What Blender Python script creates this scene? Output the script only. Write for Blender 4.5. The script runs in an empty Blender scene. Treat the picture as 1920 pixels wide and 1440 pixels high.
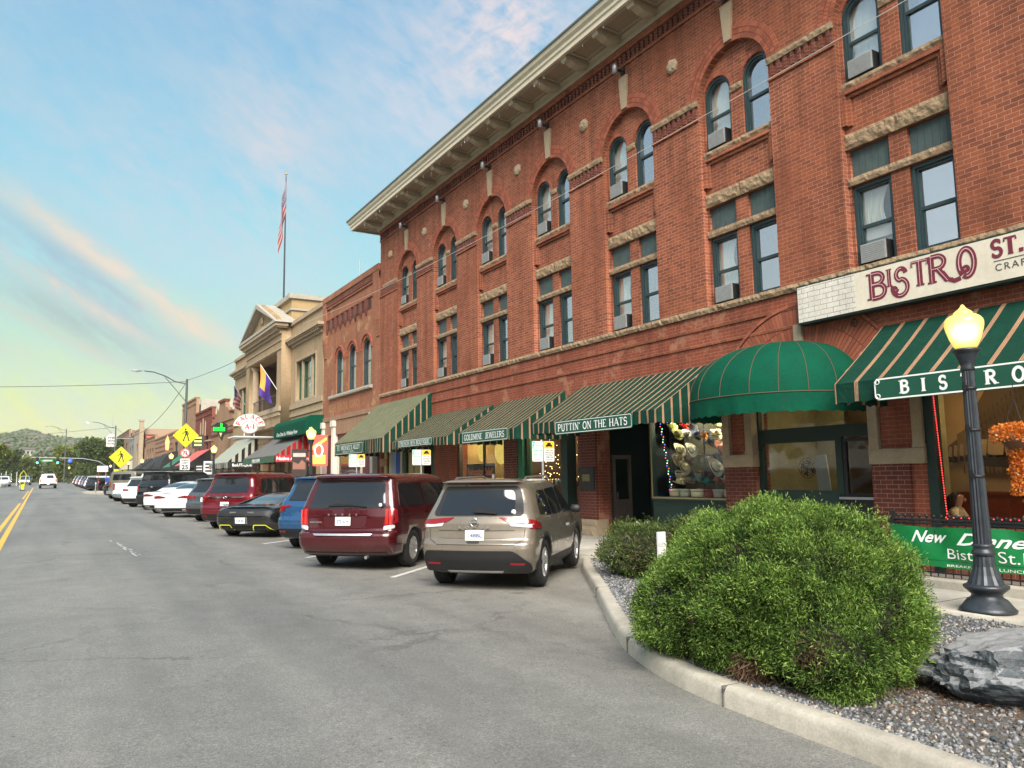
import bpy,bmesh,math,random
import numpy as np
from mathutils import Vector,Matrix
from mathutils.bvhtree import BVHTree
from mathutils.geometry import delaunay_2d_cdt
sc=bpy.context.scene
C=sc.collection
R=math.radians
random.seed(7)
NR=np.random.default_rng(11)

# ------------------------------------------------------------------ camera
cam_d=bpy.data.cameras.new("camera"); cam=bpy.data.objects.new("camera",cam_d); C.objects.link(cam)
cam_d.sensor_fit= 'HORIZONTAL'; cam_d.sensor_width=36.0; cam_d.lens=36.0*1442/1920
cam_d.clip_start=0.05; cam_d.clip_end=6000
YAW,PIT,ROL=0.53939886,0.11784547,-0.01533477
_f=Vector((math.sin(YAW)*math.cos(PIT),math.cos(YAW)*math.cos(PIT),math.sin(PIT)))
_r=Vector((math.cos(YAW),-math.sin(YAW),0)); _u=_r.cross(_f)
_r2=math.cos(ROL)*_r+math.sin(ROL)*_u; _u2=-math.sin(ROL)*_r+math.cos(ROL)*_u
M=Matrix((_r2,_u2,-_f)).transposed().to_4x4(); M.translation=Vector((0,0,1.85))
cam.matrix_world=M
sc.camera=cam
# ------------------------------------------------------------------ exposure and engine
sc.view_settings.view_transform= 'Standard'; sc.view_settings.look= 'None'
sc.view_settings.exposure=1.10; sc.view_settings.gamma=1.0
sc.render.engine= 'CYCLES'
sc.cycles.use_denoising=True
sc.cycles.use_adaptive_sampling=True; sc.cycles.adaptive_threshold=0.02
sc.cycles.max_bounces=6; sc.cycles.transparent_max_bounces=12; sc.cycles.glossy_bounces=3
sc.cycles.diffuse_bounces=3; sc.cycles.caustics_reflective=False; sc.cycles.caustics_refractive=False
sc.cycles.sample_clamp_indirect=4.0
# ------------------------------------------------------------------ world
SUN_EL,SUN_AZ=R(42),R(-152)      # azimuth from +Y towards +X: behind and left of the camera
w=bpy.data.worlds.new("World"); sc.world=w; w.use_nodes=True
nt=w.node_tree; N=nt.nodes; LK=nt.links
for n in list(N): N.remove(n)
def nn(t,tree=None,**k):
    n=(tree or nt).nodes.new(t)
    for a,b in k.items(): setattr(n,a,b)
    return n
def mth(op,a,b=None,tree=None,c=None,clamp=False):
    t=tree or nt
    n=t.nodes.new('ShaderNodeMath'); n.operation=op; n.use_clamp=clamp
    for i,v in enumerate((a,b,c)):
        if v is None: continue
        if hasattr(v,'links') or hasattr(v,'is_linked'): t.links.new(v,n.inputs[i])
        else: n.inputs[i].default_value=v
    return n.outputs[0]
def ramp(tree,fac,stops,interp='LINEAR'):
    n=tree.nodes.new('ShaderNodeValToRGB'); cr=n.color_ramp; cr.interpolation=interp
    while len(cr.elements) < len(stops): cr.elements.new(0.5)
    for e,(p,c) in zip(cr.elements,stops):
        e.position=p; e.color=(c[0],c[1],c[2],1) if not isinstance(c,(int,float)) else (c,c,c,1)
    tree.links.new(fac,n.inputs[0]); return n.outputs[0]
def srgb(r,g,b):
    f=lambda c: (c/255/12.92) if c/255 <= .04045 else ((c/255+.055)/1.055) ** 2.4
    return (f(r),f(g),f(b))
def mixc(tree,fac,a,b,mode='MIX'):
    n=tree.nodes.new('ShaderNodeMix'); n.data_type= 'RGBA'; n.blend_type=mode
    for i,v in ((0,fac),(6,a),(7,b)):
        if hasattr(v,'is_linked'): tree.links.new(v,n.inputs[i])
        elif i == 0: n.inputs[0].default_value=v
        else: n.inputs[i].default_value=(v[0],v[1],v[2],1)
    return n.outputs[2]
tc=nn('ShaderNodeTexCoord'); sep=nn('ShaderNodeSeparateXYZ'); LK.new(tc.outputs['Generated'],sep.inputs[0])
dx,dy,dz=sep.outputs
K=0.46
g=lambda r,gg,b: tuple(K*v for v in srgb(r,gg,b))
grad=ramp(nt,dz,[(0.0,g(238,214,96)),(0.05,g(230,220,100)),(0.10,g(212,224,132)),(0.165,g(182,220,180)),
                     (0.25,g(164,218,220)),(0.35,g(150,206,224)),(0.52,g(138,186,218)),(1.0,g(124,168,208))])
az=mth('ARCTAN2',dx,dy); el=mth('ARCSINE',dz)
def streak(a,su,sv,seed,detail=5):
    ca,sa=math.cos(R(a)),math.sin(R(a))
    u_=mth('ADD',mth('MULTIPLY',az,ca*su),mth('MULTIPLY',el,-sa*su))
    v_=mth('ADD',mth('MULTIPLY',az,sa*sv),mth('MULTIPLY',el,ca*sv))
    cb=nn('ShaderNodeCombineXYZ'); LK.new(u_,cb.inputs[0]); LK.new(v_,cb.inputs[1]); cb.inputs[2].default_value=seed
    no=nn('ShaderNodeTexNoise'); no.inputs['Scale'].default_value=1.0; no.inputs['Detail'].default_value=detail
    no.inputs['Roughness'].default_value=.58; no.inputs['Distortion'].default_value=.35
    LK.new(cb.outputs[0],no.inputs['Vector']); return no.outputs[0]
def blob(a0,e0,ra,re,ang=0.0):
    # soft elliptical patch of sky around one direction (azimuth, elevation in degrees)
    ca,sa=math.cos(R(ang)),math.sin(R(ang))
    da=mth('SUBTRACT',az,R(a0)); de=mth('SUBTRACT',el,R(e0))
    p=mth('ADD',mth('MULTIPLY',da,ca/R(ra)),mth('MULTIPLY',de,sa/R(ra)))
    q=mth('ADD',mth('MULTIPLY',da,-sa/R(re)),mth('MULTIPLY',de,ca/R(re)))
    s=mth('ADD',mth('MULTIPLY',p,p),mth('MULTIPLY',q,q))
    return mth('EXPONENT',mth('MULTIPLY',s,-1.0))
n1=streak(33,7,34,3.1,7); n2=streak(22,5,11,9.4,7); n3=streak(-24,22,60,5.5,6); n4=streak(33,26,60,1.7,7)
def cloud(bl,no,gain,bias,fine=.9):
    v=mth('ADD',mth('MULTIPLY',no,1-fine*.5),mth('MULTIPLY',n4,fine*.5))
    return mth('MULTIPLY',bl,mth('MULTIPLY_ADD',v,gain,c=-bias,clamp=True))
layers=[(cloud(1.0,n2,4.2,1.6),.5,(184,204,216)),(cloud(blob(13.5,21.5,3.6,7,8),n2,3.4,1.15),.75,(224,212,212)),(cloud(blob(5,19.5,5,4,-20),n2,3.4,1.25),.6,(206,208,214)),(cloud(blob(24,27,5,6,30),n2,3.2,1.2),.7,(222,216,224)),
          (cloud(blob(31,31,5.5,5,40),n3,4.2,1.5),.95,(236,220,218)),(cloud(blob(1.8,12.7,7.5,2.1,-33),n1,4.0,1.15),.9,(150,176,190)),(cloud(blob(1.5,9.9,6.0,1.0,-26),n1,4.5,1.55),.85,(162,178,168)),
          (cloud(blob(2.6,14.35,8.2,.75,-32),n1,5.0,1.6),.85,(240,214,184)),(cloud(blob(7.4,10.9,2.6,1.0,-28),n1,4.4,1.5),.9,(244,206,166)),(cloud(blob(0.3,12.3,5.5,.6,-30),n1,5.0,2.0),.9,(236,208,178)),(cloud(blob(-.2,9.6,4.6,.42,-26),n1,4.0,1.4),.75,(206,198,172)),(cloud(blob(-2.5,8.3,2.6,.5,-12),n1,4.0,1.6),.6,(214,204,160))]
col=grad
for fac_,amt,c_ in layers: col=mixc(nt,mth('MULTIPLY',fac_,amt),col,g(*c_))
# the half of the sky behind the camera, towards the light, is brighter
back=mth('MULTIPLY_ADD',dy,-1.8,c=-.45,clamp=True)
col=mixc(nt,back,col,(0.52,0.52,0.51))
west=mth('MULTIPLY_ADD',dx,-1.6,c=-.45,clamp=True)
west=mth('MULTIPLY',west,mth('MULTIPLY_ADD',dz,-1.9,c=1.35,clamp=True))
col=mixc(nt,mth('MULTIPLY',west,.92),col,(.46,.465,.465))
bg=nn('ShaderNodeBackground'); LK.new(col,bg.inputs[0]); bg.inputs[1].default_value=1.0
sk=nn('ShaderNodeTexSky',sky_type='NISHITA',sun_disc=False,sun_elevation=SUN_EL,sun_rotation=SUN_AZ)
bg2=nn('ShaderNodeBackground'); LK.new(sk.outputs[0],bg2.inputs[0]); bg2.inputs[1].default_value=.012
ad=nn('ShaderNodeAddShader'); LK.new(bg.outputs[0],ad.inputs[0]); LK.new(bg2.outputs[0],ad.inputs[1])
out=nn('ShaderNodeOutputWorld'); LK.new(ad.outputs[0],out.inputs[0])
# ------------------------------------------------------------------ sun
sd=bpy.data.lights.new("sun",'SUN'); sd.energy=3.7; sd.angle=R(40); sd.color=(1.0,.93,.84)
so=bpy.data.objects.new("sun",sd); C.objects.link(so)
so.rotation_euler=Vector((-math.sin(SUN_AZ)*math.cos(SUN_EL),-math.cos(SUN_AZ)*math.cos(SUN_EL),-math.sin(SUN_EL))).to_track_quat('-Z','Y').to_euler()
so.location=(-20,-20,40)

# ================================================================== helpers
SL=.007
def gz(x,y):
    return SL*min(y,220)+.022*min(max(9-x,0),9)
FX=12.17                     # plane of the street fronts
def link(o,parent=None):
    C.objects.link(o)
    if parent is not None: o.parent=parent
    return o
def tag(o,label=None,cat=None,group=None,kind=None):
    if label: o['label']=label
    if cat: o['category']=cat
    if group: o['group']=group
    if kind: o['kind']=kind
    return o
def empty(name,label=None,cat=None,loc=(0,0,0),rz=0.0,group=None):
    o=bpy.data.objects.new(name,None); C.objects.link(o); o.empty_display_size=.2
    o.location=loc; o.rotation_euler=(0,0,rz)
    return tag(o,label,cat,group)
def copy_tree(o,parent=None,keep=True):
    c=o.copy(); C.objects.link(c)
    if parent is not None: c.parent=parent
    for ch in o.children: copy_tree(ch,c)
    return c
class MB:
    """collects geometry for ONE mesh"""
    def __init__(s): s.v=[]; s.f=[]; s.mi=[]; s.sm=[]
    def add(s,vs,fs,mi=0,smooth=False):
        b=len(s.v); s.v += [tuple(p) for p in vs]
        for f in fs: s.f.append([b+i for i in f]); s.mi.append(mi); s.sm.append(smooth)
        return s
    def box(s,x0,x1,y0,y1,z0,z1,mi=0):
        if x0 > x1: x0,x1=x1,x0
        if y0 > y1: y0,y1=y1,y0
        if z0 > z1: z0,z1=z1,z0
        return s.add([(x0,y0,z0),(x1,y0,z0),(x1,y1,z0),(x0,y1,z0),(x0,y0,z1),(x1,y0,z1),(x1,y1,z1),(x0,y1,z1)],
                     [(3,2,1,0),(4,5,6,7),(0,1,5,4),(1,2,6,5),(2,3,7,6),(3,0,4,7)],mi)
    def quad(s,a,b,c,d,mi=0): return s.add([a,b,c,d],[(0,1,2,3)],mi)
    def tube(s,pts,r,n=8,mi=0,cap=True,smooth=True):
        pts=[Vector(p) for p in pts]; rs=r if isinstance(r,(list,tuple)) else [r]*len(pts)
        vs=[]; t0=(pts[1]-pts[0]).normalized()
        up=Vector((0,0,1)) if abs(t0.z) < .9 else Vector((1,0,0))
        for i,p in enumerate(pts):
            t=(pts[min(i+1,len(pts)-1)]-pts[max(i-1,0)]).normalized()
            a=t.cross(up)
            if a.length < 1e-4: a=t.cross(Vector((0,1,0)))
            a.normalize(); b=t.cross(a).normalized(); up=-b if b.dot(up) < 0 else b
            a=t.cross(up).normalized(); b=up
            for k in range(n):
                q=2*math.pi*k/n; vs.append(p+rs[i]*(math.cos(q)*a+math.sin(q)*b))
        fs=[]
        for i in range(len(pts)-1):
            for k in range(n):
                k2=(k+1) % n; fs.append((i*n+k,i*n+k2,(i+1)*n+k2,(i+1)*n+k))
        s.add(vs,fs,mi,smooth)
        if cap:
            s.add(vs[:n],[tuple(range(n-1,-1,-1))],mi); s.add(vs[-n:],[tuple(range(n))],mi)
        return s
    def lathe(s,prof,loc=(0,0,0),n=20,axis='z',mi=0,flute=0,fd=.0,loop=False):
        vs=[]
        for r,h in prof:
            for k in range(n):
                a=2*math.pi*k/n; rr=r
                if flute and k % 2: rr=r*(1-fd)
                p=(rr*math.cos(a),rr*math.sin(a),h)
                if axis == 'x': p=(h,rr*math.cos(a),rr*math.sin(a))
                if axis == 'y': p=(rr*math.cos(a),h,rr*math.sin(a))
                vs.append((p[0]+loc[0],p[1]+loc[1],p[2]+loc[2]))
        fs=[(i*n+k,i*n+(k+1) % n,(i+1)*n+(k+1) % n,(i+1)*n+k) for i in range(len(prof)-1) for k in range(n)]
        if loop: k0=(len(prof)-1)*n; fs += [(k0+k,k0+(k+1) % n,(k+1) % n,k) for k in range(n)]
        else: fs.append(tuple(range(n-1,-1,-1))); fs.append(tuple((len(prof)-1)*n+k for k in range(n)))
        return s.add(vs,fs,mi,not flute)
    def prism(s,poly,d0,d1,plane='yz',mi=0):
        """poly extruded: plane 'yz' along x, 'xz' along y, 'xy' along z"""
        def P(a,b,d): return {'yz': (d,a,b),'xz': (a,d,b),'xy': (a,b,d)}[plane]
        n=len(poly)
        return s.add([P(a,b,d0) for a,b in poly]+[P(a,b,d1) for a,b in poly],
                     [tuple(range(n-1,-1,-1)),tuple(range(n,2*n))]+[(i,(i+1) % n,n+(i+1) % n,n+i) for i in range(n)],mi)
    def mesh(s,name):
        m=bpy.data.meshes.new(name); m.from_pydata(s.v,[],s.f)
        m.polygons.foreach_set('material_index',s.mi); m.polygons.foreach_set('use_smooth',s.sm)
        m.update(); bm=bmesh.new(); bm.from_mesh(m); bmesh.ops.recalc_face_normals(bm,faces=bm.faces); bm.to_mesh(m); bm.free()
        return m
    def build(s,name,mats,parent=None,bevel=0,auto=None):
        m=s.mesh(name)
        for mt in (mats if isinstance(mats,(list,tuple)) else [mats]): m.materials.append(mt)
        o=link(bpy.data.objects.new(name,m),parent)
        if bevel:
            b=o.modifiers.new('bevel','BEVEL'); b.width=bevel; b.segments=2; b.limit_method= 'ANGLE'; b.angle_limit=R(40)
        return o
def bake(o):
    """apply modifiers of a mesh or curve object, returns the evaluated mesh"""
    dg=bpy.context.evaluated_depsgraph_get(); dg.update()
    return bpy.data.meshes.new_from_object(o.evaluated_get(dg))
MAP_YZ=Matrix(((0,0,1,0),(1,0,0,0),(0,1,0,0),(0,0,0,1)))     # (u,v,w) -> y=u z=v x=w
def shape2d(name,outer,holes,w0,w1,mat,parent=None,mp=MAP_YZ):
    """2-D outline with holes, extruded from w0 to w1"""
    cu=bpy.data.curves.new(name,'CURVE'); cu.dimensions= '2D'; cu.fill_mode= 'BOTH'; cu.extrude=abs(w1-w0)/2
    for poly in [outer]+list(holes):
        sp=cu.splines.new('POLY'); sp.points.add(len(poly)-1); sp.use_cyclic_u=True
        for i,(a,b) in enumerate(poly): sp.points[i].co=(a,b,0,1)
    t=bpy.data.objects.new('tmp',cu); C.objects.link(t); m=bake(t)
    bpy.data.objects.remove(t); bpy.data.curves.remove(cu)
    m.transform(mp @ Matrix.Translation((0,0,(w0+w1)/2))); m.name=name
    m.materials.clear(); m.materials.append(mat)
    return link(bpy.data.objects.new(name,m),parent)
def arcpts(cx,cy,r,a0,a1,n,ry=None):
    ry=ry or r
    return [(cx+r*math.cos(R(a0+(a1-a0)*i/n)),cy+ry*math.sin(R(a0+(a1-a0)*i/n))) for i in range(n+1)]
def archpoly(y0,y1,z0,zs,n=16,rise=None):
    """opening with a round head: sill z0, springing zs"""
    c=(y0+y1)/2; r=abs(y1-y0)/2
    return [(max(y0,y1),z0)]+arcpts(c,zs,r,0,180,n,rise)+[(min(y0,y1),z0)]
def rect(y0,y1,z0,z1): return [(y0,z0),(y1,z0),(y1,z1),(y0,z1)]
def fast_mesh(name,verts,faces,mats,parent=None,mi=None,smooth=False,col=None):
    """big meshes from numpy arrays of triangles or quads"""
    k=faces.shape[1]; m=bpy.data.meshes.new(name)
    m.vertices.add(len(verts)); m.vertices.foreach_set('co',np.ascontiguousarray(verts,dtype=np.float32).ravel())
    m.loops.add(faces.size); m.loops.foreach_set('vertex_index',np.ascontiguousarray(faces,dtype=np.int32).ravel())
    m.polygons.add(len(faces)); m.polygons.foreach_set('loop_start',np.arange(0,faces.size,k,dtype=np.int32))
    if smooth: m.polygons.foreach_set('use_smooth',np.ones(len(faces),dtype=bool))
    if mi is not None: m.polygons.foreach_set('material_index',mi.astype(np.int32))
    m.update(calc_edges=True)
    if col is not None:
        at=m.color_attributes.new('tone','FLOAT_COLOR','POINT'); c4=np.ones((len(verts),4),np.float32); c4[:,:3]=col
        at.data.foreach_set('color',c4.ravel())
    for mt in (mats if isinstance(mats,(list,tuple)) else [mats]): m.materials.append(mt)
    return link(bpy.data.objects.new(name,m),parent)
# ================================================================== materials
MATS={}
def base(name):
    m=bpy.data.materials.new(name); m.use_nodes=True; t=m.node_tree
    b=t.nodes['Principled BSDF']; MATS[name]=m
    return m,t,b
def pos(t):
    n=t.nodes.new('ShaderNodeNewGeometry'); return n.outputs['Position']
def noise(t,vec,scale,detail=4,rough=.55,dist=0,out=0):
    n=t.nodes.new('ShaderNodeTexNoise'); n.inputs['Scale'].default_value=scale; n.inputs['Detail'].default_value=detail
    n.inputs['Roughness'].default_value=rough; n.inputs['Distortion'].default_value=dist
    if vec is not None: t.links.new(vec,n.inputs['Vector'])
    return n.outputs[out]
def bump(t,b,h,strength=.3,dist=.02):
    n=t.nodes.new('ShaderNodeBump'); n.inputs['Strength'].default_value=strength; n.inputs['Distance'].default_value=dist
    t.links.new(h,n.inputs['Height']); t.links.new(n.outputs[0],b.inputs['Normal'])
def objc(t):
    n=t.nodes.new('ShaderNodeTexCoord'); return n.outputs['Object']
def plain(name,c,rough=.6,metal=0,var=.15,vs=6,bmp=0,bs=40,coat=0,spec=.5,em=None,es=0,local=False):
    if name in MATS: return MATS[name]
    m,t,b=base(name)
    b.inputs['Roughness'].default_value=rough; b.inputs['Metallic'].default_value=metal
    b.inputs['Specular IOR Level'].default_value=spec
    if coat: b.inputs['Coat Weight'].default_value=coat; b.inputs['Coat Roughness'].default_value=.03
    p=objc(t) if local else pos(t)
    if var:
        f=noise(t,p,vs,5,.6); f2=noise(t,p,vs*6.3,3)
        fm=mth('MULTIPLY_ADD',f2,.4,t,c=mth('MULTIPLY',f,.6,t))
        lo=tuple(v*(1-var) for v in c); hi=tuple(min(1,v*(1+var)) for v in c)
        cc=ramp(t,fm,[(.3,lo),(.7,hi)]); t.links.new(cc,b.inputs['Base Color'])
        rr=ramp(t,f,[(.3,max(0,rough-.08)),(.7,min(1,rough+.08))]); t.links.new(rr,b.inputs['Roughness'])
    else: b.inputs['Base Color'].default_value=(*c,1)
    if bmp: bump(t,b,noise(t,p,bs,4,.6),bmp,.01)
    if em: b.inputs['Emission Color'].default_value=(*em,1); b.inputs['Emission Strength'].default_value=es
    return m
def glow(name,c,s):
    if name in MATS: return MATS[name]
    m,t,b=base(name); b.inputs['Base Color'].default_value=(*[v*.5 for v in c],1)
    b.inputs['Emission Color'].default_value=(*c,1); b.inputs['Emission Strength'].default_value=s*.7; return m
def brick(name,c1,c2,mortar,bw=.215,rh=.076,ms=.0045,stain=.25,radial=False,painted=0,worn=None):
    m,t,b=base(name); p=pos(t)
    s=t.nodes.new('ShaderNodeSeparateXYZ'); t.links.new(p,s.inputs[0])
    cb=t.nodes.new('ShaderNodeCombineXYZ'); t.links.new(mth('ADD',s.outputs[0],s.outputs[1],t),cb.inputs[0]); t.links.new(s.outputs[2],cb.inputs[1])
    br=t.nodes.new('ShaderNodeTexBrick'); br.offset=.5; br.inputs['Scale'].default_value=1
    br.inputs['Brick Width'].default_value=bw; br.inputs['Row Height'].default_value=rh
    br.inputs['Mortar Size'].default_value=ms; br.inputs['Mortar Smooth'].default_value=.3; br.inputs['Bias'].default_value=-.1
    t.links.new(cb.outputs[0],br.inputs['Vector'])
    br.inputs['Color1'].default_value=(*c1,1); br.inputs['Color2'].default_value=(*c2,1); br.inputs['Mortar'].default_value=(*mortar,1)
    big=noise(t,p,.55,6,.62); fine=noise(t,p,26,4,.6)
    # rain streaks: noise stretched along z
    mp=t.nodes.new('ShaderNodeMapping'); mp.inputs['Scale'].default_value=(2.2,2.2,.22); t.links.new(p,mp.inputs[0])
    st=noise(t,mp.outputs[0],1.3,5,.65)
    c=mixc(t,ramp(t,big,[(.35,0.0),(.75,1.0)]),br.outputs[0],tuple(v*(1-stain) for v in c1),'MIX')
    c=mixc(t,.75,br.outputs[0],c)
    k=ramp(t,st,[(.32,1-stain*.9),(.55,1.0),(.75,1+stain*.5)])
    c=mixc(t,1.0,c,k,'MULTIPLY')
    k2=ramp(t,fine,[(.25,.84),(.75,1.14)]); c=mixc(t,1.0,c,k2,'MULTIPLY')
    if worn:
        wm=ramp(t,noise(t,p,1.1,7,.72),[(.56,0.0),(.62,1.0)]); c=mixc(t,mth('MULTIPLY',wm,.7,t),c,worn)
    t.links.new(c,b.inputs['Base Color']); b.inputs['Roughness'].default_value=.88; b.inputs['Specular IOR Level'].default_value=.25
    h=mth('SUBTRACT',mth('MULTIPLY',fine,.25,t),br.outputs[1],t)
    bump(t,b,h,.55,.008)
    return m
BR=brick('red_brick',(.33,.100,.048),(.165,.052,.034),(.46,.26,.175),ms=.006,stain=.36)
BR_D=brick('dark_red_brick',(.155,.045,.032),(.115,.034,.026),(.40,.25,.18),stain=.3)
BR2=brick('brown_brick',(.33,.13,.07),(.25,.095,.052),(.40,.24,.16),worn=(.42,.27,.13))
BR3=brick('buff_brick',(.40,.29,.17),(.35,.25,.15),(.45,.35,.23),ms=.003,stain=.22)
BR4=brick('tan_brick',(.33,.20,.12),(.28,.17,.105),(.36,.25,.17),stain=.2)
BR5=brick('maroon_brick',(.20,.055,.035),(.16,.045,.03),(.3,.15,.1))
BRW=brick('white_painted_brick',(.72,.68,.60),(.66,.62,.54),(.06,.05,.045),bw=.26,rh=.095,ms=.006,stain=.2)
def stone(name,c,bs=9,strength=1.0,var=.4,sc_=5,dist=.05):
    m,t,b=base(name); p=pos(t)
    f=noise(t,p,sc_,7,.68); f2=noise(t,p,60,4,.6)
    cc=ramp(t,f,[(.28,tuple(v*(1-var) for v in c)),(.5,c),(.74,tuple(min(1,v*(1+var*.7)) for v in c))])
    cc=mixc(t,1.0,cc,ramp(t,f2,[(.3,.82),(.7,1.15)]),'MULTIPLY')
    t.links.new(cc,b.inputs['Base Color']); b.inputs['Roughness'].default_value=.92; b.inputs['Specular IOR Level'].default_value=.2
    vo=t.nodes.new('ShaderNodeTexVoronoi'); vo.inputs['Scale'].default_value=bs; t.links.new(p,vo.inputs['Vector'])
    h=mth('ADD',noise(t,p,bs,6,.7),mth('MULTIPLY',vo.outputs[0],.5,t),t)
    bump(t,b,h,strength,dist); return m
ST=stone('rough_tan_stone',(.325,.23,.14),11,1.0,.35)
ST_L=stone('smooth_tan_stone',(.37,.29,.195),5,.25,.2,3,.01)
ST_G=stone('grey_stone',(.36,.33,.27),7,.4,.25)
def concrete(name,c,crack=0,rough=.85):
    m,t,b=base(name); p=pos(t)
    f=noise(t,p,1.3,6,.65); f2=noise(t,p,55,4,.65); f3=noise(t,p,9,5,.6)
    cc=ramp(t,f,[(.3,tuple(v*.8 for v in c)),(.7,tuple(v*1.15 for v in c))])
    cc=mixc(t,1.0,cc,ramp(t,f2,[(.3,.85),(.7,1.12)]),'MULTIPLY')
    cc=mixc(t,1.0,cc,ramp(t,f3,[(.3,.86),(.6,1.04)]),'MULTIPLY')
    t.links.new(cc,b.inputs['Base Color']); b.inputs['Roughness'].default_value=rough; b.inputs['Specular IOR Level'].default_value=.3
    bump(t,b,mth('ADD',f2,f3,t),.25,.006); return m
CON=concrete('kerb_concrete',(.41,.38,.315)); CON2=concrete('pavement_concrete',(.40,.37,.32))
def asphalt():
    m,t,b=base('asphalt'); p=pos(t)
    s=t.nodes.new('ShaderNodeSeparateXYZ'); t.links.new(p,s.inputs[0])
    big=noise(t,p,.22,5,.6,.4)
    mp=t.nodes.new('ShaderNodeMapping'); mp.inputs['Scale'].default_value=(1,.07,1); t.links.new(p,mp.inputs[0])
    lane=noise(t,mp.outputs[0],.9,4,.55)
    f=noise(t,p,2.6,6,.7); agg=noise(t,p,95,3,.75); agg2=noise(t,p,34,4,.72)
    cc=ramp(t,big,[(.3,(.142,.144,.136)),(.7,(.198,.195,.178))])
    # the parking strip is paler and dustier than the traffic lane
    side=mth('MULTIPLY_ADD',mth('ADD',s.outputs[0],mth('MULTIPLY',f,1.2,t),t),.30,t,c=-.95,clamp=True)
    cc=mixc(t,mth('MULTIPLY',side,.8,t),cc,(.222,.210,.182))
    cc=mixc(t,1.0,cc,ramp(t,lane,[(.33,.80),(.6,1.07)]),'MULTIPLY')
    cc=mixc(t,1.0,cc,ramp(t,f,[(.3,.86),(.7,1.10)]),'MULTIPLY')
    cc=mixc(t,1.0,cc,ramp(t,agg,[(.30,.50),(.5,.98),(.72,1.75)]),'MULTIPLY')
    cc=mixc(t,1.0,cc,ramp(t,agg2,[(.3,.72),(.55,1.0),(.75,1.28)]),'MULTIPLY')
    vo=t.nodes.new('ShaderNodeTexVoronoi'); vo.inputs['Scale'].default_value=7.5; t.links.new(p,vo.inputs['Vector'])
    spots=mth('MULTIPLY',ramp(t,vo.outputs[0],[(.09,1.0),(.15,0.0)]),ramp(t,noise(t,p,.8,3),[(.56,0.0),(.64,1.0)]),t)
    cc=mixc(t,mth('MULTIPLY',spots,.7,t),cc,(.035,.035,.035))
    v2=t.nodes.new('ShaderNodeTexVoronoi'); v2.feature= 'DISTANCE_TO_EDGE'; v2.inputs['Scale'].default_value=.33
    wv_=t.nodes.new('ShaderNodeVectorMath'); wv_.operation= 'MULTIPLY_ADD'; t.links.new(noise(t,p,1.6,5,.7,0,1),wv_.inputs[0]); wv_.inputs[1].default_value=(1.1,1.1,0); t.links.new(p,wv_.inputs[2]); t.links.new(wv_.outputs[0],v2.inputs['Vector'])
    crk=mth('MULTIPLY',ramp(t,v2.outputs[0],[(.004,1.0),(.011,0.0)]),ramp(t,noise(t,p,.35,3),[(.46,0.0),(.6,.55)]),t); cc=mixc(t,crk,cc,(.045,.043,.04))
    stn=ramp(t,noise(t,p,.75,5,.6,.8),[(.58,0.0),(.70,1.0)]); cc=mixc(t,mth('MULTIPLY',stn,mth('MULTIPLY_ADD',side,.35,t,c=.2),t),cc,(.07,.066,.06))
    v3=t.nodes.new('ShaderNodeTexVoronoi'); v3.inputs['Scale'].default_value=1.15; t.links.new(p,v3.inputs['Vector']); oil=mth('MULTIPLY',ramp(t,mth('ADD',v3.outputs[0],mth('MULTIPLY',f,.12,t),t),[(.14,1.0),(.26,0.0)]),side,t); cc=mixc(t,mth('MULTIPLY',oil,.5,t),cc,(.05,.048,.045))
    t.links.new(cc,b.inputs['Base Color'])
    t.links.new(ramp(t,lane,[(.3,.62),(.7,.85)]),b.inputs['Roughness'])
    bump(t,b,mth('ADD',agg,agg2,t),.5,.006); return m
ASP=asphalt()
def carpaint(name,c,metal=.3,rough=.28):
    m,t,b=base(name); b.inputs['Base Color'].default_value=(*c,1); b.inputs['Metallic'].default_value=metal
    f=noise(t,objc(t),3,4); t.links.new(ramp(t,f,[(.3,rough-.05),(.7,rough+.08)]),b.inputs['Roughness'])
    b.inputs['Coat Weight'].default_value=1; b.inputs['Coat Roughness'].default_value=.04
    b.inputs['Coat IOR'].default_value=1.42
    # a film of dust near the sills
    o=objc(t); s=t.nodes.new('ShaderNodeSeparateXYZ'); t.links.new(o,s.inputs[0])
    d=ramp(t,mth('ADD',s.outputs[2],mth('MULTIPLY',f,.3,t),t),[(.35,.22),(.70,0.0)])
    cc=mixc(t,d,c,(.16,.14,.11)); t.links.new(cc,b.inputs['Base Color']); return m
def winglass(name,refl=.42,tint=(.55,.6,.62),k=.8):
    m,t,b=base(name); t.nodes.remove(b); o=t.nodes['Material Output']
    gl=t.nodes.new('ShaderNodeBsdfGlossy'); gl.inputs['Roughness'].default_value=.03; gl.inputs['Color'].default_value=(.92,.95,1,1)
    tr=t.nodes.new('ShaderNodeBsdfTransparent'); tr.inputs['Color'].default_value=(*tint,1)
    lw=t.nodes.new('ShaderNodeLayerWeight'); lw.inputs['Blend'].default_value=.35
    f=mth('MULTIPLY_ADD',lw.outputs['Fresnel'],k,t,c=refl,clamp=True)
    mx=t.nodes.new('ShaderNodeMixShader'); t.links.new(f,mx.inputs[0]); t.links.new(tr.outputs[0],mx.inputs[1]); t.links.new(gl.outputs[0],mx.inputs[2])
    t.links.new(mx.outputs[0],o.inputs[0])
    bn=t.nodes.new('ShaderNodeBump'); bn.inputs['Strength'].default_value=.06; bn.inputs['Distance'].default_value=.05
    t.links.new(noise(t,pos(t),.9,2),bn.inputs['Height']); t.links.new(bn.outputs[0],gl.inputs['Normal'])
    return m
GL=winglass('window_glass',.46,(.8,.84,.84),.5); GL_C=winglass('curtained_glass',.08,(.95,.97,.96),.35); GL_S=winglass('shop_glass',.0,(.97,.98,.97),.05); GL_B=winglass('dark_street_glass',.015,(.85,.87,.85),.10)
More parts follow.
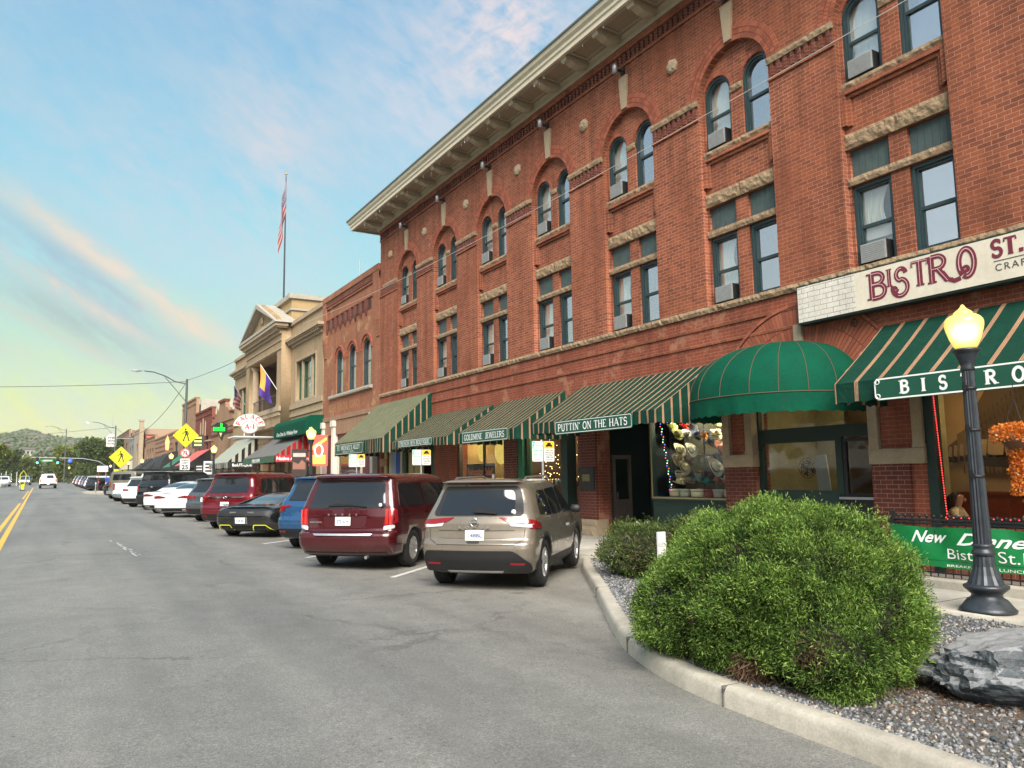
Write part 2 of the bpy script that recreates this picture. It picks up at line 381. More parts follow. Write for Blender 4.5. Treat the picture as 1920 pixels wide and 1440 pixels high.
m,t,b=base('car_glass'); b.inputs['Base Color'].default_value=(.012,.014,.016,1); b.inputs['Roughness'].default_value=.04
b.inputs['Specular IOR Level'].default_value=.6; b.inputs['Coat Weight'].default_value=.3; b.inputs['Coat Roughness'].default_value=.01; b.inputs['Coat IOR'].default_value=1.5; CG=m
def leafmat(name,lo,hi,tip=None):
    m,t,b=base(name); a=t.nodes.new('ShaderNodeAttribute'); a.attribute_name= 'tone'
    s=t.nodes.new('ShaderNodeSeparateColor'); t.links.new(a.outputs['Color'],s.inputs[0])
    c=ramp(t,s.outputs[0],[(0,lo),(1,hi)])
    if tip: c=mixc(t,s.outputs[1],c,tip)
    t.links.new(c,b.inputs['Base Color']); b.inputs['Roughness'].default_value=.6; b.inputs['Specular IOR Level'].default_value=.25
    b.inputs['Subsurface Weight'].default_value=0
    tr=t.nodes.new('ShaderNodeBsdfTranslucent'); t.links.new(c,tr.inputs[0])
    mx=t.nodes.new('ShaderNodeMixShader'); mx.inputs[0].default_value=.25; o=t.nodes['Material Output']
    t.links.new(b.outputs[0],mx.inputs[1]); t.links.new(tr.outputs[0],mx.inputs[2]); t.links.new(mx.outputs[0],o.inputs[0]); return m
TEAL=plain('dark_teal_paint',(.022,.045,.05),.45,var=.2)
TEALB=plain('weathered_teal_boards',(.055,.085,.082),.7,var=.35,vs=9)
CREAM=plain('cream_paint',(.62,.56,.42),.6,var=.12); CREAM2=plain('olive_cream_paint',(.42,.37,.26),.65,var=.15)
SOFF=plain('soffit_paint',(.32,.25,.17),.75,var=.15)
WHITE=plain('white_paint',(.68,.68,.65),.5,var=.06); DARK=plain('dark_interior',(.02,.018,.016),.9,var=.2)
BLACK=plain('black_plastic',(.009,.009,.010),.55,var=.1); IRON=plain('dark_iron',(.035,.042,.05),.4,.3,.3,12,.15)
CURT=plain('white_curtain',(.80,.80,.72),.9,var=.05); RUB=plain('rubber',(.010,.010,.010),.85,var=.2,vs=20)
ALU=plain('brushed_metal',(.6,.6,.6),.35,.9,.1); ACW=plain('air_conditioner_grey',(.30,.31,.30),.6,var=.2,vs=9)
STEEL=plain('galvanised_steel',(.42,.44,.45),.45,.7,.15); GRN=plain('dark_green_paint',(.006,.026,.020),.5,var=.2)
GRNS=plain('sign_green',(.008,.075,.045),.4,var=.08); LETW=plain('sign_white',(.85,.86,.82),.45,var=.03)
YEL=plain('road_yellow',(.62,.36,.06),.7,var=.3,vs=20); RWH=plain('road_white',(.55,.54,.50),.7,var=.35,vs=20)
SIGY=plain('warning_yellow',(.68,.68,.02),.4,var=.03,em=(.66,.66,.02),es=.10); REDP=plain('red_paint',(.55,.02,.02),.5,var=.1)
TAIL=plain('tail_light_red',(.17,.004,.008),.15,var=0,coat=.6,em=(.6,.01,.01),es=.05); CHR=plain('chrome',(.75,.75,.75),.12,1,0)
CLEAR=plain('clear_lens',(.62,.62,.62),.15,.2,0,coat=1); PLATE=plain('plate_white',(.72,.76,.72),.4,var=.05)
WOODD=plain('dark_wood',(.10,.028,.012),.5,var=.35,vs=8); GREY=plain('mid_grey',(.22,.23,.23),.6)
def awning(name,base_c,st,period,along='y',w=(.10,.09),pink=(.55,.25,.16)):
    """canvas with stripe groups running down the slope; stripes follow world y on the front and x on the ends"""
    m,t,b=base(name); p=pos(t); s=t.nodes.new('ShaderNodeSeparateXYZ'); t.links.new(p,s.inputs[0])
    gn=t.nodes.new('ShaderNodeNewGeometry'); sn=t.nodes.new('ShaderNodeSeparateXYZ'); t.links.new(gn.outputs['True Normal'],sn.inputs[0])
    side=mth('GREATER_THAN',mth('ABSOLUTE',sn.outputs[1],None,t),.75,t)
    mixv=mth('ADD',mth('MULTIPLY',s.outputs[0],side,t),mth('MULTIPLY',s.outputs[1],mth('SUBTRACT',1.0,side,t),t),t)
    fr=mth('FRACT',mth('DIVIDE',mixv,period,t),None,t)
    c=ramp(t,fr,st,'CONSTANT')
    f=noise(t,p,2.4,4); c=mixc(t,1.0,c,ramp(t,f,[(.3,.82),(.7,1.1)]),'MULTIPLY')
    f2=noise(t,p,220,2); c=mixc(t,1.0,c,ramp(t,f2,[(.3,.88),(.7,1.1)]),'MULTIPLY')
    t.links.new(c,b.inputs['Base Color']); b.inputs['Roughness'].default_value=.8; b.inputs['Specular IOR Level'].default_value=.2
    tr=t.nodes.new('ShaderNodeBsdfTranslucent'); t.links.new(c,tr.inputs[0]); mx=t.nodes.new('ShaderNodeMixShader'); mx.inputs[0].default_value=.15
    t.links.new(b.outputs[0],mx.inputs[1]); t.links.new(tr.outputs[0],mx.inputs[2]); t.links.new(mx.outputs[0],t.nodes['Material Output'].inputs[0])
    bump(t,b,mth('ADD',f,noise(t,p,6,4),t),.5,.05); return m
GA=(.004,.047,.029); PK=(.42,.19,.11); CR=(.50,.35,.21); BK=(.03,.012,.01)
AWN=awning('striped_green_canvas',GA,[(0,GA),(.69,BK),(.705,PK),(.75,CR),(.80,BK),(.835,CR),(.88,PK),(.925,BK),(.94,GA)],.245)
AWN2=awning('faded_striped_canvas',(.04,.11,.06),[(0,(.05,.115,.06)),(.52,(.20,.10,.06)),(.60,(.40,.33,.21)),(.82,(.20,.11,.07)),(.92,(.05,.115,.06))],.2)
AWN3=awning('bistro_canvas',GA,[(0,GA),(.68,BK),(.688,CR),(.706,PK),(.745,BK),(.757,CR),(.787,BK),(.80,PK),(.84,CR),(.858,BK),(.87,GA)],.40)
AWG=plain('green_canvas',(.001,.062,.034),.85,var=.25,vs=3,bmp=.6,bs=5,spec=.12); AWR=plain('red_canvas',(.42,.02,.025),.75,var=.15)
AWB=plain('black_canvas',(.012,.013,.014),.75,var=.2); AWS=awning('grey_white_canvas',(.5,.5,.42),[(0,(.46,.46,.38)),(.5,(.02,.02,.02))],.42)
AWRS=awning('red_striped_canvas',(.4,.02,.02),[(0,(.36,.012,.015)),(.66,(.22,.17,.15))],.3)
AWGY=awning('grey_ribbed_canvas',(.2,.2,.2),[(0,(.17,.17,.165)),(.72,(.10,.10,.10))],.3)
SKIN=plain('skin',(.55,.31,.20),.55,var=.08,local=True); HAIR=plain('dark_hair',(.03,.016,.01),.5,var=.3,vs=40); BLON=plain('blond_hair',(.42,.22,.08),.5,var=.3,vs=40)
SHIRT=plain('cream_shirt',(.68,.58,.38),.85,var=.1); VEST=plain('dark_cloth',(.03,.04,.05),.85)
# ================================================================== lettering
def _a(cx,cy,rx,ry,a0,a1,n=12): return [(cx+rx*math.cos(R(a0+(a1-a0)*i/n)),cy+ry*math.sin(R(a0+(a1-a0)*i/n))) for i in range(n+1)]
# glyph: width, [(weight, points)], [serif x, y]
GLY={
 'A': (.86,[(.45,[(.06,0),(.43,1)]),(1,[(.43,1),(.78,0)]),(.45,[(.20,.34),(.64,.34)])],[(.06,0),(.78,0)]),
 'B': (.72,[(1,[(.14,0),(.14,1)]),(.8,[(.14,.96)]+_a(.36,.76,.24,.2,90,-90)+[(.14,.56)]),(.8,[(.14,.54)]+_a(.38,.29,.28,.25,90,-90)+[(.14,.04)])],[(.1,0),(.1,1)]),
 'C': (.76,[(.85,_a(.42,.5,.33,.47,48,312,18)),(.5,[(.66,.72),(.66,.95)])],[]),
 'D': (.8,[(1,[(.14,0),(.14,1)]),(.8,[(.14,.96),(.3,.96)]+_a(.34,.5,.36,.46,90,-90,14)+[(.14,.04)])],[(.1,0),(.1,1)]),
 'E': (.68,[(1,[(.14,0),(.14,1)]),(.5,[(.14,.96),(.6,.96),(.6,.8)]),(.5,[(.14,.52),(.46,.52)]),(.5,[(.14,.04),(.62,.04),(.62,.2)])],[(.1,0),(.1,1)]),
 'F': (.64,[(1,[(.14,0),(.14,1)]),(.5,[(.14,.96),(.58,.96),(.58,.8)]),(.5,[(.14,.52),(.46,.52)])],[(.14,0),(.1,1)]),
 'G': (.82,[(.85,_a(.42,.5,.33,.47,52,320,18)),(.9,[(.68,.05),(.68,.44)]),(.5,[(.68,.72),(.68,.94)])],[(.68,.44)]),
 'H': (.84,[(1,[(.16,0),(.16,1)]),(1,[(.68,0),(.68,1)]),(.45,[(.16,.52),(.68,.52)])],[(.16,0),(.16,1),(.68,0),(.68,1)]),
 'I': (.36,[(1,[(.18,0),(.18,1)])],[(.18,0),(.18,1)]),
 'J': (.5,[(1,[(.34,1),(.34,.2)]),(.7,_a(.2,.2,.14,.2,0,-170,8))],[(.34,1)]),
 'L': (.64,[(1,[(.14,0),(.14,1)]),(.5,[(.14,.04),(.58,.04),(.58,.24)])],[(.1,0),(.14,1)]),
 'M': (1.0,[(.5,[(.14,0),(.14,1)]),(1,[(.16,1),(.5,.12)]),(.5,[(.5,.12),(.84,1)]),(1,[(.84,1),(.84,0)])],[(.14,0),(.12,1),(.84,0),(.88,1)]),
 'N': (.84,[(.5,[(.14,0),(.14,1)]),(1,[(.14,1),(.70,0)]),(.5,[(.70,0),(.70,1)])],[(.14,0),(.12,1),(.70,1)]),
 'O': (.84,[(.9,_a(.42,.5,.33,.47,0,360,24))],[]),
 'P': (.7,[(1,[(.14,0),(.14,1)]),(.8,[(.14,.96)]+_a(.36,.72,.27,.24,90,-90)+[(.14,.48)])],[(.14,0),(.1,1)]),
 'Q': (.84,[(.9,_a(.42,.5,.33,.47,0,360,24)),(.8,[(.45,.2),(.78,-.12)])],[]),
 'R': (.8,[(1,[(.14,0),(.14,1)]),(.8,[(.14,.96)]+_a(.36,.73,.26,.23,90,-90)+[(.14,.5)]),(.9,[(.36,.5),(.70,0)])],[(.14,0),(.1,1),(.72,0)]),
 'S': (.66,[(.85,_a(.33,.73,.22,.24,35,250,12)+_a(.33,.27,.24,.25,70,-150,14)),(.45,[(.53,.74),(.53,.96)]),(.45,[(.11,.06),(.11,.27)])],[]),
 'T': (.74,[(1,[(.37,0),(.37,1)]),(.5,[(.06,.78),(.06,.96),(.68,.96),(.68,.78)])],[(.37,0)]),
 'U': (.82,[(1,[(.16,1),(.16,.3)]+_a(.41,.3,.25,.28,180,360,12)+[(.66,1)])],[(.16,1),(.66,1)]),
 'W': (1.12,[(1,[(.08,1),(.32,0)]),(.5,[(.32,0),(.56,1)]),(1,[(.56,1),(.80,0)]),(.5,[(.80,0),(1.02,1)])],[(.08,1),(.56,1),(1.02,1)]),
 'X': (.8,[(1,[(.12,1),(.68,0)]),(.5,[(.68,1),(.12,0)])],[(.12,1),(.68,1),(.12,0),(.68,0)]),
 'Y': (.78,[(1,[(.08,1),(.39,.46),(.39,0)]),(.5,[(.39,.46),(.70,1)])],[(.08,1),(.70,1),(.39,0)]),
 "'": (.28,[(1,[(.12,.98),(.12,.74)])],[]),'.': (.3,[(1.0,[(.14,0),(.14,.22)])],[]),'&': (.8,[(.8,_a(.36,.75,.18,.2,0,360,14)),(.8,_a(.36,.28,.26,.26,0,360,14))],[]),
 '-': (.45,[(.8,[(.06,.45),(.38,.45)])],[]),'1': (.5,[(1,[(.26,0),(.26,1)]),(.6,[(.08,.8),(.26,1)])],[(.26,0)]),' ': (.42,[],[])}
def letters(mb,text,x0,y0,h,fr,wt=.15,width=None,serif=.09,mi=0,w=0.0,space=.04,weights=True,arc=None):
    """stroke lettering; fr maps (u, v, w) to a point; width squeezes the whole line"""
    tot=sum(GLY[ch][0] for ch in text)+space*(len(text)-1)
    kx=(width/tot) if width else h
    cx=x0; e=[w]
    def poly(pts):
        e[0] += .00025
        n=len(pts); vs=[fr(a,b_,e[0]) for a,b_ in pts]
        mb.add(vs,[tuple(range(n))],mi)
    for ch in text:
        gw,strokes,ser=GLY[ch]
        for wgt,pts in strokes:
            hw=wt*h*(wgt if weights else 1)/2
            P=[Vector((cx+a*kx,y0+b_*h)) for a,b_ in pts]
            L,Q=[],[]
            for i,p in enumerate(P):
                d=(P[min(i+1,len(P)-1)]-P[max(i-1,0)])
                if len(P) > 2 and (P[0]-P[-1]).length < 1e-5 and i in (0,len(P)-1): d=P[1]-P[-2]
                d=d.normalized() if d.length > 0 else Vector((1,0)); n_=Vector((-d.y,d.x))
                L.append(p+n_*hw); Q.append(p-n_*hw)
            e[0] += .00025; vs=[fr(q.x,q.y,e[0]) for q in L+Q]; k=len(P)
            mb.add(vs,[(i,i+1,k+i+1,k+i) for i in range(k-1)],mi)
        for sx,sy in ser:
            a=cx+sx*kx; b_=y0+sy*h; s_=serif*h*1.5; th=.07*h; lo=0 if sy == 0 else -th
            if 0 < sy < 1: lo=-th/2
            poly([(a-s_,b_+lo),(a+s_,b_+lo),(a+s_,b_+lo+th),(a-s_,b_+lo+th)])
        cx += (gw+space)*kx
    return cx
def fr_street(x,y,z,s=1.0):
    """frame of a board facing the street (normal -X): u runs to -Y, v up"""
    return lambda u,v,w: (x-w,y-u*s,z+v*s)
def fr_cam(x,y,z):
    """frame of a board facing down the street towards the camera (normal -Y)"""
    return lambda u,v,w: (x+u,y-w,z+v)
def text_mesh(txt,size,bold=0,shear=0,spacing=1.0,align='LEFT'):
    cu=bpy.data.curves.new('t','FONT'); cu.body=txt; cu.size=size; cu.offset=bold; cu.shear=shear; cu.space_character=spacing; cu.align_x=align
    cu.resolution_u=3
    t=bpy.data.objects.new('tmp',cu); C.objects.link(t); m=bake(t); bpy.data.objects.remove(t); bpy.data.curves.remove(cu)
    vs=[tuple(v.co) for v in m.vertices]; fs=[tuple(p.vertices) for p in m.polygons]; bpy.data.meshes.remove(m); return vs,fs
def put_text(mb,txt,u0,v0,size,fr,bold=0,shear=0,spacing=1.0,align='LEFT',width=None,mi=0,w=.002,warp=None):
    vs,fs=text_mesh(txt,size,bold,shear,spacing,align)
    k=1.0
    if width:
        xs=[v[0] for v in vs]; k=width/(max(xs)-min(xs))
    mb.add([fr(u0+v[0]*k,v0+v[1],w+(warp(u0+v[0]*k,v0+v[1]) if warp else 0)) for v in vs],fs,mi)
def sign_board(mb,fr,W,H,mi_b=1,mi_f=0,th=.03,border=.014,inset=.02,notch=.05):
    """green board with a pale line border and notched corners"""
    def q(a,b,c,d,w,mi): mb.add([fr(a,b,w),fr(c,b,w),fr(c,d,w),fr(a,d,w)],[(0,1,2,3)],mi)
    n=notch
    out=[(n,0),(W-n,0),(W,n),(W,H-n),(W-n,H),(n,H),(0,H-n),(0,n)]
    k=len(out)
    mb.add([fr(a,b,0) for a,b in out]+[fr(a,b,th) for a,b in out],[tuple(range(k)),tuple(range(2*k-1,k-1,-1))]+[(i,(i+1) % k,k+(i+1) % k,k+i) for i in range(k)],mi_b)
    i0=inset; inn=[(n+i0*.4,i0),(W-n-i0*.4,i0),(W-i0,n+i0*.4),(W-i0,H-n-i0*.4),(W-n-i0*.4,H-i0),(n+i0*.4,H-i0),(i0,H-n-i0*.4),(i0,n+i0*.4)]
    cx,cy=W/2,H/2
    def shr(p,d): return (p[0]+(d if p[0] < cx else -d),p[1]+(d if p[1] < cy else -d))
    i2=[shr(p,border) for p in inn]
    mb.add([fr(a,b,th+.002) for a,b in inn+i2],[(i,(i+1) % k,k+(i+1) % k,k+i) for i in range(k)],mi_f)
# ================================================================== ground and street
from mathutils import noise as mnoise
def sheet(name,xs,ys,zf,mat,kind='structure',mask=None):
    vs=[(x,y,zf(x,y)) for y in ys for x in xs]; nx=len(xs)
    fs=[(j*nx+i,j*nx+i+1,(j+1)*nx+i+1,(j+1)*nx+i) for j in range(len(ys)-1) for i in range(nx-1)]
    o=MB().add(vs,fs).build(name,mat); return tag(o,kind=kind)
EARTH=plain('dry_earth',(.16,.135,.09),.95,var=.3,vs=.05)
sheet('ground',[-3000,-300,-60,-14.5,0,9,30,300,3000],[-300,-20,0,220,600,3500],lambda x,y: gz(x,y)-.08,EARTH)
sheet('road',[-14,-9,-5,0,4.5,9.02],[-30,0,20,60,120,220,420],gz,ASP)
sheet('plaza_pavement',[-40,-14.1],[-30,0,220,420],lambda x,y: gz(x,y)+.14,CON2)
# sidewalk slab and kerb along the shops
def swz(y): return SL*min(y,220)+.15
b=MB()
ys=[-14,0,4,8,12.4,20,40,62,90,130,190,220]
vs=[]; 
for y in ys: vs += [(9.22,y,swz(y)),(17.8,y,swz(y)),(17.8,y,swz(y)-.4),(9.22,y,swz(y)-.4)]
fs=[(4*i+k,4*i+(k+1) % 4,4*i+4+(k+1) % 4,4*i+4+k) for i in range(len(ys)-1) for k in range(4)]
b.add(vs,fs); tag(b.build('sidewalk',CON2),kind='structure')
b=MB()
J=plain('joint_dark',(.12,.11,.10),.95,var=.1)  # dark strips marking the pavement and kerb joints
for y in np.arange(-2,60,1.55): b.box(9.24,12.1,y,y+.018,swz(y)-.02,swz(y)+.003)
tag(b.build('pavement_joints',J),kind='structure')
def kerb_mesh(pts,width,zt,zb,inner_side=-1,round_=.03):
    """kerb swept along a plan polyline; pts run so that the road lies on the left"""
    P=[Vector((p[0],p[1])) for p in pts]; n=len(P); b=MB(); vs=[]
    for i,p in enumerate(P):
        d=(P[min(i+1,n-1)]-P[max(i-1,0)]).normalized(); nr=Vector((d.y,-d.x))*-inner_side
        prof=[(0,zb),(.012,'m'),(.03,'t0'),(.05,'t'),(width-.02,'t'),(width,'t0'),(width,zb)]
        for o,z in prof:
            q=p+nr*o; g0=zt(p.x,p.y)
            zz={'t': g0,'t0': g0-.015,'m': g0-.045}.get(z,g0+(z if not isinstance(z,str) else 0))
            vs.append((q.x,q.y,zz))
    m=7
    fs=[(i*m+k,i*m+k+1,(i+1)*m+k+1,(i+1)*m+k) for i in range(n-1) for k in range(m-1)]
    b.add(vs,fs,smooth=True); b.add(vs[:m],[tuple(range(m))]); b.add(vs[-m:],[tuple(range(m))]); return b
o=kerb_mesh([(9.02,y) for y in (12.3,20,40,62,90,130,190,220)],.2,lambda x,y: swz(y),-.35,-1).build('street_kerb',CON); tag(o,kind='structure')
# planter island in front: outer kerb, thin back kerb, gravel bed
OUT=[(9.02,12.5),(8.6,11.95),(8.12,11.25),(7.63,10.46),(6.9,9.28),(6.0,7.9),(5.35,6.9),(4.9,6.15),(4.62,5.55),(4.43,5.0),(4.33,4.4),(4.29,3.8),(4.26,3.2),(4.2,2.5),(4.1,1.2),(4.0,0),(3.9,-3)]
def izt(x,y): return gz(x,y)+.15
def dense(P,step=.12):
    o=[]
    for (a,b_),(c,d) in zip(P,P[1:]):
        n=max(1,int(math.hypot(c-a,d-b_)/step)); o += [(a+(c-a)*i/n,b_+(d-b_)*i/n) for i in range(n)]
    o.append(P[-1])
    for _ in range(14): o=[o[0]]+[((p[0]+2*q[0]+r[0])/4,(p[1]+2*q[1]+r[1])/4) for p,q,r in zip(o,o[1:],o[2:])]+[o[-1]]
    return o
DO=dense(OUT)
o=kerb_mesh(DO,.19,izt,-.3,1).build('planter_kerb',CON); tag(o,kind='structure')
b=MB()     # expansion joints in the kerb
for t in (33,60,74):
    p=Vector(DO[t]); d=(Vector(DO[t+1])-Vector(DO[t-1])).normalized(); n_=Vector((-d.y,d.x))
    z=izt(p.x,p.y)
    a=p-n_*-.0 
    for s0,s1,z0,z1 in ((-.004,.195,z-.05,z+.0015),(-.004,.05,z-.2,z-.02)):
        q=[p+n_*s0-d*.005,p+n_*s1-d*.005,p+n_*s1+d*.005,p+n_*s0+d*.005]
        b.add([(v.x,v.y,z0) for v in q]+[(v.x,v.y,z1) for v in q],[(0,1,2,3),(4,5,6,7),(0,1,5,4),(1,2,6,5),(2,3,7,6),(3,0,4,7)])
tag(b.build('kerb_joints',J),kind='structure')
o=kerb_mesh([(9.12,y) for y in (12.3,9,6,3,0,-3)],.1,lambda x,y: swz(y)+.03,-.3,-1).build('back_kerb',CON); tag(o,kind='structure')
# bed soil
SOIL=plain('planter_soil',(.085,.078,.07),.95,var=.35,vs=3,bmp=.5)
b=MB(); vs=[]; k=len(DO)
for p in DO: vs += [(p[0]+.1,p[1],izt(p[0],p[1])-.02),(9.1,p[1],swz(p[1])-.02)]
b.add(vs,[(2*i,2*i+1,2*i+3,2*i+2) for i in range(k-1)]); tag(b.build('planter_soil',SOIL),kind='structure')
# gravel stones
DOx=np.array(DO)[::-1]
def gravel(n,y0,y1,smin,smax,seed,name):
    rg=np.random.default_rng(seed)
    ico=bmesh.new(); bmesh.ops.create_icosphere(ico,subdivisions=1,radius=1.0); V=np.array([v.co[:] for v in ico.verts]); F=np.array([[v.index for v in f.verts] for f in ico.faces]); ico.free()
    y=y0+(y1-y0)*rg.random(n) ** 1.35; xe=np.interp(y,DOx[:,1],DOx[:,0])+.2; x=np.where(rg.random(n) < .12,xe+rg.random(n)*.12-.01,xe+rg.random(n)*(9.08-xe))
    s=smin+(smax-smin)*rg.random(n) ** 1.6
    A=rg.normal(size=(n,3,3)); Q,_=np.linalg.qr(A)
    sc3=np.stack([s,s*rg.uniform(.6,1,n),s*rg.uniform(.4,.7,n)],1)
    vv=V[None]*rg.uniform(.78,1.15,(n,len(V),1))*sc3[:,None,:]; vv=np.einsum('nvk,nkj->nvj',vv,Q)
    z=np.minimum(SL*y+.15,SL*y+.022*(9-x)+.15)-.03+.022*np.clip(9-x,0,9)*.5+rg.uniform(0,.025,n)
    z=SL*y+.15+.022*np.clip(9-x,0,9)-.03+rg.uniform(0,.022,n)
    vv += np.stack([x,y,z],1)[:,None,:]
    f=(F[None]+(np.arange(n)*len(V))[:,None,None]).reshape(-1,3)
    tone=np.repeat(rg.random(n) ** 1.3,len(V)); col=np.stack([tone,np.repeat((rg.random(n) < .07).astype(float),len(V)),tone],1)
    return tag(fast_mesh(name,vv.reshape(-1,3),f,GRAV,col=col),kind='stuff')
GRAV=leafmat('gravel_stone',(.07,.08,.09),(.38,.38,.38),(.5,.42,.33))
gravel(38000,.8,7.0,.010,.026,5,'gravel'); gravel(11000,7.0,12.3,.014,.03,6,'gravel')
# road markings, a few millimetres above the road
def mark(name,pts,w_,mat,dz=.004):
    b=MB()
    for (a,b_),(c,d) in zip(pts,pts[1:]):
        n=max(1,int(math.hypot(c-a,d-b_)/1.0)); v=Vector((c-a,d-b_)).normalized(); nn_=Vector((-v.y,v.x))*w_/2
        for i in range(n):
            p=Vector((a+(c-a)*i/n,b_+(d-b_)*i/n)); q=Vector((a+(c-a)*(i+1)/n,b_+(d-b_)*(i+1)/n))
            b.quad(*[(s.x,s.y,gz(s.x,s.y)+dz) for s in (p-nn_,p+nn_,q+nn_,q-nn_)])
    return tag(b.build(name,mat),kind='structure')
mark('road_centre_line',[(-.75,0),(-.96,22.5),(-2.0,128)],.13,YEL)
mark('road_centre_line',[(-1.05,0),(-1.28,30),(-1.5,56)],.13,YEL)
mark('road_centre_line',[(-1.62,66),(-1.95,100)],.12,YEL)
for i in range(16):
    y=12.36+3.82*i; mark('parking_stripe',[(5.0-.35*min(i,1),y),(8.95,y+3.95)],.10,RWH)
mark('crosswalk_line',[(-13,92),(8.9,88)],.30,RWH); mark('crosswalk_line',[(-13,97),(8.9,93)],.3,RWH)
b=MB()
rg=random.Random(4)
for k in range(34):      # scraped paint scuffs on the lane
    t=k/33; x=1.42+.22*t+rg.uniform(-.05,.05); y=22.9-4.6*t+rg.uniform(-.25,.25)
    if .05 < t < .2: continue
    l=rg.uniform(.15,.42); wd=rg.uniform(.008,.03); b.add([(x,y,gz(x,y)+.005),(x+wd,y,gz(x,y)+.005),(x+.03+wd,y-l,gz(x,y-l)+.005),(x+.03,y-l,gz(x,y-l)+.005)],[(0,1,2,3)])
tag(b.build('scuff_mark',RWH),kind='structure')
SLAB=plain('manhole_iron',(.06,.055,.05),.6,.6,.3,30,.3)
# gutter grate by the island tip
b=MB()
for i in range(9): b.box(7.9+.11*i,7.96+.11*i,11.95+.06*i,12.55+.02*i,gz(8.4,12.2)-.01,gz(8.4,12.2)+.012)
tag(b.build('drain_grate',SLAB),'black iron drain grate in the gutter at the planter tip','drain')
# bulb-out island at the crossing far down the street
IP=[(9.0,74),(6.2,75.5),(4.2,78),(2.9,82),(2.7,86),(3.4,90),(9.0,92)]
b=MB(); b.add([(x,y,gz(x,y)+.14) for x,y in IP]+[(x,y,gz(x,y)-.1) for x,y in IP],[tuple(range(7)),*[(i,(i+1) % 7,7+(i+1) % 7,7+i) for i in range(7)]])
tag(b.build('crossing_island',CON),kind='structure')
# ================================================================== hotel block
hotel=empty('brick_hotel','long three storey red brick hotel with arched window pairs and deep cream eaves','building',(FX,10,0))
# parts are built in world coordinates: cancel the parent's offset
def P_(o,par):
    """parent keeping the world placement"""
    o.parent=par; o.matrix_parent_inverse=Matrix.Translation(-(par.location))
    return o
YN,YS=31.54,-13.0
PITCH=3.52; CS=[7.46+PITCH*k for k in range(-5,7)]
BAYS=list(range(-3,7))
def bc(k): return 7.46+PITCH*k
HW=.99
# layer A: outer brick plane with tall arch-headed recesses
holes=[archpoly(bc(k)-HW,bc(k)+HW,5.42,10.07,24) for k in BAYS]
P_(shape2d('wall',rect(YS,YN,5.42,12.74),holes,FX,FX+.15,BR),hotel)
# layer B: recessed brick inside each bay with the window openings
outl=rect(YS,YN-.01,5.30,12.6); holes=[]
for k in BAYS:
    c=bc(k)
    for s in (1,-1):
        a,b_=sorted((c+s*.17,c+s*.94))
        holes.append(archpoly(a,b_,8.93,10.2,14)); holes.append(rect(a,b_,7.13,7.66)); holes.append(rect(a,b_,5.30+.02,6.97))
P_(shape2d('recessed_wall',outl,holes,FX+.151,FX+.33,BR),hotel)
# lower wall with shop openings
OPEN=[(-11.2,-6.4,.2,3.5),(-5.4,.3,.95,3.5),(1.0,7.3,.95,3.55),(8.25,10.85,.0,3.3),(11.62,16.08,-.1,3.6),(16.85,20.0,-.1,3.6),(20.8,24.2,-.1,3.5),(26.0,31.3,-.1,3.9)]
WL=brick('weathered_red_brick',(.30,.08,.042),(.22,.06,.034),(.42,.25,.18),worn=(.37,.18,.11),stain=.35)
P_(shape2d('shopfront_wall',rect(YS,YN,-.2,5.28),[rect(a,b_,z0,z1) for a,b_,z0,z1 in OPEN],FX,FX+.42,WL),hotel)
# long courses: bands of projecting brick
b=MB()
b.box(FX-.03,FX-.001,YS,YN,4.94,5.0); b.box(FX-.03,FX-.001,YS,YN,4.58,4.64); 
b.box(FX-.045,FX-.001,YS,YN,12.22,12.30); b.box(FX-.07,FX-.001,YS,YN,12.56,12.74)
for k in range(-4,7):                        # ledges under the dentil belts between bays
    a,b_=bc(k)+HW,min(bc(k+1)-HW,YN)
    if k == 6: b_=YN
    b.box(FX-.04,FX-.001,a+.0,b_-.0,9.70,9.76)
P_(b.build('brick_bands',BR),hotel)
b=MB(); y=YS
while y < YN-.1: b.box(FX-.06,FX-.002,y,y+.085,12.305,12.53); y += .172
for k in range(-4,7):
    a,b_=bc(k)+HW+.05,(bc(k+1)-HW if k < 6 else YN-.05)
    n=int((b_-a)/.155)
    for i in range(n): b.box(FX-.05,FX-.002,a+i*(b_-a)/n,a+i*(b_-a)/n+.075,9.78,10.03)
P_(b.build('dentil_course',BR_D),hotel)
def rock(b,x0,x1,y0,y1,z0,z1,amp=.022,st=.06,seed=0,mi=0):
    """rough-hewn block: front face at x0 is broken up, back at x1"""
    ny=max(2,int(abs(y1-y0)/st)); nz=max(2,int((z1-z0)/st)); vs=[]
    for j in range(nz+1):
        for i in range(ny+1):
            y=y0+(y1-y0)*i/ny; z=z0+(z1-z0)*j/nz
            e=min(i,ny-i,1)*min(j,nz-j,1)
            d=(mnoise.noise((y*7+seed,z*9,seed))+.6*mnoise.noise((y*19,z*21,seed+3)))*amp
            vs.append((x0-(d+amp)*(1 if e else .1),y+(0 if e == 0 else random.uniform(-.008,.008)),z+(mnoise.noise((y*6,z*3,9))*.006 if not e else 0)))
    n1=ny+1; fs=[(j*n1+i,j*n1+i+1,(j+1)*n1+i+1,(j+1)*n1+i) for j in range(nz) for i in range(ny)]
    b.add(vs,fs,mi)
    B=[(x1,y0,z0),(x1,y1,z0),(x1,y1,z1),(x1,y0,z1)]; k0=len(vs)
    per=[i for i in range(n1)]+[(j*n1+ny) for j in range(1,nz+1)]+[nz*n1+i for i in range(ny-1,-1,-1)]+[j*n1 for j in range(nz-1,0,-1)]
    V=[vs[i] for i in per]; m=len(V)
    b.add(V+[(x1,v[1],v[2]) for v in V],[(i,(i+1) % m,m+(i+1) % m,m+i) for i in range(m)],mi)
    return b
b=MB(); y=YS; i=0
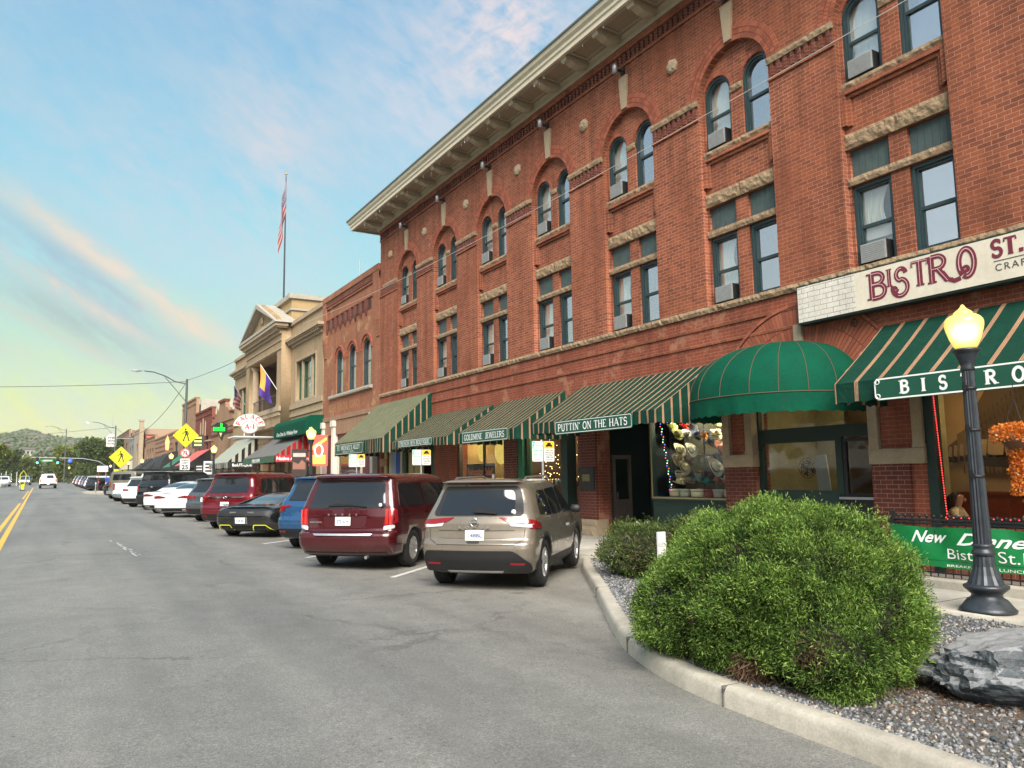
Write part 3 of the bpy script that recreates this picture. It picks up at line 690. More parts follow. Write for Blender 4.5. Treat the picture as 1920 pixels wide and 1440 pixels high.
while y < YN: rock(b,FX-.045,FX+.12,y+.004,min(y+1.17,YN)-.004,5.275,5.425,.03,.07,i); y += 1.173; i += 1
P_(b.build('stone_belt',ST),hotel)
def ring(b,c,zc,r0,r1,x0,x1,a0=0,a1=180,bw=.075,gap=.008,mi=0,nmat=3):
    n=max(3,int((r0+r1)/2*R(a1-a0)/bw)); 
    for i in range(n):
        t0=R(a0+(a1-a0)*(i+gap/bw/2)/n); t1=R(a0+(a1-a0)*(i+1-gap/bw/2)/n)
        pl=[(c+r*math.cos(t),zc+r*math.sin(t)) for r,t in ((r0,t0),(r1,t0),(r1,t1),(r0,t1))]
        b.prism(pl,x0,x1,'yz',mi+random.randrange(nmat))
VB=[plain('arch_brick_a',(.30,.084,.042),.88,var=.15,vs=20),plain('arch_brick_b',(.24,.067,.036),.88,var=.15,vs=20),plain('arch_brick_c',(.34,.10,.052),.88,var=.15,vs=20)]
MORT=plain('mortar',(.34,.15,.09),.95,var=.15,vs=20)
# everything that repeats per bay is built once for bay 0 and copied
def per_bay(o,bays,first=0):
    P_(o,hotel)
    for k in bays:
        if k == first: continue
        c=copy_tree(o,hotel); c.location=(0,PITCH*(k-first),0); c.matrix_parent_inverse=o.matrix_parent_inverse
c0=bc(0)
b=MB()
for j in range(3): ring(b,c0,10.07,HW+.005+.115*j,HW+.11+.115*j,FX-.012-.004*j,FX+.02,0,180)
per_bay(b.build('arch_ring',VB),BAYS)
b=MB()
for s in (1,-1): ring(b,c0+s*.555,10.2,.39,.48,FX+.141,FX+.17,0,180)
per_bay(b.build('small_arch_ring',VB),BAYS)
b=MB()
vs=[(FX-.06,c0+.10,11.20),(FX-.06,c0-.10,11.20),(FX-.06,c0-.17,11.95),(FX-.06,c0+.17,11.95)]
b.prism([(c0+.10,11.10),(c0-.10,11.10),(c0-.17,11.95),(c0+.17,11.95)],FX-.055,FX+.05,'yz')
per_bay(b.build('keystone',ST_L),BAYS)
for nm_,a_ in (('stone_sill',(FX+.09,FX+.3,c0-HW,c0+HW,8.79,8.93,.03,.05,1)),('stone_lintel',(FX+.10,FX+.3,c0-HW,c0-.003,7.67,7.96,.025,.06,2)),('stone_lintel',(FX+.10,FX+.3,c0+.003,c0+HW,7.67,7.96,.025,.06,4)),('stone_transom',(FX+.11,FX+.3,c0-HW,c0+HW,6.98,7.125,.02,.05,3)),('stone_jamb_block',(FX+.13,FX+.3,c0-.17,c0+.17,10.03,10.18,.02,.05,5))): per_bay(rock(MB(),*a_).build(nm_,ST),BAYS)
b=MB()
for k in (0,): # stone strip on the pier towards +Y of the bay
    rock(b,FX-.06,FX+.02,c0+HW,c0+PITCH-HW,10.045,10.19,.02,.05,7)
per_bay(b.build('stone_strip',ST),BAYS)
b=MB()   # stepped corbel frame over the spandrel panel
x=FX+.151
b.box(x-.10,x,c0-HW+.001,c0+HW-.001,8.70,8.788); b.box(x-.05,x,c0-.9,c0+.9,8.63,8.70)
for s in (1,-1):
    a=c0+s*(HW-.001); b.box(x-.10,x,a,a-s*.10,8.12,8.70); b.box(x-.05,x,a-s*.10,a-s*.17,8.10,8.63)
per_bay(b.build('corbel_frame',BR),BAYS)
for s in (1,-1):
    b=MB(); y0=c0+s*.17 if s > 0 else c0-.94
    for i in range(6): b.box(FX+.22,FX+.26+.004*(i % 2),y0+i*.1285+.002,y0+(i+1)*.1285-.003,7.13,7.66)
    per_bay(b.build('board_panel',TEALB),BAYS)
# windows: a frame (part) with sash and glass and curtain (sub-parts)
XW=FX+.24
def arch_frame(b,a,c_,z0,zs,t,x0,x1,n=14):
    """moulded frame following an arch-headed opening"""
    m=(a+c_)/2; r=abs(c_-a)/2
    o_=[(c_,z0)]+arcpts(m,zs,r,0,180,n)+[(a,z0)]; i_=[(c_-t,z0)]+arcpts(m,zs,r-t,0,180,n)+[(a+t,z0)]
    k=len(o_); V=[(x0,*p) for p in o_]+[(x0,*p) for p in i_]+[(x1,*p) for p in o_]+[(x1,*p) for p in i_]
    b.add(V,[f for i in range(k-1) for f in ((i,i+1,k+i+1,k+i),(2*k+i,2*k+i+1,3*k+i+1,3*k+i),(k+i,k+i+1,3*k+i+1,3*k+i),(i,i+1,2*k+i+1,2*k+i))])
def rect_frame(b,a,c_,z0,z1,t,x0,x1):
    b.box(x0,x1,a,a+t,z0,z1); b.box(x0,x1,c_-t,c_,z0,z1); b.box(x0,x1,a+t,c_-t,z1-t,z1); b.box(x0,x1,a+t,c_-t,z0,z0+t)
def curtain(y0,y1,z0,z1,x,arch=None,name='curtain',par=None,taper=0):
    n=40; vs=[]; m=(y0+y1)/2
    rows=12
    for j in range(rows+1):
        for i in range(n+1):
            y=y0+(y1-y0)*i/n; z=z0+(z1-z0)*j/rows
            yy=y
            if taper: yy=y1+(y-y1)*(1-taper*abs(math.sin(math.pi*(j/rows)*.9)) )
            vs.append((x+.02*math.sin(i*1.9+.7*math.sin(j*.5))+.006*math.sin(i*5.1),yy,z))
    n1=n+1
    return MB().add(vs,[(j*n1+i,j*n1+i+1,(j+1)*n1+i+1,(j+1)*n1+i) for j in range(rows) for i in range(n)],0,True).build(name,CURT,par)
def make_window(upper,left):
    s=1 if left else -1
    a,c_=sorted((c0+s*.17,c0+s*.94)); m_=(a+c_)/2
    b=MB()
    if upper:
        arch_frame(b,a,c_,8.93,10.2,.055,XW-.05,XW+.06); arch_frame(b,a+.055,c_-.055,8.93,10.2,.04,XW-.015,XW+.06)
        b.box(XW-.05,XW+.06,a,c_,8.931,8.965)
    else:
        rect_frame(b,a,c_,5.425,6.965,.06,XW-.05,XW+.06); rect_frame(b,a+.06,c_-.06,5.485,6.905,.035,XW-.015,XW+.06)
    w_=P_(b.build('window',TEAL),hotel)
    z0,z1=(8.96,10.5) if upper else (5.5,6.88); mid=9.72 if upper else 6.2
    b=MB(); b.box(XW+.0,XW+.05,a+.09,c_-.09,mid-.03,mid+.03); b.box(XW+.02,XW+.05,a+.09,a+.125,z0,mid); b.box(XW+.02,XW+.05,c_-.125,c_-.09,z0,mid); b.box(XW+.02,XW+.05,a+.125,c_-.125,z0,z0+.05)
    b.build('sash',TEAL,w_)
    b=MB()
    if upper:
        o_=[(c_-.08,8.96)]+arcpts(m_,10.2,(c_-a)/2-.08,0,180,14)+[(a+.08,8.96)]
        b.prism(o_,XW+.045,XW+.05,'yz')
    else: b.box(XW+.045,XW+.05,a+.08,c_-.08,5.5,6.9)
    b.build('glass',GL_C if left else GL,w_)
    if left and upper: curtain(a+.02,c_-.02,9.0,10.58,XW+.14,par=w_,taper=.25)
    elif left: curtain(a+.1,c_-.02,5.9,6.93,XW+.14,par=w_,taper=.35)
    else: curtain(a-.02,a+.13,5.45 if not upper else 9.0,6.95 if not upper else 10.4,XW+.12,par=w_)
    return w_
for up in (True,False):
    for lf in (True,False):
        w0=make_window(up,lf)
        for k in BAYS:
            if k == 0: continue
            c=copy_tree(w0,hotel); c.location=(0,PITCH*k,0); c.matrix_parent_inverse=w0.matrix_parent_inverse
# white shade pulled down in one lower window
b=MB(); b.box(XW+.07,XW+.075,bc(0)+.26,bc(0)+.85,5.95,6.17)
P_(b.build('window_shade',WHITE),hotel)
# interior shell: floors, back wall, ceilings
INT=plain('room_wall',(.10,.085,.07),.9,var=.2,vs=1)
b=MB(); b.box(14.4,14.6,YS+.2,YN-.2,5.3,12.5); b.box(FX+.43,14.4,YS+.2,YN-.2,5.0,5.25); b.box(FX+.34,14.4,YS+.2,YN-.2,8.3,8.5)
for k in range(-5,7): b.box(FX+.34,14.4,bc(k)+1.7,bc(k)+1.82,5.26,12.4)
P_(b.build('interior',INT),hotel)
# side and rear walls, flat roof
b=MB(); b.box(FX+.34,30,YN-.3,YN-.012,-.2,12.73); b.box(FX+.43,30,YS,YS+.3,-.2,12.73); b.box(29.7,30,YS+.31,YN-.31,-.2,12.73)
P_(b.build('side_wall',BR_D),hotel)
b=MB(); b.box(FX+.05,29.9,YS+.1,YN-.1,12.75,12.95); P_(b.build('roof',GREY),hotel)
# eaves: profile swept along the street front and round the far corner
def sweep(prof,name,mat):
    b=MB(); path=[]
    vs=[]
    for o_,z in prof: vs.append((FX-o_,YS-1.1,z))
    for o_,z in prof: vs.append((FX-o_,YN+o_,z))
    for o_,z in prof: vs.append((30,YN+o_,z))
    n=len(prof); b.add(vs,[(j*n+i,j*n+(i+1) % n,(j+1)*n+(i+1) % n,(j+1)*n+i) for j in range(2) for i in range(n)]); b.add(vs[:n],[tuple(range(n))])
    return P_(b.build(name,mat),hotel)
sweep([(.0,12.745),(.09,12.745),(.12,12.80),(.14,12.88),(.2,12.93),(.0,12.93)],'cove_moulding',CREAM2)
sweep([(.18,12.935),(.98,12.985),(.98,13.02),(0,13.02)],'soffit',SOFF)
sweep([(.95,12.90),(1.03,12.90),(1.03,13.02),(1.07,13.05),(1.07,13.14),(1.14,13.20),(1.17,13.30),(1.17,13.34),(.2,13.36),(0,13.03),(.98,13.03)],'fascia',CREAM)
EDGE=plain('metal_gutter_edge',(.10,.12,.10),.5,.3)
sweep([(1.172,13.30),(1.20,13.30),(1.20,13.36),(.3,13.40),(.3,13.365)],'gutter_edge',EDGE)
# brackets under the eaves
prof=[(.19,12.80),(.19,12.93),(.93,12.98),(.93,12.86),(.90,12.80),(.84,12.795),(.80,12.83),(.74,12.80),(.62,12.745),(.42,12.72),(.28,12.735)]
def bracket(y):
    b=MB(); b.prism([(FX-o_,z) for o_,z in prof],y-.12,y+.12,'xz'); b.prism([(FX-o_,z+.006) for o_,z in [(.93,12.87),(.955,12.87),(.955,12.95),(.93,12.95)]],y-.15,y+.15,'xz')
    return b
br0=P_(bracket(13.09).build('bracket',CREAM2,None),hotel)
for i in range(-17,14):
    if i == 0: continue
    c=br0.copy(); C.objects.link(c); c.parent=hotel; c.matrix_parent_inverse=br0.matrix_parent_inverse; c.location=(0,1.385*i,0)
b=MB()
for i in range(-17,14):      # sunk soffit panels between brackets
    y=13.09+1.385*i+.6925
    b.box(FX-.86,FX-.80,y-.50,y+.50,12.945,12.972); b.box(FX-.34,FX-.28,y-.50,y+.50,12.915,12.94)
    for s in (-1,1): b.prism([(FX-.80,12.943),(FX-.34,12.915),(FX-.34,12.94),(FX-.80,12.968)],y+s*.5,y+s*.44,'xz')
P_(b.build('soffit_moulding',CREAM2),hotel)
# carved medallions
def medallion(y,z,seed):
    b=MB(); rg=random.Random(seed); vs=[]; n=22
    prof_=[(.17,0),(.17,.03),(.15,.06),(.11,.085),(.06,.10),(.02,.105)]
    for r_,h in prof_:
        for k in range(n):
            a=2*math.pi*k/n; rr=r_*(1+.06*math.sin(7*a+seed))
            vs.append((FX-h-.03*mnoise.noise((rr*math.cos(a)*22,rr*math.sin(a)*22,seed))*(1 if h > .03 else 0),y+rr*math.cos(a),z+rr*math.sin(a)))
    fs=[(i*n+k,i*n+(k+1) % n,(i+1)*n+(k+1) % n,(i+1)*n+k) for i in range(len(prof_)-1) for k in range(n)]; fs.append(tuple((len(prof_)-1)*n+k for k in range(n)))
    b.add(vs,fs)
    return b
for k in BAYS:
    P_(medallion(bc(k)+PITCH/2-.02,11.37,k*1.7+3).build('medallion',ST_L),hotel)
# brick fans above the shop arches and the stone post between them
b=MB(); ring(b,9.59,2.85,1.35,1.74,FX-.02,FX+.05,30,150,.075,.009); ring(b,9.59,2.85,1.75,2.12,FX-.02,FX+.05,30,150,.082,.009); ring(b,9.59,2.85,2.14,2.2,FX-.04,FX+.05,30,150,.2,.009)
P_(b.build('relieving_arch',VB),hotel)
b=MB(); b.box(FX-.09,FX-.002,9.50,9.68,3.6,4.62); b.box(FX-.11,FX-.0025,9.48,9.70,3.55,3.8); P_(b.build('stone_post',ST_L),hotel)
b=MB(); b.lathe([(.02,-.03),(.075,-.03),(.08,-.01),(.05,.02)],(FX,8.42,4.45),12,'x'); P_(b.build('tie_plate',BR_D),hotel)
# piers: brick with stone blocks
for a,c_ in ((7.30,8.25),(10.85,11.62)):
    b=MB()
    rock(b,FX-.09,FX+.3,a-.02,c_+.02,1.94,2.19,.012,.06,a)
    for s0,s1 in ((a-.01,a+.17),(c_-.17,c_+.01)):
        b.box(FX-.08,FX+.3,s0,s1,2.26,3.3); b.box(FX-.085,FX+.29,s0-.012,s1+.012,2.195,2.26)
    P_(b.build('stone_block',ST_L),hotel)
for a,c_ in ((16.08,16.85),(20.0,20.8),(24.2,24.95)):
    b=MB()
    rock(b,FX-.12,FX+.3,a-.03,c_+.03,.2,.5,.02,.07,a); rock(b,FX-.09,FX+.3,a-.02,c_+.02,.5,.68,.015,.06,a)
    P_(b.build('stone_block',ST_L),hotel)
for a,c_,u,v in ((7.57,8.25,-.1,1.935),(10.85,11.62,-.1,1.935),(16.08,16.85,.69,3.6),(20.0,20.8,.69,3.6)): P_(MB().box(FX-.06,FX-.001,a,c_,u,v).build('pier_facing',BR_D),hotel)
# ================================================================== things fixed to the hotel front
ORD=['first','second','third','fourth','fifth','sixth','seventh','eighth','ninth','tenth']
def bayname(k): return ORD[6-k] if k <= 6 else ''          # counted from the far (left) end
# air conditioners in the left hand windows
def make_ac(z,k,label):
    y=bc(k)+.56; t=empty('air_conditioner',label,'air conditioner',(FX+.275,y,z),0,'air conditioners in the hotel windows')
    b=MB(); b.box(-.18,.22,-.25,.25,0,.35); b.build('casing',BLACK if k % 2 == 0 else GREY,t,bevel=.012)
    b=MB(); b.box(-.20,-.182,-.24,.24,.01,.34)
    for i in range(9): b.box(-.207,-.201,-.22,.22,.035+i*.034,.05+i*.034)
    b.build('grille',ACW,t); return t
ac0=None
for fl,z in (('upper',8.97),('lower',5.49)):
    for k in range(0,7):
        lb= 'grey air conditioner in the %s window of the %s bay from the far end' % ('top' if fl == 'upper' else 'middle',bayname(k))
        if ac0 is None: ac0=make_ac(z,k,lb); continue
        c=copy_tree(ac0); c.location=(FX+.275,bc(k)+.56,z); c['label']=lb
# wall lamps over the keystones
def make_wl(k):
    t=empty('wall_lamp','small grey cylinder lamp above the keystone of the %s arched bay from the far end' % bayname(k),'wall lamp',(FX,bc(k)+.02,12.12),0,'cylinder lamps over the keystones')
    MB().lathe([(.0,-.12),(.07,-.12),(.07,.09),(.05,.12),(0,.12)],(-.27,0,0),12).build('lamp_shade',STEEL,t)
    b=MB(); b.box(-.21,-.03,-.02,.02,-.05,.01); b.box(-.04,-.002,-.07,.07,-.09,.07); b.build('bracket',BLACK,t); return t
wl0=make_wl(0)
for k in range(1,7):
    c=copy_tree(wl0); c.location=(FX,bc(k)+.02,12.12); c['label']= 'small grey cylinder lamp above the keystone of the %s arched bay from the far end' % bayname(k)
# icicle lights under the eaves
BULB=plain('icicle_bulb',(.8,.8,.78),.3,var=0)
t=empty('icicle_lights','white icicle string lights hanging under the cream eaves','string lights',(FX-.9,20,12.9))
b=MB(); b2=MB(); rg=random.Random(3); y=12.0
while y < 32:
    dz_=-.05-rg.random()*.09; xo=rg.uniform(-.1,.15)*(1 if y > 20 else .4)
    b.tube([(xo,y-20,-.02),(xo,y-20,dz_)],.004,4); b2.lathe([(0,-.03),(.012,-.02),(.012,.01),(0,.02)],(xo,y-20,dz_-.02),6); y += rg.choice([.2,.3,.5,.9,1.6])
b.tube([(-.02,-8,0),(0,12.5,0)],.004,4); b.build('cable',WHITE,t); b2.build('bulb',BULB,t)
# ---------------------------------------------------------------- striped awnings
def valance(b,pts,z1,z0f,scal=.035,per=.28,mi=0):
    """hanging skirt along plan points, scalloped lower edge"""
    vs=[]; d=0; prev=None; P=[]
    for (a,b_) in zip(pts,pts[1:]):
        L=math.hypot(b_[0]-a[0],b_[1]-a[1]); n=max(2,int(L/.05))
        for i in range(n): P.append((a[0]+(b_[0]-a[0])*i/n,a[1]+(b_[1]-a[1])*i/n))
    P.append(pts[-1])
    for p in P:
        if prev: d += math.hypot(p[0]-prev[0],p[1]-prev[1])
        prev=p; wv=.012*math.sin(d*7.3)+.008*math.sin(d*17)
        for j,f in enumerate((0,.5,1)):
            zz=z1+(z0f-z1)*f+(scal*abs(math.sin(math.pi*d/per)) if f == 1 else 0)
            vs.append((p[0]+wv*f,p[1],zz))
    fs=[(3*i+j,3*i+j+1,3*i+4+j,3*i+3+j) for i in range(len(P)-1) for j in range(2)]
    b.add(vs,fs,mi,False)
def make_awning(label,y0,y1,xf,z0,z1,zt,mat,xw=FX-.005,sides=True,name='awning',cat='awning',mat_side=None,group=None,ret=.05):
    cy=(y0+y1)/2; t=empty(name,label,cat,(xw,cy,z1),0,group)
    X=xf-xw; a,c_=y0-cy,y1-cy; H=zt-z1
    b=MB(); n=max(6,int((y1-y0)/.35)); m=6; vs=[]
    for j in range(m+1):
        for i in range(n+1):
            f=j/m; y=a+(c_-a)*i/n
            sag=-.035*math.sin(math.pi*f)*(1-.6*abs(math.cos(math.pi*i/n*max(1,round((y1-y0)/1.2)))))
            vs.append((X*(1-f),y,H*f+sag))
    n1=n+1; b.add(vs,[(j*n1+i,j*n1+i+1,(j+1)*n1+i+1,(j+1)*n1+i) for j in range(m) for i in range(n)])
    b.build('canopy',mat,t)
    b=MB()
    for y in (a,c_): b.add([(X,y,0),(0,y,0),(0,y,H)],[(0,1,2)])
    b.build('side_panel',mat_side or mat,t)
    b=MB(); valance(b,[(0,a),(X,a),(X,c_),(0,c_)],0,z0-z1); b.build('valance',mat_side or mat,t)
    b=MB(); b.tube([(X+.02,a+.03,-.01),(X+.02,c_-.03,-.01)],.018,6); 
    for y in (a+.04,c_-.04,0): b.tube([(X+.03,y,-.02),(0,y,-.02)],.015,6); b.tube([(X+.03,y,-.03),(0,y,H-.06)],.012,6)
    b.build('frame',STEEL,t)
    return t
A={}
AG= 'green striped awnings over the hotel shops'
A['hats']=make_awning('striped green awning with the hat shop board, nearest of the striped row before the dome',11.92,16.75,10.56,2.85,3.14,4.16,AWN,group=AG)
A['gold']=make_awning('striped green awning carrying the jewelers board',17.45,20.95,10.55,2.78,3.10,4.14,AWN,group=AG)
A['hen']=make_awning('low striped green awning carrying the boutique board, beside the tall alley awning',21.5,26.05,10.5,2.80,3.08,4.12,AWN,group=AG)
A['alley']=make_awning('tall deep striped awning with the alley board at the far end of the hotel',26.2,31.6,10.2,2.72,3.26,5.0,AWN2,mat_side=AWN,group=AG)
A['bistro']=make_awning('wide green awning with orange stripes over the bistro window',1.2,7.9,10.78,2.88,3.22,4.29,AWN3,group=AG)
def awn_sign(t,y0,y1,x,z0,z1,txts,name='sign_board'):
    """board hung on the valance; y1 is the left end"""
    fr=fr_street(x-t.location.x,y1-t.location.y,z0-t.location.z)
    W,H=y1-y0,z1-z0
    b=MB(); sign_board(b,fr,W,H,0,1,.025,.012,.016,.035)
    o=b.build(name,[GRNS,LETW],t)
    for kind,s,u,v,h,wd,wt in txts:
        b=MB(); letters(b,s,u,v,h,fr,wt,width=wd,w=.031); b.build('lettering',LETW,o)
    return o
awn_sign(A['hats'],12.60,15.5,10.50,2.80,3.12,[('s',"PUTTIN' ON THE HATS",.13,.075,.17,2.64,.17)])
awn_sign(A['gold'],17.75,20.42,10.49,2.80,3.13,[('s',"GOLDMINE  JEWELERS",.14,.08,.165,2.39,.16)])
awn_sign(A['hen'],22.45,25.2,10.44,2.86,3.10,[('s',"FRENCH HEN BOUTIQUE",.12,.055,.13,2.5,.17)])
awn_sign(A['alley'],28.0,31.25,10.14,2.78,3.20,[('s',"ST. MICHAEL'S ALLEY",.25,.17,.18,2.75,.17),('s',"SPECIALTY SHOPS",.95,.055,.075,1.35,.17)])
fr=fr_street(10.72-A['bistro'].location.x,7.15-A['bistro'].location.y,2.88-A['bistro'].location.z)
b=MB(); sign_board(b,fr,5.6,.34,0,1,.03,.022,.008,.05)
o=b.build('sign_board',[GRNS,LETW],A['bistro']); b=MB(); u=.42
for ch in "BISTRO ST. MICHAEL":
    if ch != ' ': letters(b,ch,u,.075,.19,fr,.24,w=.036,serif=.12,space=0)
    u += (GLY[ch][0]*.19+.185) if ch != ' ' else .2
b.build('lettering',LETW,o)
b=MB()
for u_,v_,s in ((.06,.06,1),(.06,.28,-1)): b.tube([fr(u_+.035*math.cos(a),v_+.035*math.sin(a),.036) for a in [i*.7 for i in range(10)]],.007,5)
b.build('scroll',LETW,o)
# ---------------------------------------------------------------- dome awning
t=empty('dome_awning','plain green domed canvas awning with thin piping between the striped awnings','awning',(FX-.005,9.98,3.2))
def sup(v,p): return math.copysign(abs(v) ** p,v)
na,ne=48,12; vs=[]
def dome_pt(a,e):       # a 0..180 around, e 0..90 up
    cx,sx=math.cos(R(a)),math.sin(R(a)); ce,se=math.cos(R(e)),math.sin(R(e))
    return (-1.80*sup(sx,.85)*sup(ce,.85),1.68*sup(cx,.85)*sup(ce,.8),1.10*sup(se,.95))
for j in range(ne+1):
    for i in range(na+1): vs.append(dome_pt(180*i/na,90*j/ne))
n1=na+1; MB().add(vs,[(j*n1+i,j*n1+i+1,(j+1)*n1+i+1,(j+1)*n1+i) for j in range(ne) for i in range(na)],0,True).build('canopy',AWG,t)
PIPE=plain('piping',(.10,.06,.035),.8)
b=MB(); b.tube([(p[0]*1.003,p[1]*1.003,p[2]) for p in (dome_pt(180*i/na,0) for i in range(na+1))],.009,5)
for a in range(18,180,18): b.tube([Vector(dome_pt(a,90*j/ne))*1.004 for j in range(ne+1)],.007,5)
b.build('piping',PIPE,t)
b=MB(); valance(b,[dome_pt(180*i/na,0)[:2] for i in range(na+1)],0,-.36,.035,.23); b.build('valance',AWG,t)
# ---------------------------------------------------------------- painted wall sign
t=empty('wall_sign','long white painted brick sign board with maroon curly capitals above the domed awning','sign',(FX-.15,5.6,4.9))
b=MB(); 
y1,y0=9.42,1.2; L=lambda y: y-5.6
b.box(-.10,.149,L(y0),L(y1),4.555-4.9,5.285-4.9); b.build('board',GRN,t)
CRM=plain('sign_cream',(.66,.60,.48),.55,var=.12,vs=2)
b=MB(); b.box(-.118,-.101,L(y0)+.03,L(8.2),4.59-4.9,5.255-4.9); face=b.build('sign_face',CRM,t)
b=MB(); b.box(-.120,-.1012,L(8.2)+.001,L(y1)-.03,4.59-4.9,5.255-4.9); b.build('painted_brick_end',BRW,t)
MAR=plain('maroon_paint',(.16,.018,.035),.5,var=.1); MARL=plain('pink_inline',(.62,.36,.36),.5)
fr=fr_street(-.119,L(7.93),4.62-4.9)
b=MB(); b2=MB()
def L2(ch,u,v,h,wt=.22):
    letters(b,ch,u,v,h,fr,wt,w=.004,serif=.11); 
    letters(b2,ch,u,v,h,fr,.025,w=.012,serif=0,weights=False)
def curl(cx,cy,r,a0,turns,w0=.045,n=26,grow=.75):
    pts=[]
    for i in range(n+1):
        f=i/n; a=R(a0-360*turns*f); rr=r*(1-grow*f); pts.append((cx+rr*math.cos(a),cy+rr*math.sin(a)))
    ws=[w0*(1+.5*(i/n)) for i in range(n+1)]
    V=[]
    for i,p in enumerate(pts):
        q=pts[min(i+1,n)]; r_=pts[max(i-1,0)]; d=Vector((q[0]-r_[0],q[1]-r_[1])).normalized(); nr=Vector((-d.y,d.x))*ws[i]/1.0
        V += [fr(p[0]+nr.x,p[1]+nr.y,.0045+i*1e-5),fr(p[0]-nr.x,p[1]-nr.y,.0045+i*1e-5)]
    b.add(V,[(2*i,2*i+1,2*i+3,2*i+2) for i in range(n)])
L2('B',.0,.10,.46); L2('I',.335,.26,.30); L2('T',.76,.16,.42); L2('R',1.05,.15,.44)
# the S: tall with a big lower curl
sp=_a(.60,.42,.085,.10,10,250,14)+_a(.57,.21,.13,.14,75,-200,24)
def stroke(pts,w_,e,bb):
    V=[]; n=len(pts)
    for i,p in enumerate(pts):
        q,r_=pts[min(i+1,n-1)],pts[max(i-1,0)]; d=Vector((q[0]-r_[0],q[1]-r_[1])).normalized(); nr=Vector((-d.y,d.x))*w_/2
        V += [fr(p[0]+nr.x,p[1]+nr.y,e),fr(p[0]-nr.x,p[1]-nr.y,e)]
    bb.add(V,[(2*i,2*i+1,2*i+3,2*i+2) for i in range(n-1)])
stroke(sp,.075,.005,b); stroke(sp[4:-8],.014,.0125,b2); curl(.475,.19,.055,0,1.0,.022,20,.6)
ro=[(1.28,.30),(1.36,.17),(1.46,.12),(1.56,.14)] ; stroke(ro,.07,.0052,b)
ov=_a(1.66,.36,.115,.215,-120,235,30); stroke(ov,.085,.0054,b); stroke(ov[2:-2],.016,.0127,b2); curl(1.645,.26,.05,200,1.0,.022,18,.6)
letters(b,'ST. MICHAEL',2.02,.33,.26,fr,.24,w=.004,serif=.1)
b.build('lettering',MAR,face); b2.build('inline_highlight',MARL,face)
INK=plain('dark_ink',(.05,.05,.055),.5)
b=MB(); b.add([fr(2.05,.265,.004),fr(6.4,.265,.004),fr(6.4,.277,.004),fr(2.05,.277,.004)],[(0,1,2,3)]); put_text(b,'CRAFTED',2.06,.12,.15,fr,0,0,1.25,w=.004)
b.build('small_lettering',INK,face)
# ---------------------------------------------------------------- shop fronts
STOREY_IN=plain('shop_inner_wall',(.22,.17,.11),.9,var=.3,vs=2)
LAMPW=glow('warm_shop_lamp',(1.0,.72,.38),45.0); LAMPH=glow('hat_shop_lamp',(1.0,.88,.62),36.0); LAMPB=glow('bistro_lamp',(1.0,.74,.42),18.0); LAMPC=glow('dim_shop_lamp',(1.0,.85,.55),26.0)
def room(y0,y1,x1=15.6,z0=.2,z1=3.62,wall=STOREY_IN,lamp=None,ly=None,x0=None,lz=None,name='shop_interior'):
    b=MB(); x0=x0 or FX+.44
    b.box(x1,x1+.1,y0,y1,z0,z1); b.box(x0,x1,y0-.08,y0,z0,z1); b.box(x0,x1,y1,y1+.08,z0,z1); b.box(x0,x1+.1,y0,y1,z1,z1+.1)
    P_(b.build(name,wall),hotel)
    if lamp:
        b=MB(); 
        for (lx,lyy) in (ly if ly else [((x0+x1)/2,(y0+y1)/2)]): b.box(lx-.22,lx+.22,lyy-.3,lyy+.3,(lz or z1)-.06,(lz or z1)-.012)
        P_(b.build('ceiling_light',lamp),hotel)
def frame_yz(b,y0,y1,z0,z1,t,xa,xb):
    b.box(xa,xb,y0,y0+t,z0,z1); b.box(xa,xb,y1-t,y1,z0,z1); b.box(xa,xb,y0+t,y1-t,z0,z0+t); b.box(xa,xb,y0+t,y1-t,z1-t,z1)
# bistro window
b=MB(); frame_yz(b,1.0,7.3,.955,3.55,.14,FX+.05,FX+.22); b.box(FX+.08,FX+.2,3.9,4.0,1.09,3.4); b.box(FX-.02,FX+.05,7.13,7.29,.1,3.3)
fr_w=P_(b.build('shop_window',GRN),hotel); b=MB(); b.box(FX+.12,FX+.13,1.14,7.16,1.09,3.42); b.build('glass',GL_S,fr_w)
room(.4,9.0,14.9,wall=plain('bistro_wall',(.30,.17,.08),.9,var=.15),lamp=LAMPB,ly=[(13.6,7.4),(13.4,5.2),(13.4,3.0)])
t=empty('wainscot','dark red wooden wainscot under the street mural inside the bistro','panelling',(14.75,5,.1))
b=MB(); b.box(0,.14,-4.6,3.95,0,1.26); b.box(-.03,.14,-4.6,3.95,1.26,1.31)
for i in range(16): b.box(-.015,0,-4.5+i*.53,-4.1+i*.53,.2,1.15)
b.build('boards',plain('wainscot_red',(.16,.03,.015),.35,var=.3,vs=3),t)
# sepia street mural on the bistro wall
t=empty('street_mural','sepia photograph mural of an old street on the bistro wall','mural',(14.86,5.0,1.42))
SEP=[plain('sepia_%d' % i,c,.8,var=.12,vs=5) for i,c in enumerate([(.42,.28,.13),(.19,.13,.06),(.05,.032,.018),(.025,.016,.01),(.33,.23,.12),(.10,.066,.034)])]
MU0,MU1=8.9,1.2; fr=fr_street(-.005,MU0-5.0,0)   # u 0..7.7, v 0..2
b=MB(); e=[0]
def mp(pl,mi): e[0] += .0015; b.add([fr(u*.40,v*.93,e[0]) for u,v in pl],[tuple(range(len(pl)))],mi)
mp([(0,0),(19,0),(19,2.0),(0,2.0)],0); mp([(0,0),(7.7,0),(7.7,.35),(2.2,.62),(0,.72)],4)
mp([(0,.68),(.9,.72),(.9,.86),(.3,.95),(0,.9)],1); mp([(.6,.66),(2.2,.58),(2.2,1.0),(1.7,1.1),(1.1,.92),(.6,.86)],5)
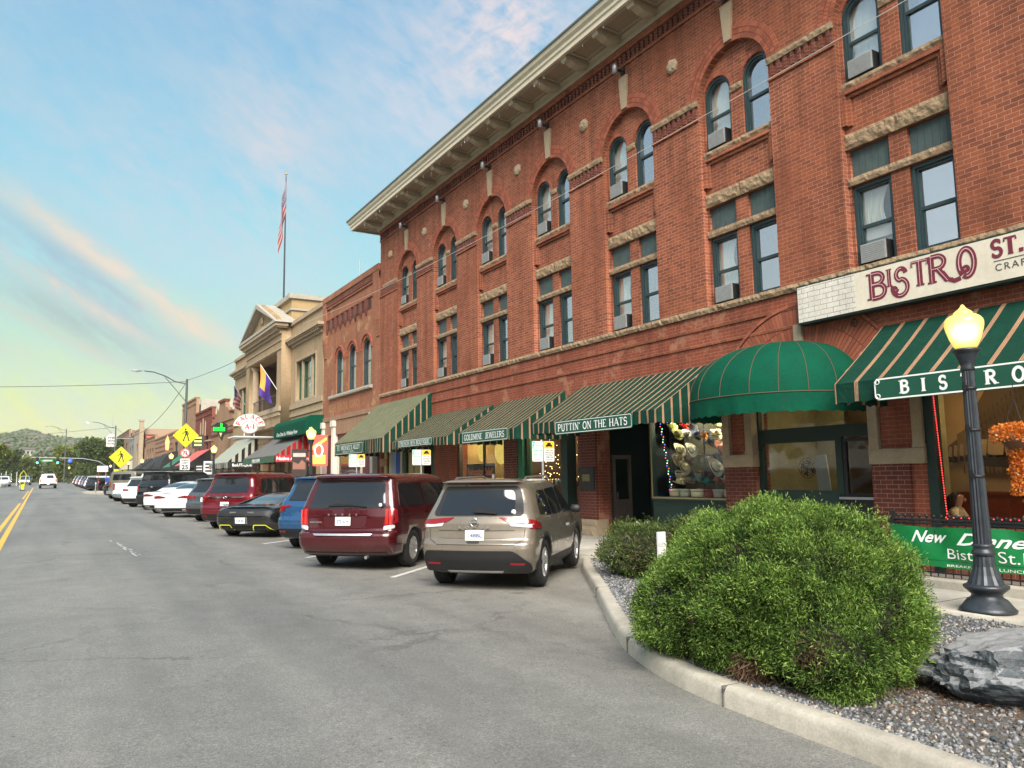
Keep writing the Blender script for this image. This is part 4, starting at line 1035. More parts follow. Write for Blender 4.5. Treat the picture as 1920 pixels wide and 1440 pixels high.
mp([(1.55,.62),(2.3,.56),(2.3,1.45),(2.05,1.62),(1.95,1.25),(1.55,1.15)],1); mp([(1.95,1.25),(2.3,1.3),(2.12,1.72)],2)
mp([(2.25,.5),(19,.2),(19,2.0),(3.0,2.0),(2.25,1.5)],5)
for r_ in range(4):
    for i in range(26):
        u=2.4+i*.2; k=.55+(u-2.3)*.14; v=.95*k+.35+r_*.24*k*1.0+(u-2.3)*.06
        if v < 1.9: mp([(u,v),(u+.07,v+.004),(u+.07,v+.14*k),(u,v+.13*k)],2)
for i in range(16):
    u=.75+i*.22*(1+i*.04); h=.10+i*.016; mp([(u,.70+i*.006),(u+.16+i*.006,.67+i*.006),(u+.2+i*.008,.75+h+i*.006),(u+.07,.77+h+i*.006)],4)
    mp([(u,.70+i*.006),(u+.16+i*.006,.67+i*.006),(u+.16,.60),(u,.62)],3)
mp([(2.6,.52),(7.7,.3),(7.7,.62),(2.6,.66)],3)
for i in range(7): u=2.4+i*.75; mp([(u,.72),(u+.62,.70),(u+.74,1.02),(u+.16,1.03)],4)
for i in range(30): u=2.0+i*.19; mp([(u,.36),(u+.05,.355),(u+.04,.52+.05*(i % 3)),(u+.01,.53)],3)
mp([(.55,.22),(.72,.22),(.64,.62)],2)
MUR=b.build('mural_print',SEP,t)
# red rope lights round the bistro window
RL=glow('red_rope_light',(1.0,.05,.05),3.0); t=empty('rope_light','red bead rope light around the bistro window frame','rope light',(FX+.03,7.1,1.1))
b=MB()
for i in range(58): b.lathe([(0,-.011),(.011,0),(0,.011)],(0,.04-.0015*i,2.2-.04*i),5)
for i in range(70): b.lathe([(0,-.011),(.011,0),(0,.011)],(0,-.02-.06*i,-.02),5)
b.build('bead',RL,t)
# kitchen window and door
b=MB(); frame_yz(b,9.0,10.80,1.42,2.45,.06,FX+.1,FX+.2); b.box(FX+.1,FX+.2,8.25,10.85,2.45,2.62); b.box(FX+.1,FX+.2,8.93,9.0,.2,2.45); b.box(FX+.08,FX+.22,9.0,10.85,.2,1.42); b.box(FX+.1,FX+.2,10.8,10.85,1.42,2.45)
frame_yz(b,8.25,10.85,2.62,3.3,.05,FX+.1,FX+.2)
kw=P_(b.build('shop_window',GRN),hotel); b=MB(); b.box(FX+.14,FX+.15,9.06,10.74,1.48,2.39); b.box(FX+.14,FX+.15,8.30,10.8,2.67,3.25); b.build('glass',GL_B,kw)
b=MB(); frame_yz(b,8.28,8.92,1.36,2.43,.07,FX+.11,FX+.17); b.box(FX+.11,FX+.17,8.28,8.92,.25,1.36); kd=P_(b.build('door',BLACK),hotel); b=MB(); b.box(FX+.14,FX+.145,8.35,8.85,1.43,2.36); b.build('glass',GL_B,kd)
b=MB(); b.box(FX+.02,FX+.18,8.26,8.98,1.33,1.37); b.build('sill',STEEL,kd)
KIT=plain('kitchen_wall',(.30,.27,.14),.7,var=.25,vs=1.5); room(8.3,11.1,14.4,wall=KIT,lamp=LAMPC,ly=[(13.3,9.2)])
t=empty('menu_panel','tall white panel leaning inside the kitchen window','panel',(13.0,9.86,1.3),.1); MB().box(-.015,.015,-.13,.13,0,.85).build('board',WHITE,t); t.rotation_euler=(R(-6),0,.1)
t=empty('wall_fan','round dark caged fan hanging in the kitchen window','fan',(13.1,10.35,1.9))
b=MB(); n=24
for r_ in (.05,.10,.15,.20): b.tube([(0,r_*math.cos(a),r_*math.sin(a)) for a in [2*math.pi*i/n for i in range(n+1)]],.006,5)
for i in range(12): a=math.pi*i/6; b.tube([(0,0,0),(0,.2*math.cos(a),.2*math.sin(a))],.004,4)
b.build('cage',BLACK,t); b=MB()
for i in range(4): a=math.pi*i/2; b.prism([(.03*math.cos(a),.03*math.sin(a)),(.17*math.cos(a),.17*math.sin(a)),(.16*math.cos(a+.8),.16*math.sin(a+.8))],.02,.03,'yz')
b.build('blade',GREY,t)
c=copy_tree(t); c.location=(13.4,8.72,2.05); c['label']= 'round dark caged fan seen through the kitchen door glass'
# pale appliances in the kitchen
t=empty('refrigerator','tall pale steel refrigerator behind the kitchen door','refrigerator',(13.9,8.72,.3)); MB().box(-.3,.3,-.32,.32,0,2.3).build('cabinet',plain('cream_steel',(.5,.47,.28),.4,.2),t,bevel=.02); MB().box(-.34,-.31,-.25,-.2,.9,1.5).build('handle',ALU,t)
# hat shop window: dark green recess beside it
b=MB(); frame_yz(b,11.62,14.0,1.25,3.2,.06,FX+.0,FX+.12); b.box(FX+.04,FX+.4,11.62,14.0,-.1,1.25); b.box(FX-.02,FX+.4,11.62,14.02,1.22,1.26); b.box(FX+.13,14.6,14.0,14.12,-.1,3.6)
b.box(FX+.0,FX+.3,11.62,14.12,3.2,3.6)
for i in range(2): b.box(FX+.025,FX+.04,11.8+i*1.1,12.75+i*1.1,.45,1.1)
hw=P_(b.build('shop_window',GRN),hotel); b=MB(); b.box(FX+.05,FX+.06,11.68,13.94,1.31,3.14); b.build('glass',GL_S,hw)
b=MB(); frame_yz(b,11.63,13.99,1.26,3.19,.035,FX-.015,FX-.001); b.build('trim',plain('brass_trim',(.32,.25,.11),.5,.3),hw)
room(11.7,14.0,13.25,wall=plain('hat_shop_back',(.035,.035,.022),.9,var=.4,vs=4),lamp=LAMPH,ly=[(12.75,12.3),(12.75,13.4)],z0=1.2,z1=3.4,x0=FX+.13)
b=MB(); b.box(14.5,14.6,14.12,16.85,-.1,3.6); b.box(FX+.43,14.6,16.75,16.85,-.1,3.6); b.box(FX+.43,14.6,14.0,16.85,3.55,3.62)
P_(b.build('entry_recess',GRN),hotel)
b=MB(); X0,X1=13.14,13.78
for u0,u1,v0,v1 in ((X0,X0+.09,.2,2.35),(X1-.09,X1,.2,2.35),(X0+.09,X1-.09,2.24,2.35),(X0+.09,X1-.09,.2,1.15)): b.box(u0,u1,16.67,16.745,v0,v1)
for v0,v1 in ((.32,.68),(.75,1.08)): b.box(X0+.15,X1-.15,16.66,16.67,v0,v1)
dd=P_(b.build('door',plain('mauve_grey_paint',(.30,.235,.20),.6),None),hotel)
b=MB(); b.box(X0+.09,X1-.09,16.70,16.71,1.15,2.24); b.build('glass',GL_B,dd); MB().box(X0+.1,X0+.13,16.62,16.66,1.1,1.35).build('handle',STEEL,dd)
# shop with the green post and pale door, then the jeweler
room(16.9,20.3,14.0,wall=plain('gift_shop_back',(.08,.05,.03),.9,var=.4,vs=4),lamp=LAMPW,ly=[(13.2,18.8)],z1=3.5)
b=MB(); frame_yz(b,17.75,19.72,1.0,3.1,.06,FX+.08,FX+.2); b.box(FX+.1,FX+.3,17.75,19.72,.1,1.0); b.box(FX+.0,FX+.3,17.45,17.75,.1,3.6); b.box(FX+.08,FX+.2,16.85,20,3.1,3.6)
gw=P_(b.build('shop_window',GRN),hotel); b=MB(); b.box(FX+.12,FX+.13,17.81,19.66,1.06,3.04); b.build('glass',GL_S,gw)
GPOST=plain('bright_green_paint',(.01,.14,.07),.5,var=.2); P_(MB().box(FX-.04,FX+.3,19.72,19.99,.1,3.6).build('shop_post',GPOST),hotel)
b=MB(); frame_yz(b,16.87,17.45,.22,2.75,.08,FX+.5,FX+.58); b.box(FX+.5,FX+.56,16.95,17.37,1.1,1.25); dd=P_(b.build('door',plain('beige_paint',(.30,.24,.15),.6)),hotel); b=MB(); b.box(FX+.52,FX+.53,16.95,17.37,1.25,2.67); b.build('glass',GL_B,dd); MB().box(FX+.53,FX+.55,16.95,17.37,.3,1.1).build('kick_panel',BLACK,dd)
MB().lathe([(0,0),(.03,.01),(.03,.03),(0,.04)],(FX+.46,17.34,1.15),10,'x').build('handle',CHR,dd)
room(20.85,24.2,13.9,wall=plain('jeweler_back',(.16,.12,.05),.9,var=.4,vs=3),lamp=LAMPW,ly=[(12.95,22.4),(12.95,23.5)],z1=3.35)
b=MB(); frame_yz(b,20.8,24.15,.9,3.2,.06,FX+.06,FX+.2); b.box(FX+.1,FX+.2,22.4,22.44,.96,3.14); b.box(FX+.08,FX+.3,20.8,24.2,-.1,.9)
jw=P_(b.build('shop_window',BLACK),hotel); b=MB(); b.box(FX+.12,FX+.13,20.86,24.09,.96,3.14); b.build('glass',GL_S,jw)
b=MB(); fr=fr_street(FX+.16,23.75,1.72); b.add([fr(0,0,0),fr(2.0,0,0),fr(2.0,.52,0),fr(0,.52,0)],[(0,1,2,3)],0)
put_text(b,'Relocation Sale!!',.1,.15,.34,fr,.012,.2,1,width=1.8,mi=1,w=.012)
bn=b.build('paper_banner',[plain('banner_black',(.02,.015,.012),.7),plain('banner_orange',(.50,.16,.08),.6)]); bn.location=(0,0,0); tag(bn,'black banner with orange script hanging in the jeweler window','banner')
t=empty('paper_fan','large round yellow pleated paper fan in the jeweler window','decoration',(FX+.5,21.95,2.62)); b=MB(); vs=[(0,0,0)]
for i in range(60): a=2*math.pi*i/60; vs.append((.02*(i % 2),.42*math.cos(a),.42*math.sin(a)))
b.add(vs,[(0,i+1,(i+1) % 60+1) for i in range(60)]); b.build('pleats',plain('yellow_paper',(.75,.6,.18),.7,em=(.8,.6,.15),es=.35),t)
c=copy_tree(t); c.location=(FX+.55,21.3,2.6); c.scale=(1,.55,.7); c['label']= 'smaller yellow paper fan at the right edge of the jeweler window'
c=copy_tree(t); c.location=(FX+.55,23.35,2.66); c.scale=(1,.7,.8); c['label']= 'yellow paper fan at the left side of the jeweler window'
# glittering stock: warm bulbs and small goods in the gift shop and jeweler
GB=glow('gold_bulb',(1.0,.62,.22),6.0); GOODS=[plain('goods_%d' % i,c,.4,.3 if i < 2 else 0,.3,30) for i,c in enumerate([(.5,.32,.1),(.55,.55,.5),(.3,.05,.03),(.06,.1,.12)])]
rg=random.Random(9)
t=empty('shop_fairy_lights','gold fairy lights strung in the gift shop window by the green post','string lights',(FX+.5,18.8,2))
b=MB()
for i in range(90): y=rg.choice([rg.uniform(-.9,.85),rg.uniform(.3,.85)]); b.lathe([(0,-.014),(.014,0),(0,.014)],(rg.uniform(0,.4),y,rg.uniform(-.5,1.0)*(1 if y > .2 else .8)),5)
b.build('bulb',GB,t)
t=empty('purple_sign','small glowing purple sign in the gift shop window','neon sign',(FX+.35,18.02,2.05)); MB().box(-.01,.01,-.14,.14,-.07,.07).build('panel',glow('purple_glow',(.45,.08,1.0),3.0),t)
def goods(name,label,x,y,z,n,wd):
    b=MB()
    for i in range(n):
        s=rg.uniform(.03,.09); yy=rg.uniform(-wd,wd); b.lathe([(0,0),(s,0),(s*rg.uniform(.5,1),rg.uniform(.05,.16)),(0,rg.uniform(.17,.2))],(rg.uniform(-.12,.12),yy,0),8,mi=rg.randrange(4))
    b.box(-.2,.2,-wd-.05,wd+.05,-.03,-.002,mi=3); o=b.build(name,GOODS); o.location=(x,y,z); tag(o,label,'shelf goods',kind='stuff')
goods('shelf_goods','small trinkets on the lowest shelf of the gift shop window',FX+.45,18.75,1.12,26,.85); goods('shelf_goods','small trinkets on the middle shelf of the gift shop window',FX+.7,18.75,1.55,22,.85)
goods('shelf_goods','bottles and jewellery stands along the jeweler window sill',FX+.45,22.5,1.0,40,1.4); goods('shelf_goods','small goods along the shelf in the jeweler window',FX+.8,22.5,1.4,30,1.4)
# alley entrance: painted panels, dark doorway
room(26.05,31.3,15.5,wall=plain('alley_inner',(.035,.025,.02),.9),z1=3.9)
cols=[((.02,.06,.03),26.0,26.45),((.40,.33,.12),27.3,28.0),((.40,.33,.12),28.15,28.6),((.03,.07,.03),28.9,29.25),((.5,.46,.34),29.28,29.5),((.02,.08,.42),29.5,29.95),((.30,.46,.72),29.97,30.35),((.55,.52,.36),30.38,30.7),((.5,.44,.22),31.0,31.3)]
for i,(c,a,d) in enumerate(cols):
    b=MB(); b.box(FX+.1,FX+.16,a,d,.3,3.5)
    if i in (0,1,2,3):
        for j in range(16): b.box(FX+.085,FX+.1,a,d,.32+.19*j,.5+.19*j)
    P_(b.build('painted_panel',plain('panel_%d' % i,c,.65,var=.15,vs=5)),hotel)
t=empty('shop_signboard','small brown wooden signboard hanging under the alley awning','sign',(FX-.25,30.45,2.45)); MB().box(-.02,.02,-.42,.42,-.16,.16).build('board',plain('brown_board',(.30,.17,.06),.6,var=.3,vs=8),t,bevel=.01)
# hats in the window
def hat(x,y,z,col,r=.2,tilt=(0,0),brimcurl=.05,crown=.13,band=None,lab='',nm='hat'):
    t=empty('hat',lab,'hat',(x,y,z),0,'hats in the hat shop window'); n=26; vs=[]
    m_=plain('felt_%s' % ('_'.join('%02d' % int(v*99) for v in col)),col,.85,var=.1)
    rings=[(r,1,0),(r*.97,1,.008),(r*.8,.5,.0),(r*.55,.1,-.004),(r*.50,0,.01),(r*.47,0,crown*.6),(r*.38,0,crown),(r*.2,0,crown*.93),(.001,0,crown*.85)]
    for rr,cu,h in rings:
        for k in range(n):
            a=2*math.pi*k/n; vs.append((rr*1.15*math.cos(a),rr*.95*math.sin(a),h+cu*brimcurl*abs(math.sin(a)) ** 2+(-.02*math.cos(2*a) if h > crown*.9 and rr > .02 else 0)))
    MB().add(vs,[(i*n+k,i*n+(k+1) % n,(i+1)*n+(k+1) % n,(i+1)*n+k) for i in range(len(rings)-1) for k in range(n)],0,True).build('brim_and_crown',m_,t)
    if band:
        vs=[]; 
        for h in (.012,.045):
            for k in range(n): a=2*math.pi*k/n; vs.append((r*.515*1.15*math.cos(a),r*.515*.95*math.sin(a),h))
        MB().add(vs,[(k,(k+1) % n,n+(k+1) % n,n+k) for k in range(n)],0,True).build('hat_band',plain('hat_band_dark',(.03,.02,.02),.6),t)
    t.rotation_euler=(tilt[0],tilt[1],R(90)); return t
CRH,WHH,PKH,TNH,BLH,TEH,OLH=(.62,.56,.36),(.72,.72,.58),(.60,.22,.14),(.42,.30,.16),(.03,.035,.05),(.02,.22,.20),(.28,.30,.08)
hats=[(13.45,2.36,CRH,.17,'cream straw hat tilted on the upper rack, left of the white one',1),(13.12,2.36,WHH,.17,'white straw hat tilted on the upper rack of the hat window',1),(12.12,2.33,PKH,.21,'salmon pink wide brimmed hat on the upper rack',1),(13.38,1.95,CRH,.17,'cream cowboy hat on the lower rack at left',1),(12.35,1.95,WHH,.21,'large pale grey cowboy hat on the lower rack at right',1),
        (12.5,2.45,(.06,.09,.16),.17,'dark blue hat behind the pink hat',0),(12.65,2.62,(.45,.2,.04),.10,'small orange cap high in the window',0),(13.7,2.9,OLH,.13,'olive green hat hanging at the top left of the window',0),(13.25,2.88,(.55,.03,.02),.12,'shiny red hat hanging at the top of the window',0),(12.35,2.92,OLH,.16,'yellow green hat hanging at the top right of the window',0),(13.0,2.85,BLH,.14,'navy hat hanging at the top beside the red hat',0)]
for i,(y,z,c,r,lb,bd) in enumerate(hats): hat(FX+.38+.05*(i % 2),y,z,c,r,(R(0),R(-62) if i < 5 else R(-25)),band=bd,lab=lb,brimcurl=.07)
low=[(13.62,CRH,'pale cloche on the bottom display beside the fairy lights'),(13.3,(.3,.25,.2),'tan cap on the bottom display'),(12.98,(.1,.2,.2),'slate cap on the bottom display'),(12.72,TEH,'teal hat on the bottom display'),(12.4,(.25,.1,.07),'rust hat on the bottom display'),(12.12,(.5,.4,.33),'beige bucket hat on the bottom display'),(11.83,(.2,.05,.12),'plum hat on the bottom display at right')]
for i,(y,c,lb) in enumerate(low): hat(FX+.5,y,1.6+.03*(i % 3),c,.15,(0,R(-12)),crown=.11,lab=lb,band=i % 2)
for i,(y,c,w_) in enumerate([(13.6,CRH,.16),(13.28,(.5,.5,.36),.14),(12.85,CRH,.2),(12.5,(.3,.06,.04),.14),(12.22,(.55,.5,.4),.15),(11.88,CRH,.17)]):
    t=empty('hat_box',['cream round hat box at the left end of the sill','small pale hat box second from left on the sill','wide cream hat box in the middle of the sill','red hat box on the sill','pale grey hat box right of the red one','cream hat box at the right end of the sill'][i],'hat box',(FX+.36,y,1.27),0,'hat boxes on the hat shop sill')
    MB().lathe([(0,0),(w_*.8,0),(w_*.85,.15)],(0,0,0),20).build('box',plain('hatbox_%d' % i,c,.7,var=.12),t); MB().lathe([(w_*.9,.15),(w_*.9,.20),(0,.205)],(0,0,0),20).build('lid',plain('hatbox_%d' % i,c,.7,var=.12),t)
COLS=[('olive',(.10,.10,.03)),('charcoal',(.03,.03,.03)),('tan',(.34,.24,.12)),('grey',(.22,.22,.2)),('cream',CRH),('brown',(.12,.06,.03)),('navy',(.02,.03,.08)),('moss',(.12,.15,.06))]
rg=random.Random(17)
for r_,(z,rows) in enumerate(((2.72,'on the top hanging row'),(2.12,'on the middle hooks'),(1.74,'on the lower hooks'))):
    for i in range(7):
        nme,c_=COLS[(i*3+r_*2) % 8]; hat(FX+.62,13.75-.32*i+rg.uniform(-.04,.04),z+rg.uniform(-.05,.05),c_,rg.uniform(.12,.16),(R(rg.uniform(-15,15)),R(rg.uniform(-75,-45))),band=i % 2,lab='%s hat at the back, %s from the left %s' % (nme,ORD[i],rows),brimcurl=.06)
t=empty('hat_rack','dark wire hat rack with two shelves in the hat shop window','rack',(FX+.55,12.8,1.25))
b=MB()
for z in (.60,.98,1.42): b.tube([(0,-1.05,z),(0,1.1,z)],.012,6); b.tube([(.2,-1.05,z),(.2,1.1,z)],.012,6)
for y in (-1.05,0,1.1): b.tube([(0,y,0),(0,y,1.9)],.012,6)
b.build('rails',BLACK,t)
t=empty('coloured_lights','multicoloured fairy lights hanging down the left side of the hat shop window','string lights',(FX+.2,13.75,1.4))
CL=[glow('bulb_%s' % n_,c,4) for n_,c in (('blue',(.1,.15,1)),('red',(1,.08,.05)),('green',(.1,1,.4)),('warm',(1,.8,.4)))]
b=MB()
for i in range(26): b.lathe([(0,-.013),(.013,0),(0,.013)],(0,.09-.012*i+.03*math.sin(i*2.1),1.6-.062*i),6,mi=i % 4)
for i in range(14): b.lathe([(0,-.013),(.013,0),(0,.013)],(.05,-.1-.13*i,1.63-.05*abs(math.sin(i*.9))),6,mi=(i*3) % 4)
b.build('bulb',CL,t)
t=empty('notice','small red and white notice on the green recess wall','notice',(13.4,13.995+.135,2.35)); MB().box(-.1,.1,0,.012,-.1,.1).build('panel',REDP,t); MB().box(-.085,.085,.0122,.014,-.085,-.04).build('lettering',LETW,t)
t=empty('exit_lamp','round dark red lamp under the hat shop awning','lamp',(12.6,14.2,3.1)); MB().lathe([(0,-.08),(.07,-.05),(.09,0),(.05,.07),(0,.08)],(0,0,0),14).build('globe',REDP,t)
# gas meter pipes by the recess
t=empty('hydrant_connection','dark twin pipe connection with chrome caps on the green shopfront by the shrub','pipe',(FX-.12,14.0,.65))
b=MB(); b.tube([(.1,0,.0),(-.1,0,.0)],.07,12); b.tube([(-.08,0,0),(-.2,.14,.04)],.055,12); b.tube([(-.08,0,0),(-.2,-.14,.04)],.055,12); b.build('pipe',BLACK,t)
b=MB(); b.tube([(-.2,.14,.04),(-.24,.18,.05)],.05,12); b.tube([(-.2,-.14,.04),(-.24,-.18,.05)],.05,12); b.build('cap',CHR,t)
# dark plaque on the pier between hat shop and gift shop
t=empty('pier_plaque','dark framed menu plaque on the brick pier left of the hat shop recess','plaque',(FX-.07,16.46,1.72)); MB().box(-.03,.008,-.34,.34,-.3,.3).build('frame',BLACK,t,bevel=.01); MB().box(-.034,-.031,-.16,.16,-.06,.12).build('print',plain('dull_gold',(.18,.14,.05),.5),t)
# ================================================================== the other buildings of the row
def part(b,name,mats,par,**k): return P_(b.build(name,mats,None,**k),par)
def win_box(par,y0,y1,z0,z1,x=FX,mat=TEAL,rev=.16,mid=True,arch=False,curtain_=False):
    """one framed window (part) with glass (sub-part)"""
    b=MB()
    if arch:
        zs=z1-(y1-y0)/2; arch_frame(b,y0,y1,z0,zs,.08,x+rev-.06,x+rev+.05,12); b.box(x+rev-.05,x+rev+.05,y0+.08,y1-.08,z0,z0+.07)
    else: rect_frame(b,y0,y1,z0,z1,.08,x+rev-.06,x+rev+.05)
    if mid: zm=(z0+z1)/2+.05; b.box(x+rev-.0,x+rev+.04,y0+.08,y1-.08,zm-.035,zm+.035)
    w_=part(b,'window',mat,par); b=MB()
    if arch: b.prism([(y1-.07,z0)]+arcpts((y0+y1)/2,z1-(y1-y0)/2,(y1-y0)/2-.07,0,180,12)+[(y0+.07,z0)],x+rev+.03,x+rev+.035,'yz')
    else: b.box(x+rev+.03,x+rev+.035,y0+.07,y1-.07,z0+.06,z1-.06)
    b.build('glass',GL,w_); return w_
def shell(par,y0,y1,z1,mat,depth=16,x=FX,roofz=None,name='side_wall',zb=-.2,front=True):
    b=MB(); b.box(x+(.45 if front else 0),x+depth,y0+.005,y0+.3,zb,z1-.02); b.box(x+(.45 if front else 0),x+depth,y1-.3,y1-.005,zb,z1-.02); b.box(x+depth-.3,x+depth-.01,y0+.3,y1-.3,zb,z1-.05)
    part(b,name,mat,par); b=MB(); b.box(x+.3,x+depth-.3,y0+.3,y1-.3,(roofz or z1-.5)-.1,roofz or z1-.5); part(b,'roof',GREY,par)
    b=MB(); b.box(x+2.5,x+2.6,y0+.31,y1-.31,zb,z1-.7); part(b,'interior',DARK,par)
# --- two storey brick building next to the hotel
B2=empty('brick_shop_house','narrow two storey brown brick building with three arched windows between hotel and palace','building',(FX,35.7,0))
y0,y1=31.55,39.78
wins=[(32.75,33.78),(34.72,35.75),(36.62,37.66)]
part_=shape2d('wall',rect(y0,y1,4.95,11.0),[archpoly(a,c_,6.0,8.22-(c_-a)/2,16) for a,c_ in wins],FX+.02,FX+.3,BR2); P_(part_,B2)
for a,c_ in wins: win_box(B2,a,c_,6.0,8.22,arch=True,mid=True,rev=.13)
b=MB(); b.box(FX-.1,FX+.5,y0,y1,11.02,11.3); b.box(FX-.05,FX+.02,y0,y1,10.62,10.68); b.box(FX-.08,FX+.019,y0,y0+.75,8.9,11.02); b.box(FX-.08,FX+.019,y1-.6,y1,8.9,11.02)
for s0 in (y0+.02,y1-.6):
    for i in range(6): b.box(FX-.08+.012*i,FX+.018,s0+.02*i,s0+.58-.02*i,8.9-.14*(i+1),8.9-.14*i)
b.box(FX-.05,FX+.019,y0+.75,y1-.6,10.02,10.10); part(b,'brick_bands',BR2,B2)
b=MB(); y=y0+.8
for i in range(9):
    yy=32.7+i*.74; b.box(FX-.07,FX+.018,yy+.46,yy+.74,9.55,10.02)
    for j in range(3): b.box(FX-.07+.015*j,FX+.017,yy+.48+.03*j,yy+.72-.03*j,9.55-.09*(j+1),9.55-.09*j)
y=y0
while y < y1-.1: b.box(FX-.07,FX+.017,y,y+.1,10.72,10.98); y += .2
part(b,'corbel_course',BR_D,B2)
NIC=plain('shadow_recess',(.07,.025,.015),.95); b=MB()
for i in range(9): yy=32.7+i*.74; b.prism([(yy+.45,9.5)]+arcpts(yy+.23,9.78,.22,0,180,8)+[(yy+.01,9.5)],FX+.0,FX+.016,'yz')
part(b,'niche_shade',NIC,B2)  # flat dark arches on the wall, painted shade in place of recesses
b=MB()
for a,c_ in wins: m_=(a+c_)/2; r_=(c_-a)/2; ring(b,m_,8.22-r_,r_+.01,r_+.13,FX-.0,FX+.1); ring(b,m_,8.22-r_,r_+.15,r_+.24,FX-.05,FX+.1)
part(b,'arch_ring',VB,B2)
b=MB(); rock(b,FX-.1,FX+.1,32.5,38.6,5.83,5.98,.02,.08,2); part(b,'stone_sill',ST_G,B2)
b=MB(); b.box(FX-.05,FX+.4,y0,y1,4.72,4.94); b.box(FX+.0,FX+.4,y0,y1,4.0,4.72); part(b,'shop_cornice',BR4,B2)
b=MB()
for y in (39.35,37.6,32.1): b.box(FX-.12,FX+.15,y,y+.32,.1,4.4); b.box(FX-.18,FX+.15,y-.06,y+.38,4.4,4.7)
part(b,'column',plain('white_column',(.62,.60,.52),.6,var=.12),B2)
b=MB(); b.box(FX+.12,FX+.3,y0,y1,.1,3.999); part(b,'shopfront',plain('dark_plum_paint',(.10,.015,.025),.6),B2)
b=MB(); frame_yz(b,34.0,37.4,.9,3.6,.1,FX+.05,FX+.12); w_=part(b,'shop_window',CREAM,B2); MB().box(FX+.09,FX+.1,34.1,37.3,1,3.5).build('glass',GL_B,w_)
shell(B2,y0+.01,y1,11.0,BR_D)
b=MB(); put_text(b,'THE BROS. GRO',.0,0,.55,fr_street(FX+.018,38.7,5.15),.01,0,1.15,mi=0,w=.004); part(b,'ghost_lettering',plain('faded_paint',(.34,.17,.075),.9,var=.3,vs=12),B2)
# --- the palace building
PB=empty('palace_building','buff brick two storey building with triangular pediment and columned porch','building',(FX,51,0))
y0,y1=39.8,62.8; PX=11.57; PYa,PYb=46.2,55.9
w1=[(41.2,42.0),(42.2,43.9),(44.1,44.9)]; w2=[(57.6,58.3),(58.5,60.2),(60.4,61.1)]
P_(shape2d('wall',rect(y0,y1,4.2,11.0),[rect(w1[0][0]-.08,w1[2][1]+.08,6.3,8.62),rect(w2[0][0]-.08,w2[2][1]+.08,6.3,8.62),rect(47.2,54.9,6.15,9.6)],FX,FX+.4,BR3),PB)
P_(shape2d('porch_front',rect(PYa,PYb,5.0,11.0),[rect(47.25,54.85,6.15,9.55)],PX,FX-.003,BR3),PB)
GFR=plain('dark_green_frame',(.02,.07,.03),.5)
for ws in (w1,w2):
    for a,c_ in ws: win_box(PB,a,c_,6.32,8.58,mat=GFR,rev=.22)
b=MB()
for ws in (w1,w2):
    for s in (0,1): b.box(FX+.05,FX+.25,ws[s][1]+.0,ws[s+1][0]-.0,6.3,8.62)
    frame_yz(b,ws[0][0]-.22,ws[2][1]+.22,6.2,8.78,.13,FX-.05,FX+.05)
part(b,'window_surround',ST_L,PB)
def cornice(b,xa,y0,y1,z,prj,h,mod=True):
    b.box(xa-prj,xa+.3,y0-prj*.8,y1+prj*.8,z+h*.55,z+h); b.box(xa-prj*.8,xa+.3,y0-prj*.6,y1+prj*.6,z+h*.35,z+h*.55); b.box(xa-prj*.25,xa+.3,y0-.02,y1+.02,z-h*.4,z)
    if mod:
        y=y0+.06
        while y < y1-.1: b.box(xa-prj*.7,xa-.001,y,y+.16,z,z+h*.35); y += .36
b=MB(); cornice(b,FX,y0+.05,PYa-.4,9.75,.42,.36); cornice(b,FX,PYb+.4,y1,9.75,.42,.36); cornice(b,PX,PYa+.05,PYb-.05,10.72,.45,.42)
b.box(FX-.12,FX+.3,y0,PYa,10.98,11.2); b.box(FX-.12,FX+.3,PYb,y1,10.98,11.2); b.box(FX-.08,FX+.0,y0,PYa,5.9,6.18); b.box(FX-.08,FX+.0,PYb,y1,5.9,6.18); b.box(PX-.15,PX,PYa-.15,PYb+.15,5.85,6.14)
b.box(FX-.06,FX,y0,PYa,5.45,5.6); b.box(FX-.05,FX,y0,PYa,4.9,5.0); b.box(FX-.05,FX,PYb,y1,4.9,5.0)
for j in range(2): b.box(PX-.06,PX,PYa,PYb,9.62+j*.5,9.7+j*.5)
part(b,'cornice',ST_L,PB)
b=MB(); y=PYa
while y < PYb: b.box(PX-.12,PX-.002,y,y+.16,5.6,5.84); y += .34
part(b,'dentil_course',ST_L,PB)
m_=(PYa+PYb)/2; zt=13.25
def tri(h0,off): return [(PYa-.45+off*1.9,11.16+off*.55),(PYb+.45-off*1.9,11.16+off*.55),(m_,zt-off)]
b=MB(); T0,T1=tri(0,0),tri(0,.32); V=[(PX-.5,*p) for p in T0]+[(PX-.5,*p) for p in T1]+[(FX+.3,*p) for p in T0]+[(FX+.3,*p) for p in T1]
b.add(V,[f for i in range(3) for f in ((i,(i+1) % 3,3+(i+1) % 3,3+i),(6+i,6+(i+1) % 3,9+(i+1) % 3,9+i),(i,(i+1) % 3,6+(i+1) % 3,6+i),(3+i,3+(i+1) % 3,9+(i+1) % 3,9+i))])
part(b,'pediment',ST_G,PB); b=MB(); b.prism(T1,PX-.02,PX+.2,'yz')
for i in range(9):
    for s in (-1,1): yy=m_+s*(4.6-i*.5); zz=11.35+i*.19; b.box(PX-.3,PX-.02,yy-.1,yy+.1,zz,zz+.22)
b.box(PX-.1,PX-.02,m_-.9,m_+.9,11.5,11.8); b.lathe([(0,-.12),(.3,-.1),(.3,0),(0,0)],(PX-.03,m_,12.1),16,'x'); part(b,'tympanum',BR3,PB)
